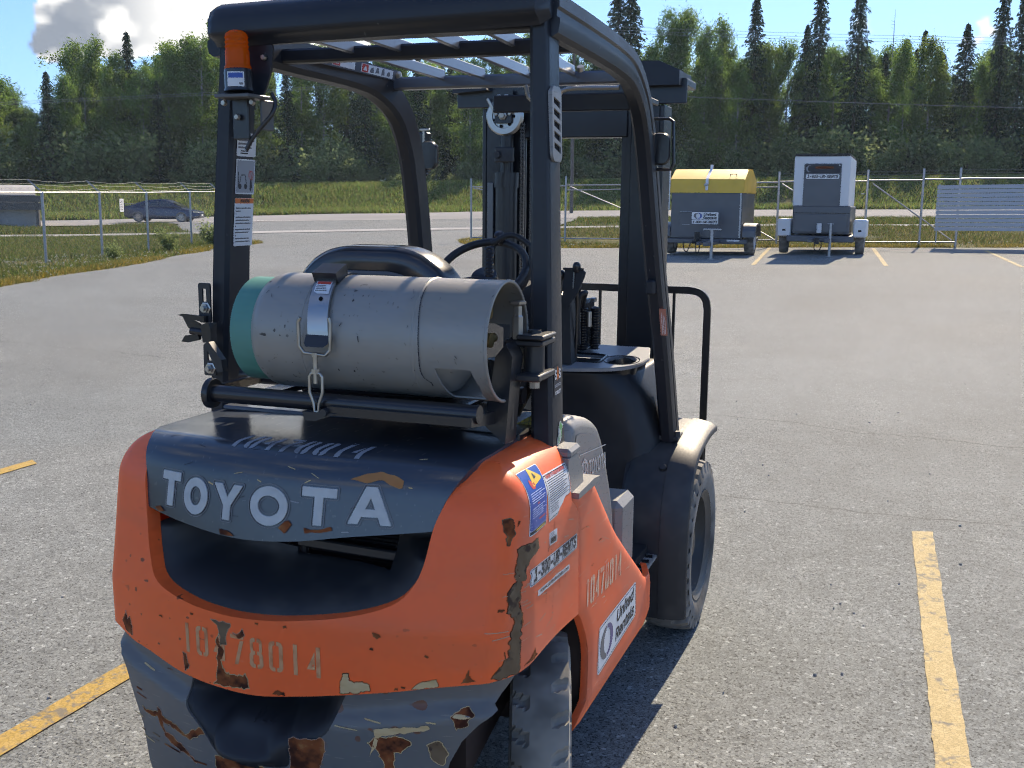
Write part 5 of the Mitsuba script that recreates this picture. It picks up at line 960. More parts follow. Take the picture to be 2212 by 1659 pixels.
Q = lsticker(1.520, 1.645, 'white warning sticker with an orange header, bottom one on the left pillar'); on_surface(sg.Polygon(sub_q(Q, .0, 1, .88, 1)).buffer(-.0008), LF, 'decal_orange', 'warning_header', PL, lift=.0013, cell=.03); text_on('WARNING', LF, 'ink', PL, mixq(Q, .72, .905), mixq(Q, .22, .905), 0.0085)
lines_on(sub_q(Q, .94, .06, .06, .82), LF, 'ink_grey', PL, 12, .42, seed=8, lens=[.9, .85, 0.05, .8, .9, 0.05, .92, .85, .9, 0.05, .3, .9])
ff = lambda s, v, dep=0.0: np.stack([np.interp(np.asarray(v), [0.8, 1.12, 1.45], [1.80, 1.725, 1.635])+np.asarray(dep), np.asarray(s, float), np.asarray(v, float)], -1)
on_surface(sg.Polygon([(-0.492, 1.19), (-0.468, 1.19), (-0.464, 1.285), (-0.488, 1.285)]), ff, 'decal_pink', 'pillar_sticker', GD, lift=0.012, label='faded pink sticker on the right front pillar'); lines_on([(-0.472, 1.195), (-0.470, 1.28), (-0.485, 1.28), (-0.489, 1.195)], ff, 'decal_white', GD, 3, .35, lift=.0135)
add('pillar_clip', box(1.62, 1.70, -0.455, -0.425, 1.335, 1.385, 0.006), 'guard_paint', GD)

# ================================================================ mast, carriage, backrest
MS = free(FL+'__mast'); labels[MS] = {'label': 'dark lift mast in front of the cab'}
def chan(x0_, x1_, ya, yb, z0, z1, t=0.018):     # channel, open towards the other rail
    yl, yh = min(ya, yb), max(ya, yb); s = 1 if yb > ya else -1
    web = box(x0_, x1_, *sorted((ya, ya+s*t)), z0, z1, .003); return cat([web, box(x0_, x0_+t, *sorted((ya+s*t, yb)), z0, z1, .003), box(x1_-t, x1_, *sorted((ya+s*t, yb)), z0, z1, .003)])
XM = 2.27
add('outer_rail', chan(XM, XM+0.14, 0.430, 0.345, 0.16, 2.02), 'mast_paint', MS); add('outer_rail', chan(XM, XM+0.14, -0.330, -0.20, 0.16, 2.02), 'mast_paint', MS)
add('inner_rail', chan(XM+0.03, XM+0.13, 0.335, 0.25, 0.14, 2.06), 'mast_paint', MS); add('inner_rail', chan(XM+0.03, XM+0.13, -0.195, -0.155, 0.14, 2.06), 'mast_paint', MS)
add('lift_cylinder', cat([cyl((XM-0.01, 0.318, 0.3), (XM-0.01, 0.318, 1.70), 0.046, 24), cyl((XM-0.01, 0.318, 1.70), (XM-0.01, 0.318, 1.76), 0.052, 24), cyl((XM-0.01, 0.318, 1.7), (XM-0.01, 0.318, 1.95), 0.028, 20)]), 'mast_paint', MS, smooth=40)
add('cylinder_clamp', cat([box(XM-0.07, XM-0.05, 0.27, 0.35, 1.80, 1.86, .004), lathe([(0, .012), (.013, .012), (.015, 0)], (XM-0.07, 0.335, 1.83), (-1, 0, 0), 12)]), 'dark_steel', MS)
add('cable_strip', box(XM-0.014, XM-0.006, 0.375, 0.402, 1.38, 1.72, .002), 'bar_paint', MS, label='pale strip down the left mast rail')
# top cross member and caps
add('top_beam', cat([box(XM-0.03, XM+0.16, -0.42, 0.53, 2.085, 2.115, .004), box(XM-0.03, XM-0.012, -0.42, 0.53, 2.02, 2.10, .003)]), 'mast_paint', MS)
add('mast_cap', hull([(x, y, z) for x in (XM-0.08, XM+0.16) for y, z in ((-0.19, 2.18), (-0.32, 2.175), (-0.40, 2.14), (-0.40, 2.085), (-0.19, 2.085))]), 'guard_paint', MS, label='boxed cap on the right mast rail')
add('mast_cap', hull([(x, y, z) for x in (XM-0.08, XM+0.16) for y, z in ((0.53, 2.10), (0.40, 2.12), (0.38, 2.085), (0.53, 2.075))]), 'guard_paint', MS)
add('tie_bar', box(XM+0.02, XM+0.10, -0.18, 0.27, 1.90, 2.04, .004), 'mast_paint', MS)
add('tie_bar', box(XM+0.02, XM+0.10, -0.18, 0.27, 0.95, 1.05, .004), 'mast_paint', MS)
PC = np.array([XM-0.035, 0.318, 1.985])
PU = add('pulley', lathe([(0.012, -.016), (0.072, -.016), (0.078, -.010), (0.066, 0.0), (0.078, .010), (0.072, .016), (0.050, .016), (0.048, .010), (0.012, .010)], PC, (-1, 0, 0), 48), 'steel', MS, label='grey hose pulley at the mast head')
add('pulley_bracket', cat([hull([(PC[0]-0.024, PC[1]+a, PC[2]+b) for a, b in ((-0.035, -0.03), (0.035, -0.03), (0.042, 0.10), (-0.042, 0.10))]+[(PC[0]-0.017, PC[1]+a, PC[2]+b) for a, b in ((-0.035, -0.03), (0.035, -0.03), (0.042, 0.10), (-0.042, 0.10))])]), 'mast_paint', PU)
for a, b, r in ((0, 0, 0.013), (0.016, 0.072, 0.009), (-0.016, 0.072, 0.009)): add('bolt', lathe([(0, .014), (r*0.8, .014), (r, .008), (r*1.4, .007), (r*1.4, 0)], (PC[0]-0.024, PC[1]+a, PC[2]+b), (-1, 0, 0), 6), 'zinc', PU, smooth=False)
for s in (-1, 1): add('guide', rot(box(PC[0]-0.03, PC[0]+0.02, PC[1]-0.006, PC[1]+0.006, PC[2]-0.005, PC[2]+0.075, .002), [1, 0, 0], -s*32, (PC[0], PC[1]+s*0.0, PC[2]-0.03)).apply_translation([0, s*0.012, 0.01]), 'zinc', PU)
holes = [lathe([(0, .001), (.006, .001), (.006, -.004)], PC+np.array([-0.0165, math.cos(a)*0.042, math.sin(a)*0.042]), (-1, 0, 0), 10) for a in np.arange(7)*2*PI/7+0.5]; add('pulley_hole', cat(holes), 'dark_void', PU)
def chain(x, y, z0, z1, w=0.010):
    ms = []
    for k, z in enumerate(np.arange(z0, z1, 0.0135)):
        dy = 0.004 if k % 2 else 0.007
        ms += [box(x-0.004, x+0.004, y-dy-0.002, y-dy+0.001, z-0.008, z+0.008, 0.001), box(x-0.004, x+0.004, y+dy-0.001, y+dy+0.002, z-0.008, z+0.008, 0.001), box(x-0.0055, x+0.0055, y-0.009, y+0.009, z-0.003, z+0.003, 0.001)]
    return cat(ms)
add('lift_chain', chain(XM-0.03, 0.243, 0.6, 1.96), mat('chain_steel', (0.10, 0.095, 0.09), 0.35, metal=0.7), MS, smooth=False); add('lift_chain', chain(XM-0.02, 0.205, 0.6, 1.9), 'chain_steel', MS, smooth=False)
add('lift_cylinder', cyl((XM+0.05, -0.178, 0.3), (XM+0.05, -0.178, 1.9), 0.020, 20), 'mast_paint', MS, smooth=40)
# carriage and load backrest
XB = 2.56
def flatbar(P, w=0.022, t=0.010): return sweep(P, np.array([(-w/2, -t/2), (w/2, -t/2), (w/2, t/2), (-w/2, t/2)]), up=(1, 0, 0))
LB = free(FL+'__load_backrest'); labels[LB] = {'label': 'black load backrest frame with rounded upper corners'}
add('frame', flatbar([(XB, -0.478, 0.50), (XB, -0.478, 1.19)]+[tuple(p) for p in smoothpath([(XB, -0.478, 1.20), (XB, -0.468, 1.245), (XB, -0.44, 1.272), (XB, -0.40, 1.280)], 4)]+[(XB, 0.40, 1.280)]+[tuple(p) for p in smoothpath([(XB, 0.44, 1.272), (XB, 0.468, 1.245), (XB, 0.478, 1.20)], 4)]+[(XB, 0.478, 0.50)], 0.03, 0.014), 'black_satin', LB)
for y in (-0.335, -0.010, 0.30): add('upright', box(XB-0.006, XB+0.006, y-0.006, y+0.006, 0.55, 1.275, .002), 'black_satin', LB)
add('lower_rail', cat([box(XB-0.02, XB+0.02, -0.49, 0.49, 0.645, 0.69, .006), box(XB-0.02, XB+0.02, -0.49, 0.49, 0.30, 0.36, .006), box(XB-0.02, XB+0.01, -0.49, -0.46, 0.5, 0.70, .004)]), 'black_satin', LB)
for s in (-1, 1): add('fork', cat([box(XB+0.03, XB+0.08, s*0.25-0.06, s*0.25+0.06, 0.06, 0.69, .006), box(XB+0.03, XB+1.1, s*0.25-0.06, s*0.25+0.06, 0.05, 0.09, .006)]), 'black_satin', LB)
# tilt cylinder cluster and hydraulic hoses seen behind the right pillar
HY = free(FL+'__hydraulics')
add('valve_block', cat([box(1.86, 1.98, -0.150, -0.06, 1.10, 1.285, .012)]), 'black_satin', HY)
for k in range(4): add('hose', tube(smoothpath([(1.86, -0.07-0.022*k, 1.26), (1.83, -0.075-0.025*k, 1.33-0.01*k), (1.79, -0.09-0.025*k, 1.38-0.02*k), (1.77, -0.085-0.02*k, 1.29), (1.80, -0.08-0.02*k, 1.13)], 5), 0.010, 8), 'black_plastic', HY, smooth=50)
rib = []
for z in np.arange(1.10, 1.26, 0.010): rib += [(0.015, z), (0.021, z+0.003), (0.015, z+0.007)]
add('bellows', lathe([(0, 1.10)]+rib+[(0, 1.262)], (1.86, -0.137, 0), (0, 0, 1), 20), 'black_satin', HY); add('bellows', lathe([(0, 1.10)]+rib+[(0, 1.262)], (1.90, -0.172, 0), (0, 0, 1), 20), 'black_satin', HY)
add('fitting', cat([cyl((1.85, -0.125, 1.20), (1.85, -0.125, 1.24), 0.012, 12), cyl((1.85, -0.165, 1.19), (1.85, -0.165, 1.245), 0.009, 12), box(1.85, 1.88, -0.185, -0.165, 1.28, 1.296, .003), box(1.865, 1.885, -0.12, -0.105, 1.30, 1.35, .003)]), 'steel', HY)
for y, zt, xt in ((-0.105, 1.405, 1.68), (-0.135, 1.412, 1.675), (-0.168, 1.436, 1.66)):
    L = free(FL+'__lever'); add('shaft', tube(smoothpath([(1.74, y+0.02, 1.06), (1.72, y+0.012, 1.25), (xt+0.01, y, zt-0.03)], 4), 0.005, 8), 'black_satin', L); add('knob', lathe([(0, .036), (.009, .034), (.0145, .025), (.0145, .012), (.009, 0)], (xt+0.01, y, zt-0.035), (-.2, 0, 1), 16), 'black_satin', L, smooth=50)
add('lever_bracket', cat([hull([(x, y, z) for x in (1.665, 1.675) for y, z in ((-0.125, 1.412), (-0.185, 1.414), (-0.200, 1.400), (-0.196, 1.385), (-0.172, 1.325), (-0.135, 1.275), (-0.118, 1.30))])]), 'black_plastic', FL); add('lever_box', hull([(x, y, z) for x in (1.68, 1.75) for y, z in ((-0.06, 1.07), (-0.15, 1.07), (-0.140, 1.30), (-0.09, 1.33))]), 'black_plastic', FL)
add('lever_guide', box(1.655, 1.662, -0.196, -0.12, 1.408, 1.416, .002), 'black_satin', FL); add('steel_rod', cat([tube([(1.66, -0.160, 1.40), (1.66, -0.158, 1.345)], .003, 6)]), 'steel', FL)
# steering wheel
SW = free(FL+'__steering_wheel'); labels[SW] = {'label': 'black steering wheel with a spinner knob'}
ax = np.array([-0.62, 0, 0.78]); ax /= np.linalg.norm(ax); c = np.array([1.50, 0.122, 1.405]); e1 = np.array([0, 1, 0]); e2 = np.cross(ax, e1)
a = np.arange(61)*2*PI/60; add('ring', tube(c+0.155*(np.cos(a)[:, None]*e1+np.sin(a)[:, None]*e2), 0.0135, 10, False), 'black_plastic', SW, smooth=50)
for t in (0.5, 2.6, 4.71): add('spoke', tube([c-ax*0.03, c+0.15*(math.cos(t)*e1+math.sin(t)*e2)], 0.010, 8), 'black_plastic', SW, smooth=50)
add('hub', lathe([(0, .005), (.045, 0), (.05, -.02), (.03, -.05)], c-ax*0.02, ax, 24), 'black_satin', SW, smooth=50)
add('column', cat([cyl(c-ax*0.06, c-ax*0.30+[0.05, 0, -0.05], 0.028, 16), hull([(1.60, y, z) for y in (0.03, 0.20) for z in (1.15, 1.33)]+[(1.74, y, z) for y in (0.0, 0.23) for z in (1.06, 1.36)])]), 'black_plastic', SW, smooth=40)
add('knob', lathe([(0, .05), (.016, .046), (.02, .03), (.014, .01), (.01, 0)], c+0.15*(math.cos(1.75)*e1-math.sin(1.75)*e2)*1.0, ax, 16), 'black_satin', SW, smooth=50)
add('spiral_cable', tube([(1.47+0.0*t, 0.085+0.012*math.cos(t*1.0), 1.39+0.012*t/6+0.006*math.sin(t)) for t in np.arange(0, 48, 0.55)], 0.006, 6), 'black_satin', FL, smooth=50)
add('cable_loop', tube(smoothpath([(1.50, 0.09, 1.50), (1.52, 0.03, 1.53), (1.53, -0.02, 1.51), (1.53, -0.05, 1.47), (1.53, -0.02, 1.36), (1.54, 0.03, 1.34)], 6), 0.010, 8), 'black_plastic', FL, smooth=50)
add('light_stalk', cat([tube([(1.62, -0.03, 1.33), (1.55, -0.055, 1.345), (1.52, -0.075, 1.35)], 0.006, 8), lathe([(0, .012), (.014, .010), (.018, 0), (.01, -.02)], (1.52, -0.085, 1.352), (-.8, -.3, .3), 14)]), 'steel', FL)
# seat
ST = free(FL+'__seat'); labels[ST] = {'label': 'black vinyl seat with a high arched back'}
def arch(x, w, z0, z1, rr, lean=0.0, n=30):
    P = sg.box(-w/2, z0-0.4, w/2, z1).buffer(-rr).buffer(rr, quad_segs=10); P = P.intersection(sg.box(-1, z0, 1, 2)); L = P.exterior
    q = np.array([L.interpolate(t, True).coords[0] for t in np.linspace(0, 1, 90, endpoint=False)]); return np.c_[x-lean*(q[:, 1]-z0), q[:, 0], q[:, 1]]
SY = 0.018
secs = [arch(0.50, 0.40, 1.16, 1.485, 0.15, .12)+[0, SY, 0], arch(0.505, 0.455, 1.14, 1.512, 0.17, .12)+[0, SY, 0], arch(0.53, 0.480, 1.13, 1.528, 0.18, .12)+[0, SY, 0], arch(0.60, 0.485, 1.13, 1.530, 0.18, .12)+[0, SY, 0], arch(0.635, 0.45, 1.15, 1.512, 0.17, .12)+[0, SY, 0], arch(0.645, 0.36, 1.2, 1.47, 0.13, .12)+[0, SY, 0]]
add('backrest', loft(secs), 'seat_vinyl', ST, smooth=55)
add('back_shell', cat([loft([arch(0.492, 0.37, 1.17, 1.468, 0.13, .12)+[0, SY, 0], arch(0.485, 0.35, 1.18, 1.458, 0.12, .12)+[0, SY, 0]])]), mat('shell_grey', (0.07, 0.075, 0.085), 0.5), ST, smooth=55)
add('shell_slot', cat([box(0.445, 0.452, -0.13, 0.17, 1.395, 1.43, .003), box(0.448, 0.453, -0.11, 0.05, 1.40, 1.425, .002)]), 'grey_panel', ST)
add('cushion', hull(np.vstack([[(x, y, z)] for x in (0.56, 1.02) for y in (-0.22, 0.25) for z in (1.13, 1.20)])), 'seat_vinyl', ST); add('hip_rest', hull([(x, y, z) for x in (0.56, 0.80) for y in (-0.22, -0.18) for z in (1.15, 1.30)]+[(0.60, -0.21, 1.36)]), 'seat_vinyl', ST, smooth=40)
# mirrors
def mirror(c, sgn, lab):
    M = free(FL+'__mirror'); labels[M] = {'label': lab}; c = np.array(c)
    P = [np.array([c[0]-0.012*(1-k), c[1]+y, c[2]+z]) for k in (0, 1) for y, z in rrect(0.066, 0.105, 0.024, 5)*(0.9 if k == 0 else 1.0)]
    B = [np.array([c[0]+0.03, c[1]+y*0.8, c[2]+z*0.85]) for y, z in rrect(0.066, 0.105, 0.024, 5)]; add('shell', hull(P+B), 'black_satin', M, smooth=35)
    add('stem', tube(smoothpath([c+[0.01, 0.02*sgn, -0.05], c+[0.03, 0.045*sgn, -0.085], c+[0.05, 0.06*sgn, -0.12]], 4), 0.007, 8), 'black_satin', M); return M
M = mirror((1.60, -0.466, 1.818), 1, 'right mirror with a wire bow round it'); add('bow', tube([(1.61, -0.425, 1.915), (1.61, -0.49, 1.915), (1.61, -0.505, 1.905), (1.61, -0.51, 1.77), (1.61, -0.50, 1.752), (1.61, -0.455, 1.752)], 0.0055, 8), 'black_satin', M)
M = mirror((1.74, 0.432, 1.808), 1, 'left mirror on a folded bracket'); add('plate', cat([box(1.76, 1.80, 0.448, 0.535, 1.745, 1.895, .006)]), 'black_satin', M); add('clip', cat([box(1.74, 1.75, 0.43, 0.47, 1.897, 1.905, .002), tube([(1.745, 0.455, 1.90), (1.745, 0.456, 1.85), (1.745, 0.465, 1.80)], .004, 6)]), 'zinc', M); add('stem', tube([(1.76, 0.45, 1.745), (1.77, 0.48, 1.715), (1.77, 0.50, 1.695)], .008, 8), 'black_satin', M)
# beacon on the left pillar
BC = free(FL+'__beacon'); labels[BC] = {'label': 'amber beacon with ribbed lens on a dark base'}
bx, by = 0.390, 0.330
pr = [(0.030, 1.955), (0.0325, 1.958), (0.0325, 1.964), (0.0300, 1.966)]+[(0.0300-0.0020*(k % 2)*(k > 5)-0.0014*k/12, 1.968+0.0055*k) for k in range(13)]+[(0.026, 2.043), (0.018, 2.049), (0, 2.0505)]
lean = lambda m: rot(rot(m, [1, 0, 0], -3.0, (bx, by, 1.92)), [0, 1, 0], 2, (bx, by, 1.92))
add('lens', lean(lathe(pr, (bx, by, 0), (0, 0, 1), 40)), 'amber_lens', BC, smooth=25); add('base', lean(lathe([(0, 1.958), (0.033, 1.957), (0.0345, 1.95), (0.034, 1.912), (0.037, 1.904), (0, 1.902)], (bx, by, 0), (0, 0, 1), 40)), 'black_satin', BC, smooth=35)
add('bulb', lean(cat([cyl((bx, by, 1.955), (bx, by, 2.0), 0.007, 10), cyl((bx, by, 1.995), (bx, by, 2.01), 0.014, 14)])), 'zinc', BC)
bf = lambda s, v, dep=0.0: np.stack([bx-(0.0347-np.asarray(dep))*np.cos(np.asarray(s)), by-0.0+(0.0347-np.asarray(dep))*np.sin(np.asarray(s))-0.0008, np.asarray(v, float)], -1)
on_surface(sg.box(-0.95, 1.914, 0.30, 1.949), bf, 'decal_white', 'label', BC, lift=.0006, cell=(.15, .02)); on_surface(sg.box(-0.86, 1.934, 0.20, 1.946), bf, 'decal_blue', 'label_band', BC, lift=.0011, cell=(.15, .02)); on_surface(sg.box(-0.86, 1.918, -0.6, 1.923), bf, 'ink_grey', 'label_print', BC, lift=.0011, cell=(.15, .02))
BK = free(FL+'__beacon_bracket')
add('shelf', box(0.362, 0.46, 0.286, 0.385, 1.888, 1.898, .002), mat('galv_dark', (0.10, 0.10, 0.10), 0.4, metal=0.5), BK)
GY = [(0.40, 2.06), (0.268, 2.045), (0.262, 2.01), (0.268, 1.96), (0.292, 1.90), (0.38, 1.895)]
add('gusset', hull([(x, y, z) for x in (0.440, 0.447) for y, z in GY]), 'guard_paint', BK)
add('strap', box(0.418, 0.430, 0.325, 0.372, 1.79, 1.89, .003), 'black_satin', BK); add('gusset', box(0.445, 0.50, 0.302, 0.309, 1.815, 1.89, .002), 'galv_dark', BK)
for y, z in ((0.388, 1.880), (0.350, 1.845), (0.305, 1.880), (0.285, 1.99)): add('bolt', lathe([(0, .01), (.006, .01), (.008, .004), (.008, 0)], (0.412 if z < 1.95 else 0.438, y, z), (-1, 0, 0), 8), 'zinc', BK, smooth=False)
add('cable', tube(smoothpath([(0.45, 0.275, 1.905), (0.45, 0.265, 1.88), (0.44, 0.272, 1.85), (0.435, 0.305, 1.815), (0.43, 0.325, 1.79), (0.428, 0.34, 1.765)], 5), 0.0055, 8), 'black_satin', BK, smooth=50)

# ================================================================ gas cylinder carrier
CR = free(FL+'__cylinder_carrier'); labels[CR] = {'label': 'black tubular carrier that holds the gas cylinder'}
TX, TZ, TR = 0.285, 1.334, 0.136
add('rear_tube', cat([cyl((0.165, 0.278, 1.187), (0.165, -0.405, 1.187), 0.0205, 20)]), 'black_satin', CR, smooth=40); add('end_flange', lathe([(0, .0), (.034, .0), (.036, .004), (.036, .014), (0, .014)], (0.165, 0.272, 1.187), (0, 1, 0), 28), 'black_satin', CR, smooth=35)
add('front_tube', cyl((0.41, 0.36, 1.19), (0.41, -0.42, 1.19), 0.0205, 16), 'black_satin', CR, smooth=40)
add('cradle', hull([(0.16, 0.30, 1.20), (0.43, 0.30, 1.20), (0.16, 0.285, 1.20), (0.43, 0.285, 1.20), (0.17, 0.295, 1.175), (0.42, 0.295, 1.175)]), 'black_satin', CR)
for y0, y1 in ((0.15, 0.21), (-0.33, -0.27)): add('cradle', box(0.15, 0.44, y0, y1, 1.172, 1.186, .004), 'black_satin', CR)
add('carrier_plate', hull([(x, y, z) for x, z in ((0.13, 1.165), (0.13, 1.185), (0.42, 1.125), (0.42, 1.165)) for y in (-0.40, -0.05)]), 'black_satin', CR)
add('swing_arm', cat([hull([(x, y, z) for x in (0.27, 0.34) for y, z in ((-0.375, 1.14), (-0.40, 1.30), (-0.425, 1.33), (-0.44, 1.30), (-0.425, 1.10))]), cyl((0.31, -0.40, 1.13), (0.31, -0.40, 1.29), 0.032, 18)]), 'black_satin', CR, smooth=40)

add('hinge', cat([box(0.33, 0.43, -0.490, -0.40, 1.318, 1.332, .003), box(0.31, 0.43, -0.490, -0.40, 1.240, 1.256, .003), box(0.32, 0.42, -0.495, -0.43, 1.334, 1.345, .003), cyl((0.375, -0.456, 1.256), (0.375, -0.456, 1.318), 0.024, 22), cyl((0.375, -0.456, 1.345), (0.375, -0.456, 1.352), 0.016, 14)]), 'dark_steel', CR, smooth=40)
add('hinge_pin', lathe([(0, .0), (.013, .0), (.013, .05), (.010, .055), (.010, .075), (.020, .08), (.021, .086), (0, .088)], (0.345, -0.425, 1.333), (0, 0, 1), 6), 'zinc', CR, smooth=False)
add('hinge_nut', lathe([(0, -.022), (.013, -.022), (.013, 0), (0, 0)], (0.365, -0.460, 1.240), (0, 0, 1), 6), 'zinc', CR, smooth=False)
add('latch_plate', cat([extr(sg.box(-0.018, -0.052, 0.018, 0.052).buffer(-.006).buffer(.006).difference(sg.box(-.004, 0.005, .004, .035).buffer(.002)), 0.0, 0.006, 'yz').apply_translation([0.408, 0.470, 1.373])]), 'dark_steel', CR); add('latch_plate', cat([extr(sg.box(-0.018, -0.042, 0.018, 0.042).buffer(-.006).buffer(.006).difference(sg.box(-.004, 0.0, .004, .03).buffer(.002)), 0.0, 0.006, 'yz').apply_translation([0.408, 0.461, 1.223])]), 'dark_steel', CR)
for z, y in ((1.372, 0.400), (1.213, 0.392)): add('bolt', lathe([(0, .018), (.007, .018), (.0075, .010), (.012, .010), (.012, .003), (.016, .002), (.016, 0)], (0.408, y+0.066, z-0.012), (-1, 0, 0), 6), 'steel', CR, smooth=False)
LT = []
LT.append(hull([(0.300, y, z) for y, z in ((0.478, 1.352), (0.455, 1.350), (0.395, 1.335), (0.395, 1.352), (0.46, 1.356))]+[(0.318, y, z) for y, z in ((0.478, 1.352), (0.395, 1.335), (0.395, 1.352))]))
LT.append(hull([(0.300, y, z) for y, z in ((0.462, 1.350), (0.445, 1.320), (0.415, 1.302), (0.40, 1.312), (0.41, 1.335), (0.45, 1.352))]+[(0.31, y, z) for y, z in ((0.455, 1.345), (0.41, 1.310), (0.41, 1.33))]))
LT.append(hull([(0.292, y, z) for y, z in ((0.462, 1.283), (0.45, 1.300), (0.41, 1.305), (0.405, 1.29), (0.44, 1.282))]+[(0.308, y, z) for y, z in ((0.455, 1.285), (0.41, 1.30), (0.41, 1.29))])); LT.append(cyl((0.30, 0.435, 1.312), (0.30, 0.385, 1.308), 0.010, 12))
LT.append(hull([(0.285, y, z) for y, z in ((0.395, 1.33), (0.372, 1.34), (0.365, 1.325), (0.365, 1.285), (0.39, 1.285))]+[(0.312, y, z) for y, z in ((0.395, 1.33), (0.365, 1.335), (0.365, 1.285), (0.39, 1.285))]))
add('latch_lever', mov(cat(LT), (0.09, 0.066, -0.012)), 'black_satin', CR)
add('latch_arm', mov(hull([(x, y, z) for x in (0.268, 0.290) for y, z in ((0.372, 1.285), (0.358, 1.29), (0.322, 1.245), (0.318, 1.215), (0.335, 1.212), (0.345, 1.235))]), (0.08, 0.060, -0.010)), 'dark_steel', CR)
# strap over the cylinder
def band(y0, y1, a0, a1, dr_=0.004, th=0.003, n=40, y0b=None, y1b=None):
    """part of a ring round the cylinder: angle from the top towards the rear."""
    a = np.linspace(a0, a1, n); y0b = y0 if y0b is None else y0b; y1b = y1 if y1b is None else y1b; t = (a-a0)/(a1-a0); R = TR+dr_
    S = [np.array([(TX-(R+q)*math.sin(A), (1-u)*ya+u*yb, TZ+(R+q)*math.cos(A)) for q, ya, yb in ((0, y0, y0b), (th, y0, y0b), (th, y1, y1b), (0, y1, y1b))]) for A, u in zip(a, t)]; return loft(S)

yb = -0.006
add('strap', band(yb-0.026, yb+0.026, -2.2, 0.45, 0.0015, 0.003), 'dark_steel', CR, smooth=40); add('strap_head', cat([hull([(TX-math.sin(A)*(TR+q), y, TZ+math.cos(A)*(TR+q)) for A in (0.18, 0.52) for q in (0.004, 0.030) for y in (yb-0.031, yb+0.031)])]), 'black_satin', CR)
SPN = add('strap_plate', band(yb-0.026, yb+0.024, 0.46, 1.50, 0.006, 0.006, 24, yb-0.046, yb+0.006), 'steel', CR, smooth=40, label='bare metal over-centre strap plate')
spf = lambda s, v, dep=0.0: np.stack([TX-(TR+0.0126-np.asarray(dep))*np.sin(np.asarray(v)), np.asarray(s, float)-0.019*(np.asarray(v)-0.46), TZ+(TR+0.0126-np.asarray(dep))*np.cos(np.asarray(v))], -1)
on_surface(sg.Polygon([(yb-0.021, 0.58), (yb+0.018, 0.58), (yb+0.018, 0.80), (yb+0.008, 0.84), (yb-0.021, 0.84)]), spf, 'decal_white', 'strap_label', CR, lift=.0006, cell=(.02, .06)); on_surface(sg.box(yb-0.019, 0.585, yb+0.016, 0.645), spf, 'ink_red', 'strap_label_band', CR, lift=.001, cell=(.02, .06)); lines_on([(yb+0.015, 0.80), (yb-0.018, 0.80), (yb-0.018, 0.66), (yb+0.015, 0.66)], spf, 'ink_grey', CR, 4, .4)
on_surface(sg.Point(0, 0).buffer(1).__class__(affinity.translate(affinity.scale(sg.Point(0, 0).buffer(1), 0.005, 0.038), yb-0.004, 0.93)), spf, 'dark_void', 'strap_hole', CR, lift=.0006, cell=.02)
add('strap_tongue', hull([(TX-math.sin(A)*(TR+q), y, TZ+math.cos(A)*(TR+q)) for A, q, w in ((1.50, 0.012, 0.030), (1.62, 0.022, 0.030), (1.66, 0.030, 0.022)) for y in (yb-0.020-w, yb-0.020+w)]), 'dark_steel', CR)
bp = lambda y, z, x=0.134: (x, y, z)
yc_ = -0.022
add('bail', tube([bp(yc_+0.038, 1.382), bp(yc_+0.044, 1.372), bp(yc_+0.042, 1.318), bp(yc_+0.030, 1.303), bp(yc_-0.024, 1.300), bp(yc_-0.036, 1.312), bp(yc_-0.038, 1.372), bp(yc_-0.034, 1.384)], 0.0042, 8), 'zinc', CR, smooth=50)
add('bail_rod', cat([cyl(bp(yc_+0.002, 1.303), bp(yc_+0.002, 1.235), 0.0052, 10), cyl(bp(yc_+0.002, 1.268), bp(yc_+0.002, 1.257), 0.010, 6), cyl(bp(yc_+0.002, 1.305), bp(yc_+0.002, 1.295), 0.008, 8)]), 'zinc', CR)
add('turnbuckle', tube([bp(yc_+0.012, 1.258), bp(yc_+0.018, 1.250), bp(yc_+0.018, 1.215), bp(yc_+0.008, 1.190), bp(yc_+0.006, 1.170), bp(yc_-0.004, 1.170), bp(yc_-0.006, 1.190), bp(yc_-0.015, 1.215), bp(yc_-0.015, 1.250), bp(yc_-0.010, 1.258), bp(yc_+0.012, 1.258)], 0.0040, 8), 'zinc', CR, smooth=50)
add('strap_anchor', cat([hull([(x, y, z) for x in (0.125, 0.15) for y, z in ((0.012, 1.170), (-0.075, 1.170), (-0.02, 1.150), (0.005, 1.150))]), cyl((0.118, -0.045, 1.172), (0.16, -0.045, 1.172), 0.009, 12)]), 'dark_steel', CR)
add('tray', cat([box(0.40, 0.50, 0.02, 0.42, 1.094, 1.106, .004)]), 'bar_paint', FL, label='shiny sill plate behind the hood'); add('tray', box(0.38, 0.66, -0.42, 0.05, 1.06, 1.10, .004), 'black_satin', FL)
add('hose', tube(smoothpath([(0.34, -0.42, 1.33), (0.44, -0.43, 1.30), (0.50, -0.41, 1.22), (0.52, -0.36, 1.12)], 6), 0.012, 10), 'black_plastic', CR, smooth=50)
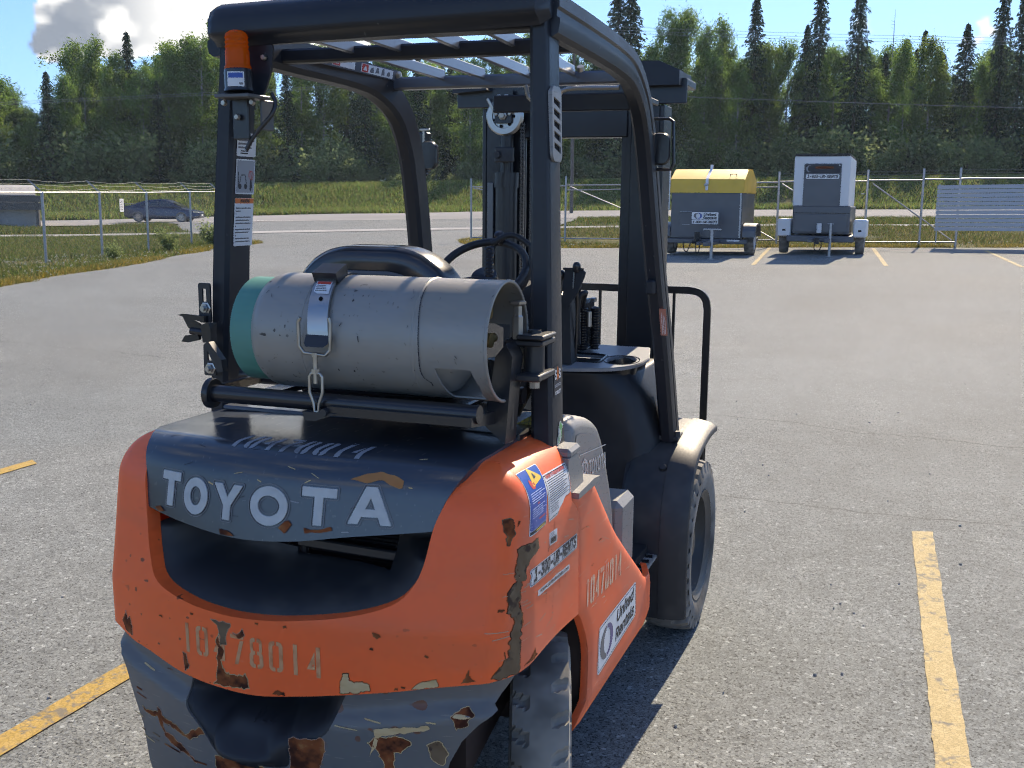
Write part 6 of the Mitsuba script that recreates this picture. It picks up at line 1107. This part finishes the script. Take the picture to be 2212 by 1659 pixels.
# grey and yellow bits between carrier and pillar
add('fuel_guard', hull([(0.52, -0.43, 1.22), (0.52, -0.41, 1.13), (0.60, -0.35, 1.12), (0.60, -0.37, 1.235), (0.56, -0.42, 1.23)]), 'grey_panel', FL)
yf = lambda s, v, dep=0.0: np.stack([np.full(np.shape(s), 0.50)+np.asarray(dep), np.asarray(s, float), np.asarray(v, float)], -1)
MG = add('mesh_guard', wrap([(-0.37, 1.07), (-0.43, 1.09), (-0.435, 1.145), (-0.41, 1.125), (-0.36, 1.095)], .03, yf, thick=.002), 'mesh_yellow', FL, label='yellow mesh guard behind the right pillar')
MGP = sg.Polygon([(-0.37, 1.07), (-0.43, 1.09), (-0.435, 1.145), (-0.41, 1.125), (-0.36, 1.095)])
mw = ops.unary_union([sg.LineString([(-0.35-0.011*k, 1.06), (-0.365-0.011*k, 1.15)]).buffer(.0009) for k in range(8)]+[sg.LineString([(-0.33, 1.05+0.012*k), (-0.46, 1.09+0.012*k)]).buffer(.0009) for k in range(8)]).intersection(MGP)
on_surface(mw, yf, 'ink', 'mesh_wire', MG, lift=.001)

# ================================================================ gas cylinder
GC = thing('gas_cylinder', 'scratched grey gas cylinder lying across the back of the forklift, teal foot ring at left', 'gas cylinder')
prof = [(0.0, 0.192), (0.06, 0.189), (0.10, 0.180), (0.123, 0.166), (0.133, 0.150), (TR, 0.135), (TR, 0.06), (TR+0.0012, 0.05), (TR+0.0012, 0.02), (TR, 0.01), (TR, -0.245), (TR+0.002, -0.250), (TR-0.001, -0.256), (TR-0.004, -0.27), (0.118, -0.305), (0.08, -0.335), (0.03, -0.35), (0, -0.352)]
add('shell', lathe([(r, -y) for r, y in prof], (TX, 0, TZ), (0, -1, 0), 96), 'tank_paint', GC, smooth=35)
tc = lambda s, v, dep=0.0: np.stack([TX-(TR+0.0-np.asarray(dep))*np.sin(np.asarray(v)), np.asarray(s, float), TZ+(TR-np.asarray(dep))*np.cos(np.asarray(v))], -1)
col = sg.box(-0.422, -PI, -0.252, PI).difference(sg.Polygon([(-0.300, 1.95), (-0.385, 1.95), (-0.398, 2.3), (-0.395, 2.75), (-0.318, 2.75)]).buffer(-.012).buffer(.012)).difference(sg.box(-0.38, -2.4, -0.30, -1.4))
add('collar', wrap(col, (.03, .07), tc, thick=0.0035), 'tank_paint', GC, smooth=40, label='grey collar round the valve end with cut-outs')
tl = np.arange(65)*2*PI/64; add('collar_bead', tube(np.c_[TX-(TR-0.002)*np.sin(tl), np.full(65, -0.422), TZ+(TR-0.002)*np.cos(tl)], 0.0042, 8, False), 'tank_paint', GC, smooth=50)
fr_ = lambda s, v, dep=0.0: np.stack([TX-(0.124-np.asarray(dep))*np.sin(np.asarray(v)), np.asarray(s, float), TZ+(0.124-np.asarray(dep))*np.cos(np.asarray(v))], -1)
add('foot_ring', wrap(sg.box(0.120, -PI, 0.222, PI), (.04, .08), fr_, thick=.004), 'teal_paint', GC, smooth=50, label='teal painted foot ring')
add('valve', cat([cyl((TX, -0.34, TZ), (TX, -0.385, TZ), 0.017, 14), cyl((TX-0.03, -0.37, TZ), (TX+0.05, -0.37, TZ), 0.011, 12), cyl((TX+0.02, -0.345, TZ+0.06), (TX+0.02, -0.375, TZ+0.06), 0.014, 12)]), mat('brass', (0.36, 0.25, 0.10), 0.4, metal=0.8), GC)

add('weld_seam', lathe([(TR-0.001, -.004), (TR+0.0022, -.002), (TR+0.0022, .002), (TR-0.001, .004)], (TX, 0.028, TZ), (0, 1, 0), 72), 'tank_paint', GC, smooth=50)
r_ = np.random.default_rng(77)
for k in range(44):
    y, a, L, b = r_.uniform(-0.40, 0.13), r_.uniform(0.5, 2.4), r_.uniform(0.002, 0.014), r_.uniform(-1.5, 1.5)
    if abs(y+0.03) < 0.035: continue
    on_surface(sg.LineString([(y, a), (y+L*math.cos(b), a+L*math.sin(b)/TR)]).buffer(r_.uniform(0.0003, 0.0011)), tc, ('ink', 'ink_grey', 'ink')[k % 3], 'scratch', GC, lift=.0022, cell=.03)
tc2 = lambda s, v, dep=0.0: tc(s, v, np.asarray(dep))
crk = cr([(-0.256, 0.5), (-0.258, 0.8), (-0.262, 1.05), (-0.266, 1.3), (-0.268, 1.7), (-0.267, 2.0), (-0.272, 2.15), (-0.285, 2.25), (-0.286, 2.33)], 3)
on_surface(sg.LineString(crk).buffer(0.0011), tc, 'ink', 'paint_crack', GC, lift=.0024, cell=.03)

# ================================================================ fences
def lines_mesh(A, B, r):
    """three sided wires from A to B (n, 3)."""
    A, B = np.asarray(A, float), np.asarray(B, float); d = B-A; d /= np.linalg.norm(d, axis=1, keepdims=True)+1e-12
    u = np.cross(d, np.where(np.abs(d[:, 2:]) < .9, [0, 0, 1.0], [1.0, 0, 0])); u /= np.linalg.norm(u, axis=1, keepdims=True)+1e-12; w = np.cross(d, u)
    a = np.arange(3)*2*PI/3; o = r*(np.cos(a)[None, :, None]*u[:, None]+np.sin(a)[None, :, None]*w[:, None]); V = np.concatenate([A[:, None]+o, B[:, None]+o], 1)
    n = len(A); i = np.arange(n)[:, None]*6; F = []
    for k in range(3): F += [i+np.array([[k, (k+1) % 3, 3+(k+1) % 3]]), i+np.array([[k, 3+(k+1) % 3, 3+k]])]
    return trimesh.Trimesh(V.reshape(-1, 3), np.vstack(F), process=False)
def chainlink(P0, P1, h, lift=0.05, step=0.085, r=0.0008, top=None):
    P0, P1 = np.array(P0, float), np.array(P1, float); L = np.linalg.norm(P1-P0); e = (P1-P0)/L; A, B = [], []
    for sg_ in (1, -1):
        for x in np.arange(-h, L+h, step):
            a, b = (x, 0.0), (x+sg_*h, h)
            (ax, az), (bx_, bz_) = a, b
            lo, hi = 0.0, 1.0; dx = bx_-ax
            t0, t1 = sorted(((0-ax)/dx, (L-ax)/dx)); lo, hi = max(lo, t0), min(hi, t1)
            if hi-lo < 0.01: continue
            A.append((ax+dx*lo, h*lo)); B.append((ax+dx*hi, h*hi))
    f = lambda Q: np.c_[P0+np.array(Q)[:, :1]*e, np.array(Q)[:, 1]+lift+gh(*(P0+np.array(Q)[:, :1]*e).T)]
    return lines_mesh(f(A), f(B), r)
FA = thing('chain_link_fence', 'chain link fence with angled barbed wire arms on the grass at left', 'fence')
dl = np.array([0.944, 0.330]); nl = np.array([-0.330, 0.944]); fp = [np.array([19.05, 18.73])+dl*t for t in (-10.9, -7.25, -3.6, 0, 3.55, 7.25, 11.6, 15.2)]
zt = [1.70, 1.72, 1.74, 1.765, 1.80, 1.82, 1.86, 1.87]
for q, z in zip(fp, zt):
    g0 = float(gh(*q)); add('post', cat([cyl((*q, g0-0.3), (*q, g0+z), 0.037, 10), lathe([(0.041, -.05), (0.041, .0), (.02, .03), (0, .035)], (*q, g0+z), (0, 0, 1), 10)]), 'galvanised', FA, smooth=40)
    tip = np.r_[q+nl*0.33, g0+z+0.31]; add('barbed_arm', tube([(*q, g0+z), tip], 0.022, 6), 'galvanised', FA)
add('top_rail', cat([cyl((*a, float(gh(*a))+za), (*b, float(gh(*b))+zb), 0.021, 8) for a, b, za, zb in zip(fp[:-1], fp[1:], zt[:-1], zt[1:])]), 'galvanised', FA, smooth=40)
for k in range(3):
    f = (k+1)/3; ms = []
    for a, b, za, zb in zip(fp[:-1], fp[1:], zt[:-1], zt[1:]):
        pa, pb = np.r_[a+nl*.33*f, float(gh(*a))+za+.31*f], np.r_[b+nl*.33*f, float(gh(*b))+zb+.31*f]; t = np.linspace(0, 1, 9)[:, None]; c = pa*(1-t)+pb*t; c[:, 2] -= (0.02+0.03*((k*3+int(a[0])) % 3))*4*t[:, 0]*(1-t[:, 0]); ms.append(tube(c, 0.0035, 4))
        for q in c[1:-1:1]: ms.append(lines_mesh([q-[0.02, 0, .025], q-[-0.02, 0, .025]], [q+[0.02, 0, .025], q+[-0.02, 0, .025]], 0.002))
    add('barbed_wire', cat(ms), 'wire', FA, smooth=False, kind='stuff')
add('mesh', chainlink(fp[0], fp[-1], 1.72), 'wire', FA, smooth=False, kind='stuff')
SGN = thing('fence_sign', 'small white notice board on the left fence beside the dark car', 'sign')
c = np.array([23.83, 20.40]); sp = sg.box(-0.16, -0.19, 0.16, 0.19).buffer(-.03).buffer(.03)
sfn = lambda s, v, dep=0.0: np.c_[c[0]+nl[0]*(-0.04+np.asarray(dep))+dl[0]*np.asarray(s), c[1]+nl[1]*(-0.04+np.asarray(dep))+dl[1]*np.asarray(s), 1.44+np.asarray(v)]
add('board', wrap(sp, .2, sfn, thick=.004), 'decal_white', SGN, smooth=False); lines_on([(-.12, -.15), (.12, -.15), (.12, .15), (-.12, .15)], sfn, 'ink_grey', SGN, 6, .35, seed=5, lift=.003)

FB = thing('gate_fence', 'long chain link gate fence with pipe frame across the far side of the lot', 'fence')
G0, gd = np.array([33.6, 13.6]), np.array([-0.1749, -0.9846]); gn = np.array([-0.9846, 0.1749])
gp = lambda t, z, off=0.0: np.r_[G0+gd*t+gn*off, float(gh(*(G0+gd*t)))+z]
gt = (0.3, 4.06, 7.7, 11.3, 13.9, 15.43, 16.4, 20.0, 23.8, 27.6, 31.4)
for t in gt: add('post', cyl(gp(t, -0.3), gp(t, 2.2), 0.034, 10), 'galvanised', FB, smooth=40)
for a, b in zip(gt[:-1], gt[1:]): add('top_rail', cyl(gp(a, 1.90), gp(b, 1.88), 0.022, 8), 'galvanised', FB, smooth=40)
for a, b in ((0.3, 4.06), (4.06, 7.7), (7.7, 11.3), (11.3, 13.9), (13.9, 16.4)): add('bottom_rail', cyl(gp(a, 0.13), gp(b, 0.15), 0.022, 8), 'galvanised', FB, smooth=40)
add('mid_rail', cyl(gp(4.06, 1.74), gp(11.3, 1.74), 0.017, 8), 'galvanised', FB)
for a, za, b, zb in ((4.2, 1.86, 8.6, 0.18), (11.4, 1.83, 13.6, 0.5), (10.4, 0.62, 11.2, 0.18), (14.05, 1.80, 16.3, 0.19), (0.4, 1.86, 3.0, 1.4)): add('brace', cyl(gp(a, za), gp(b, zb), 0.019, 8), 'galvanised', FB, smooth=40)
for z in (1.98, 2.06, 2.14): add('barbed_wire', cat([tube([gp(a, z), gp((a+b)/2, z-0.02), gp(b, z)], 0.0035, 4) for a, b in zip(gt[3:-1], gt[4:])]), 'wire', FB, smooth=False, kind='stuff')
add('mesh', chainlink(G0+gd*0.3, G0+gd*16.4, 1.78, 0.12), 'wire', FB, smooth=False, kind='stuff'); add('mesh', chainlink(G0+gd*16.4, G0+gd*31.4, 1.85, 0.03), 'wire', FB, smooth=False, kind='stuff')
add('latch', cyl(gp(13.8, 1.50, .05), gp(13.8, 1.53, .05), 0.05, 8), 'galvanised', FB)
SLG = thing('slatted_gate', 'grey blue slatted panel standing in front of the gate fence at the far right', 'gate')
mat('slat_white', (0.40, 0.42, 0.45), 0.5)
for k in range(11):
    z = 0.47+0.115*k; A_, B_ = gp(15.85, z, 0.2), gp(21.5, z, 0.2); h_ = np.array([0, 0, 0.102]); n_ = np.r_[gn*0.012, 0]
    add('slat', hull([q+a+b for q in (A_, B_) for a in (0*h_, h_) for b in (0*n_, n_)]), 'slat_white', SLG, smooth=False)
for t in (15.9, 18.4, 21.4): add('upright', cyl(gp(t, 0.12, 0.17), gp(t, 1.76, 0.17), 0.02, 8), 'galvanised', SLG)

# ================================================================ trailers
mat('trailer_grey', lambda p, n, uv: mi.Color3f(0.075, 0.083, 0.098)*(0.85+0.3*fbm(p.x*3, p.y*3, p.z*3)), 0.4, coat=0.3)
mat('trailer_white', (0.62, 0.63, 0.64), 0.4, coat=0.2); mat('lid_yellow', lambda p, n, uv: mi.Color3f(0.62, 0.40, 0.035)*(0.9+0.2*fbm(p.x*4, p.y*4, p.z*4)), 0.45, coat=0.2)
mat('trailer_black', (0.015, 0.015, 0.017), 0.5)
def face(X): return lambda s, v, dep=0.0: np.stack([X+np.asarray(dep)+0*np.asarray(s), -np.asarray(s, float), np.asarray(v, float)], -1)
def small_wheel(k, x, y, z, R, wd): 
    add('wheel', mov(tyre(R, wd, R*0.58, 18, 0.006, n=60), (x, y, z)), 'rubber', k, smooth=40); add('rim', lathe([(0, -wd*.25), (R*.5, -wd*.2), (R*.6, -wd*.45), (R*.62, wd*.45), (R*.5, wd*.2), (0, wd*.25)], (x, y, z), (0, 1, 0), 20), 'trailer_white', k, smooth=40)
GEN = thing('generator_trailer', 'tall grey and white towed generator, the right hand trailer by the gate fence', 'trailer'); zg = 0.375
X0 = 26.75
add('body', box(X0+.02, X0+3.0, 0.135, 1.555, 0.90, 1.62, .03), 'trailer_grey', GEN); add('upper_body', box(X0+.05, X0+3.0, 0.19, 1.575, 1.60, 2.875, .03), 'trailer_white', GEN, label='white upper housing'); add('roof', box(X0+.03, X0+3.03, 0.21, 1.555, 2.873, 2.925, .01), 'trailer_black', GEN)
add('front_panel', box(X0+.025, X0+.06, 0.405, 1.325, 1.60, 2.68, .008), 'trailer_grey', GEN); add('display', box(X0+.015, X0+.03, 0.43, 1.30, 2.44, 2.66, .004), 'ink', GEN); add('lower_panel', box(X0-.01, X0+.03, 0.20, 1.50, 0.95, 1.40, .01), 'trailer_grey', GEN); add('seam_strip', box(X0+.005, X0+.03, 0.14, 1.55, 1.43, 1.445), 'trailer_black', GEN)
fg = face(X0+.012)
on_surface(quadp([(-1.272, 2.296), (-0.452, 2.296), (-0.452, 2.412), (-1.272, 2.412)], .03), fg, 'decal_white', 'phone_decal', GEN, lift=.002, cell=.5, label='white strip reading 1-800-UR-RENTS'); text_on('1-800-UR-RENTS', fg, 'ink', GEN, (-1.235, 2.322), (-0.49, 2.322), 0.065, lift=.006, slant=.15, fat=.003)
cres = sg.Point(-1.19, 2.55).buffer(.085).difference(sg.Point(-1.165, 2.55).buffer(.075)); on_surface(cres, fg, 'decal_grey', 'emblem', GEN, lift=.006, cell=.5); lines_on([(-1.05, 2.54), (-.55, 2.54), (-.55, 2.62), (-1.05, 2.62)], fg, 'rust', GEN, 1, .7, lift=.006)
on_surface(sg.Point(-0.46, 2.63).buffer(.018), fg, 'decal_white', 'badge', GEN, lift=.006, cell=.5)
add('frame', cat([box(X0-.05, X0+3.0, 0.02, 1.68, 0.70, 0.86, .02), box(X0-1.1, X0, 0.55, 0.67, 0.72, 0.82, .01), box(X0-1.1, X0, 0.95, 1.07, 0.72, 0.82, .01)]), 'trailer_grey', GEN)
for y0, y1 in ((1.585, 1.945), (-0.285, 0.045)):
    add('fender', box(X0+.1, X0+1.25, y0, y1, 0.83, 1.275, .03), 'trailer_white', GEN); add('side_lamp', box(X0+.09, X0+.12, (y0+y1)/2-.04, (y0+y1)/2+.04, 0.97, 1.02, .005), 'trailer_black', GEN)
for y in (1.80, -0.12): small_wheel(GEN, X0+.65, y, zg+.335, 0.335, 0.225)
add('jack', cat([cyl((26.1, 0.55, 0.36), (26.1, 0.55, 1.20), 0.035, 10), cyl((26.1, 0.55, 0.36), (26.1, 0.55, 0.38), 0.08, 12), cyl((26.1, 0.48, 1.18), (26.1, 0.63, 1.18), 0.015, 8)]), 'galvanised', GEN, smooth=40)
add('document_tube', cat([cyl((X0-.12, 0.865, 0.94), (X0-.12, 0.865, 1.18), 0.062, 14)]), 'decal_white', GEN, smooth=40); add('cable', tube(smoothpath([(X0-.1, 0.93, 0.75), (X0-.3, 0.95, 0.55), (X0-.35, 0.85, 0.48), (X0-.3, 0.78, 0.6), (X0-.15, 0.8, 0.72)], 4), .014, 6), 'trailer_black', GEN)
add('coupler', cat([box(X0-1.45, X0-1.05, 0.77, 0.85, 0.72, 0.82, .02), cyl((X0-1.45, 0.81, 0.70), (X0-1.45, 0.81, 0.85), 0.06, 12)]), 'trailer_black', GEN)

LT_ = thing('box_trailer', 'dark grey box trailer with a yellow lid and a white rental sign', 'trailer'); zl = 0.32; X1 = 26.2
add('body', box(X1, X1+2.3, 2.765, 4.615, 0.75, 1.94, .02), 'trailer_grey', LT_)
LID = add('lid', extr([(X1-.03, 1.925), (X1-.03, 1.95), (X1+.02, 2.275), (X1+.62, 2.545), (X1+1.5, 2.56), (X1+2.3, 2.28), (X1+2.33, 1.925)], 2.73, 4.66, 'xz', b=.02), 'lid_yellow', LT_, label='yellow sloping lid')
add('strap', extr([(X1-.045, 1.99), (X1+.005, 2.29), (X1+.62, 2.56), (X1+.70, 2.66), (X1+.64, 2.66), (X1+.60, 2.555), (X1+.0, 2.285), (X1-.055, 1.99)], 3.66, 3.73, 'xz'), 'decal_white', LT_); add('latch', box(X1-.06, X1-.02, 3.66, 3.76, 2.10, 2.16, .01), 'galvanised', LT_); add('handle', tube([(X1+.14, 2.96, 2.345), (X1+.08, 2.96, 2.40), (X1+.08, 3.12, 2.40), (X1+.14, 3.12, 2.345)], .01, 6), 'trailer_black', LT_)
add('end_post', box(X1-.02, X1+.05, 4.655, 4.79, 1.48, 2.52, .01), 'trailer_white', LT_); add('edge_strip', box(X1-.012, X1+.01, 2.79, 2.83, 0.78, 1.93), 'galvanised', LT_)
add('door', box(X1-.015, X1+.01, 3.30, 4.38, 0.80, 1.42, .005), 'trailer_grey', LT_); add('door_pull', box(X1-.022, X1-.01, 4.10, 4.30, 1.10, 1.115), 'decal_grey', LT_); add('drip_rail', box(X1-.03, X1+.01, 4.05, 4.38, 1.43, 1.445), 'decal_grey', LT_)
BD = add('sign_board', box(25.52, 25.54, 3.235, 3.955, 1.12, 1.44, .004), 'trailer_grey', LT_); fl_ = face(25.515)
on_surface(quadp([(-3.93, 1.245), (-3.26, 1.245), (-3.26, 1.435), (-3.93, 1.435)], .015), fl_, 'decal_white', 'rental_sign', LT_, lift=.003, cell=.5, label='white sign reading United Rentals'); on_surface(quadp([(-3.925, 1.135), (-3.262, 1.135), (-3.262, 1.236), (-3.925, 1.236)], .012), fl_, 'decal_white', 'phone_sign', LT_, lift=.003, cell=.5, label='narrow white sign reading 1-800-UR-RENTS')
text_on('United', fl_, 'ink', LT_, (-3.63, 1.345), (-3.32, 1.345), 0.062, lift=.006, slant=.18, fat=.003); text_on('Rentals', fl_, 'ink', LT_, (-3.64, 1.263), (-3.30, 1.263), 0.062, lift=.006, slant=.18, fat=.003); text_on('1-800-UR-RENTS', fl_, 'ink', LT_, (-3.90, 1.158), (-3.285, 1.158), 0.055, lift=.006, slant=.15, fat=.003)
ringlogo(fl_, LT_, -3.775, 1.34, 0.105, 0.075, 'ink_grey', 'decal_blue', .006)
add('frame', cat([box(X1-.05, X1+2.3, 2.62, 4.78, 0.62, 0.74, .015), box(24.4, X1, 3.30, 3.42, 0.62, 0.72, .01), box(24.9, X1, 3.60, 3.68, 0.62, 0.70, .01)]), 'trailer_grey', LT_); add('marker', box(X1-.06, X1-.045, 2.80, 3.12, 0.69, 0.73), 'decal_white', LT_)
for y0, y1 in ((4.62, 4.885), (2.40, 2.735)):
    add('fender', extr(cr([(X1-.05, 0.80), (X1-.02, 1.0), (X1+.15, 1.12), (X1+.55, 1.16), (X1+.95, 1.10), (X1+1.1, 0.8)], 4)+[(X1+1.06, 0.8), (X1+.9, 1.06), (X1+.5, 1.12), (X1+.15, 1.08), (X1+.02, .97), (X1-.01, 0.80)], y0, y1, 'xz'), 'trailer_grey', LT_)
for y in (4.69, 2.60): small_wheel(LT_, X1+.55, y, zl+.365, 0.365, 0.25)
add('jack', cat([cyl((24.8, 3.28, 0.28), (24.8, 3.28, 1.02), 0.04, 10), cyl((24.8, 3.28, 0.28), (24.8, 3.28, 0.30), 0.09, 12), box(24.77, 24.83, 3.05, 3.5, 1.0, 1.04, .01)]), 'galvanised', LT_, smooth=40)
add('cable', cat([tube(smoothpath([(X1-.1, 4.25, 0.66), (X1-.15, 4.2, 0.45), (X1-.15, 4.12, 0.42), (X1-.1, 4.05, 0.64)], 4), .014, 6), tube(smoothpath([(X1-.2, 3.9, 0.66), (X1-.3, 3.86, 0.40), (X1-.3, 3.8, 0.40), (X1-.2, 3.78, 0.66)], 4), .014, 6)]), 'trailer_black', LT_, kind='stuff'); add('hitch_pump', cat([cyl((X1-.25, 3.86, 0.70), (X1-.25, 3.86, 0.92), 0.07, 12), cyl((X1-.25, 3.98, 0.66), (X1-.25, 3.74, 0.66), 0.045, 10)]), 'trailer_black', LT_, smooth=40)

# ================================================================ car on the road
mat('car_paint', (0.022, 0.034, 0.070), 0.22, metal=0.3, coat=1.0); mat('car_glass', (0.02, 0.025, 0.03), 0.05, spec=0.9, coat=1.0)
CAR = thing('car', 'dark blue saloon car with a rear wing driving on the road behind the left fence', 'car')
ch, cl = np.array([0.346, -0.938]), np.array([0.938, 0.346]); c0 = np.array([56.56, 44.80]); S_ = 1.03
def cp(P):
    P = np.asarray(P, float)*S_; return np.c_[c0+P[:, :1]*ch+P[:, 1:2]*cl, P[:, 2:]+float(gh(*c0))+0.02]
def cmesh(m): m = m.copy(); m.vertices = cp(m.vertices); return m
def csec(u, zb, ztop, w0, w1, r=.12):
    r = min(r, (ztop-zb)*0.35)
    P = sg.Polygon([(0.9-w0/2, zb), (0.9+w0/2, zb), (0.9+w1/2, ztop), (0.9-w1/2, ztop)]).buffer(-r).buffer(r, quad_segs=4); L = P.exterior; st_ = L.project(sg.Point(0.9, zb-1))
    q = np.array([L.interpolate((st_+t*L.length) % L.length).coords[0] for t in np.linspace(0, 1, 40, endpoint=False)]); return np.c_[np.full(40, u), q]
bd = loft([csec(u, zb, zt_, w0, w1) for u, zb, zt_, w0, w1 in ((-2.33, .42, .88, 1.4, 1.25), (-2.27, .32, 1.00, 1.66, 1.5), (-2.0, .24, 1.04, 1.78, 1.62), (-1.0, .20, 1.00, 1.80, 1.70), (0.0, .20, .97, 1.80, 1.70), (0.9, .20, .95, 1.80, 1.66), (1.6, .22, .86, 1.78, 1.58), (2.15, .24, .74, 1.70, 1.45), (2.40, .28, .66, 1.50, 1.2), (2.47, .34, .58, 1.1, .9))]); bd.vertices = cp(bd.vertices)
add('body', bd, 'car_paint', CAR, smooth=50)
cb = loft([csec(u, .90, zt_, w0, w1, .06) for u, zt_, w0, w1 in ((-2.05, 1.0, 1.5, 1.4), (-1.35, 1.25, 1.58, 1.25), (-0.75, 1.40, 1.62, 1.18), (-0.1, 1.455, 1.64, 1.18), (0.35, 1.42, 1.64, 1.2), (0.75, 1.25, 1.62, 1.3), (1.35, .97, 1.55, 1.45))]); cb.vertices = cp(cb.vertices); add('roof', cb, 'car_paint', CAR, smooth=50)
def wpane(P, name): 
    V = np.array(P, float); add(name, trimesh.Trimesh(cp(V), [[0, i, i+1] for i in range(1, len(V)-1)], process=False), 'car_glass', CAR, smooth=False)
sw = lambda u, z: (u, 0.9-(0.82-0.46*np.clip(z-0.94, 0, .6)*0.97)-0.012, z)
wpane([sw(0.95, 1.02), sw(-0.02, 1.03), sw(0.0, 1.36), sw(0.38, 1.35)], 'window'); wpane([sw(-0.08, 1.03), sw(-0.95, 1.06), sw(-0.75, 1.27), sw(-0.06, 1.36)], 'window'); wpane([sw(-1.0, 1.06), sw(-1.35, 1.10), sw(-0.98, 1.22)], 'window')
wpane([(0.80, 0.30, 1.255), (0.80, 1.5, 1.255), (1.36, 1.55, .99), (1.36, 0.25, .99)], 'windscreen')
for u in (-1.36, 1.36):
    for w in (0.10, 1.70):
        wk_ = free(CAR+'__wheel'); tm = tyre(0.33, 0.21, 0.24, 30, .003, n=48); tm = mov(tm, (u, w, .33)); add('tyre', cmesh(tm), 'rubber', wk_, smooth=40)
        rm_ = cat([lathe([(0.235, -.1), (0.22, -.09), (.20, .0), (0, .0)], (u, w, .33), (0, 1, 0), 24)]+[rot(box(u-.022, u+.022, w-.10 if w < 1 else w+.03, w-.03 if w < 1 else w+.10, .36, .33+.22, .005), [0, 1, 0], k*36, (u, w, .33)) for k in range(10)]); add('rim', cmesh(rm_), 'steel', wk_, smooth=30)
for w in (0.28, 1.52): add('headlight', cmesh(hull([(2.12, w-.2 if w < 1 else w+.2, .62), (2.12, w-.2 if w < 1 else w+.2, .72), (2.42, w, .60), (2.42, w, .68), (2.28, w+.1 if w < 1 else w-.1, .72)])), 'chrome', CAR, smooth=False)
for w in (0.15, 1.55): add('tail_light', cmesh(hull([(u, w+a, z) for u in (-2.34, -2.22) for a in (0, .18) for z in (.82, .93)])), 'ink_red', CAR, smooth=False)
add('rear_wing', cmesh(cat([box(-2.40, -2.16, .12, 1.68, 1.14, 1.17, .01), box(-2.32, -2.24, .2, .24, 1.0, 1.15), box(-2.32, -2.24, 1.56, 1.60, 1.0, 1.15)])), 'car_paint', CAR); add('number_plate', cmesh(box(2.44, 2.48, .72, 1.08, .40, .52)), 'decal_white', CAR); add('door_handle', cmesh(box(-.35, -.2, -.012, .02, .80, .825, .004)), 'car_paint', CAR); add('mirror', cmesh(hull([(u, w, z) for u in (.72, .86) for w in (-.10, .06) for z in (.98, 1.08)])), 'car_paint', CAR)

# ================================================================ roadside rail, pole and wires
GR = thing('guard_rail', 'weathered dark guard rail beside the road at the far left', 'guard rail')
ge = np.array([-0.27, 0.963]); g1 = np.array([46.1, 44.6]); mat('old_timber', lambda p, n, uv: mix((0.05, 0.048, 0.045), (0.16, 0.15, 0.14), fbm(p.x*3, p.y*3, p.z*40, 3)), 0.9)
for z0_, z1_ in ((1.40, 1.74), (0.95, 1.34)): add('beam', hull([np.r_[g1+ge*t+np.array([.963, .27])*o, z] for t in (0, 12) for o in (0, .08) for z in (z0_, z1_)]), 'old_timber', GR, smooth=False)
for t in (0.2, 3, 6, 9, 11.8): add('post', hull([np.r_[g1+ge*(t+a)+np.array([.963, .27])*(.08+o), z] for a in (0, .18) for o in (0, .16) for z in (-.3, 1.75)]), 'old_timber', GR, smooth=False)
ge2 = np.array([.72, .69]); add('gravel_bank', hull([np.r_[g1+ge*t+ge2*o, z] for t in (0.3, 16) for o, z in ((0.6, -.3), (0.6, 1.80), (3.4, 2.22), (9, 2.42), (9, -.3))]), 'concrete_walk', smooth=False, kind='structure', label='pale gravel bank behind the guard rail at the far left')
UP = thing('utility_pole', 'grey wooden utility pole on the verge behind the forklift roof', 'utility pole'); up0 = (76, 22.57, float(terrain(76, 22.57)))
add('pole', cyl((up0[0], up0[1], up0[2]-.5), (up0[0], up0[1], 14.6), 0.14, 12, 0.10), 'old_timber', UP, smooth=40); add('crossarm', box(75.95, 76.05, 21.4, 23.7, 14.05, 14.17), 'old_timber', UP)
for y in (21.5, 22.2, 23.6): add('insulator', lathe([(0, 0), (.05, 0), (.06, .1), (.03, .15), (0, .16)], (76, y, 14.17), (0, 0, 1), 8), 'decal_grey', UP)
def cable(name, A, B, sag, lab, r=0.012):
    A, B = np.array(A, float), np.array(B, float); t = np.linspace(0, 1, 40)[:, None]; c = A*(1-t)+B*t; c[:, 2] -= sag*4*(t*(1-t))[:, 0]; k = thing('power_line', lab, 'power line', 'power lines over the road'); add('cable', tube(c, r, 5), 'power_cable', k)
for k, (za, zb, lab) in enumerate(((14.45, 10.6, 'topmost of three power lines crossing the sky at right'), (14.2, 10.45, 'middle one of three power lines crossing the sky at right'), (14.02, 10.3, 'lowest of three power lines crossing the sky at right'))): cable('w', (76, 22.5, za), (76, -40, zb), 0.35, lab)
cable('w', (76, 22.5, 9.7), (76, -40, 6.7), 0.3, 'single low cable crossing in front of the trees at right', 0.016)
cable('w', (50, 80, 7.15), (70, 30, 10.2), 0.2, 'upper of two power lines at the far left'); cable('w', (50, 80, 7.0), (70, 30, 10.05), 0.2, 'lower of two power lines at the far left')

# ================================================================ a little haze, which lifts the far trees towards blue
scene['air'] = {'type': 'homogeneous', 'albedo': rgb(0.74, 0.90, 0.99), 'sigma_t': 0.00026}
scene['haze'] = {'type': 'cube', 'to_world': T().translate([0, 0, 14.0]).scale([520, 520, 16.0]), 'bsdf': {'type': 'null'}, 'interior': {'type': 'ref', 'id': 'air'}}
labels['haze'] = {'label': 'thin summer haze over the lot and trees', 'kind': 'stuff'}
scene['camera']['medium'] = {'type': 'ref', 'id': 'air'}
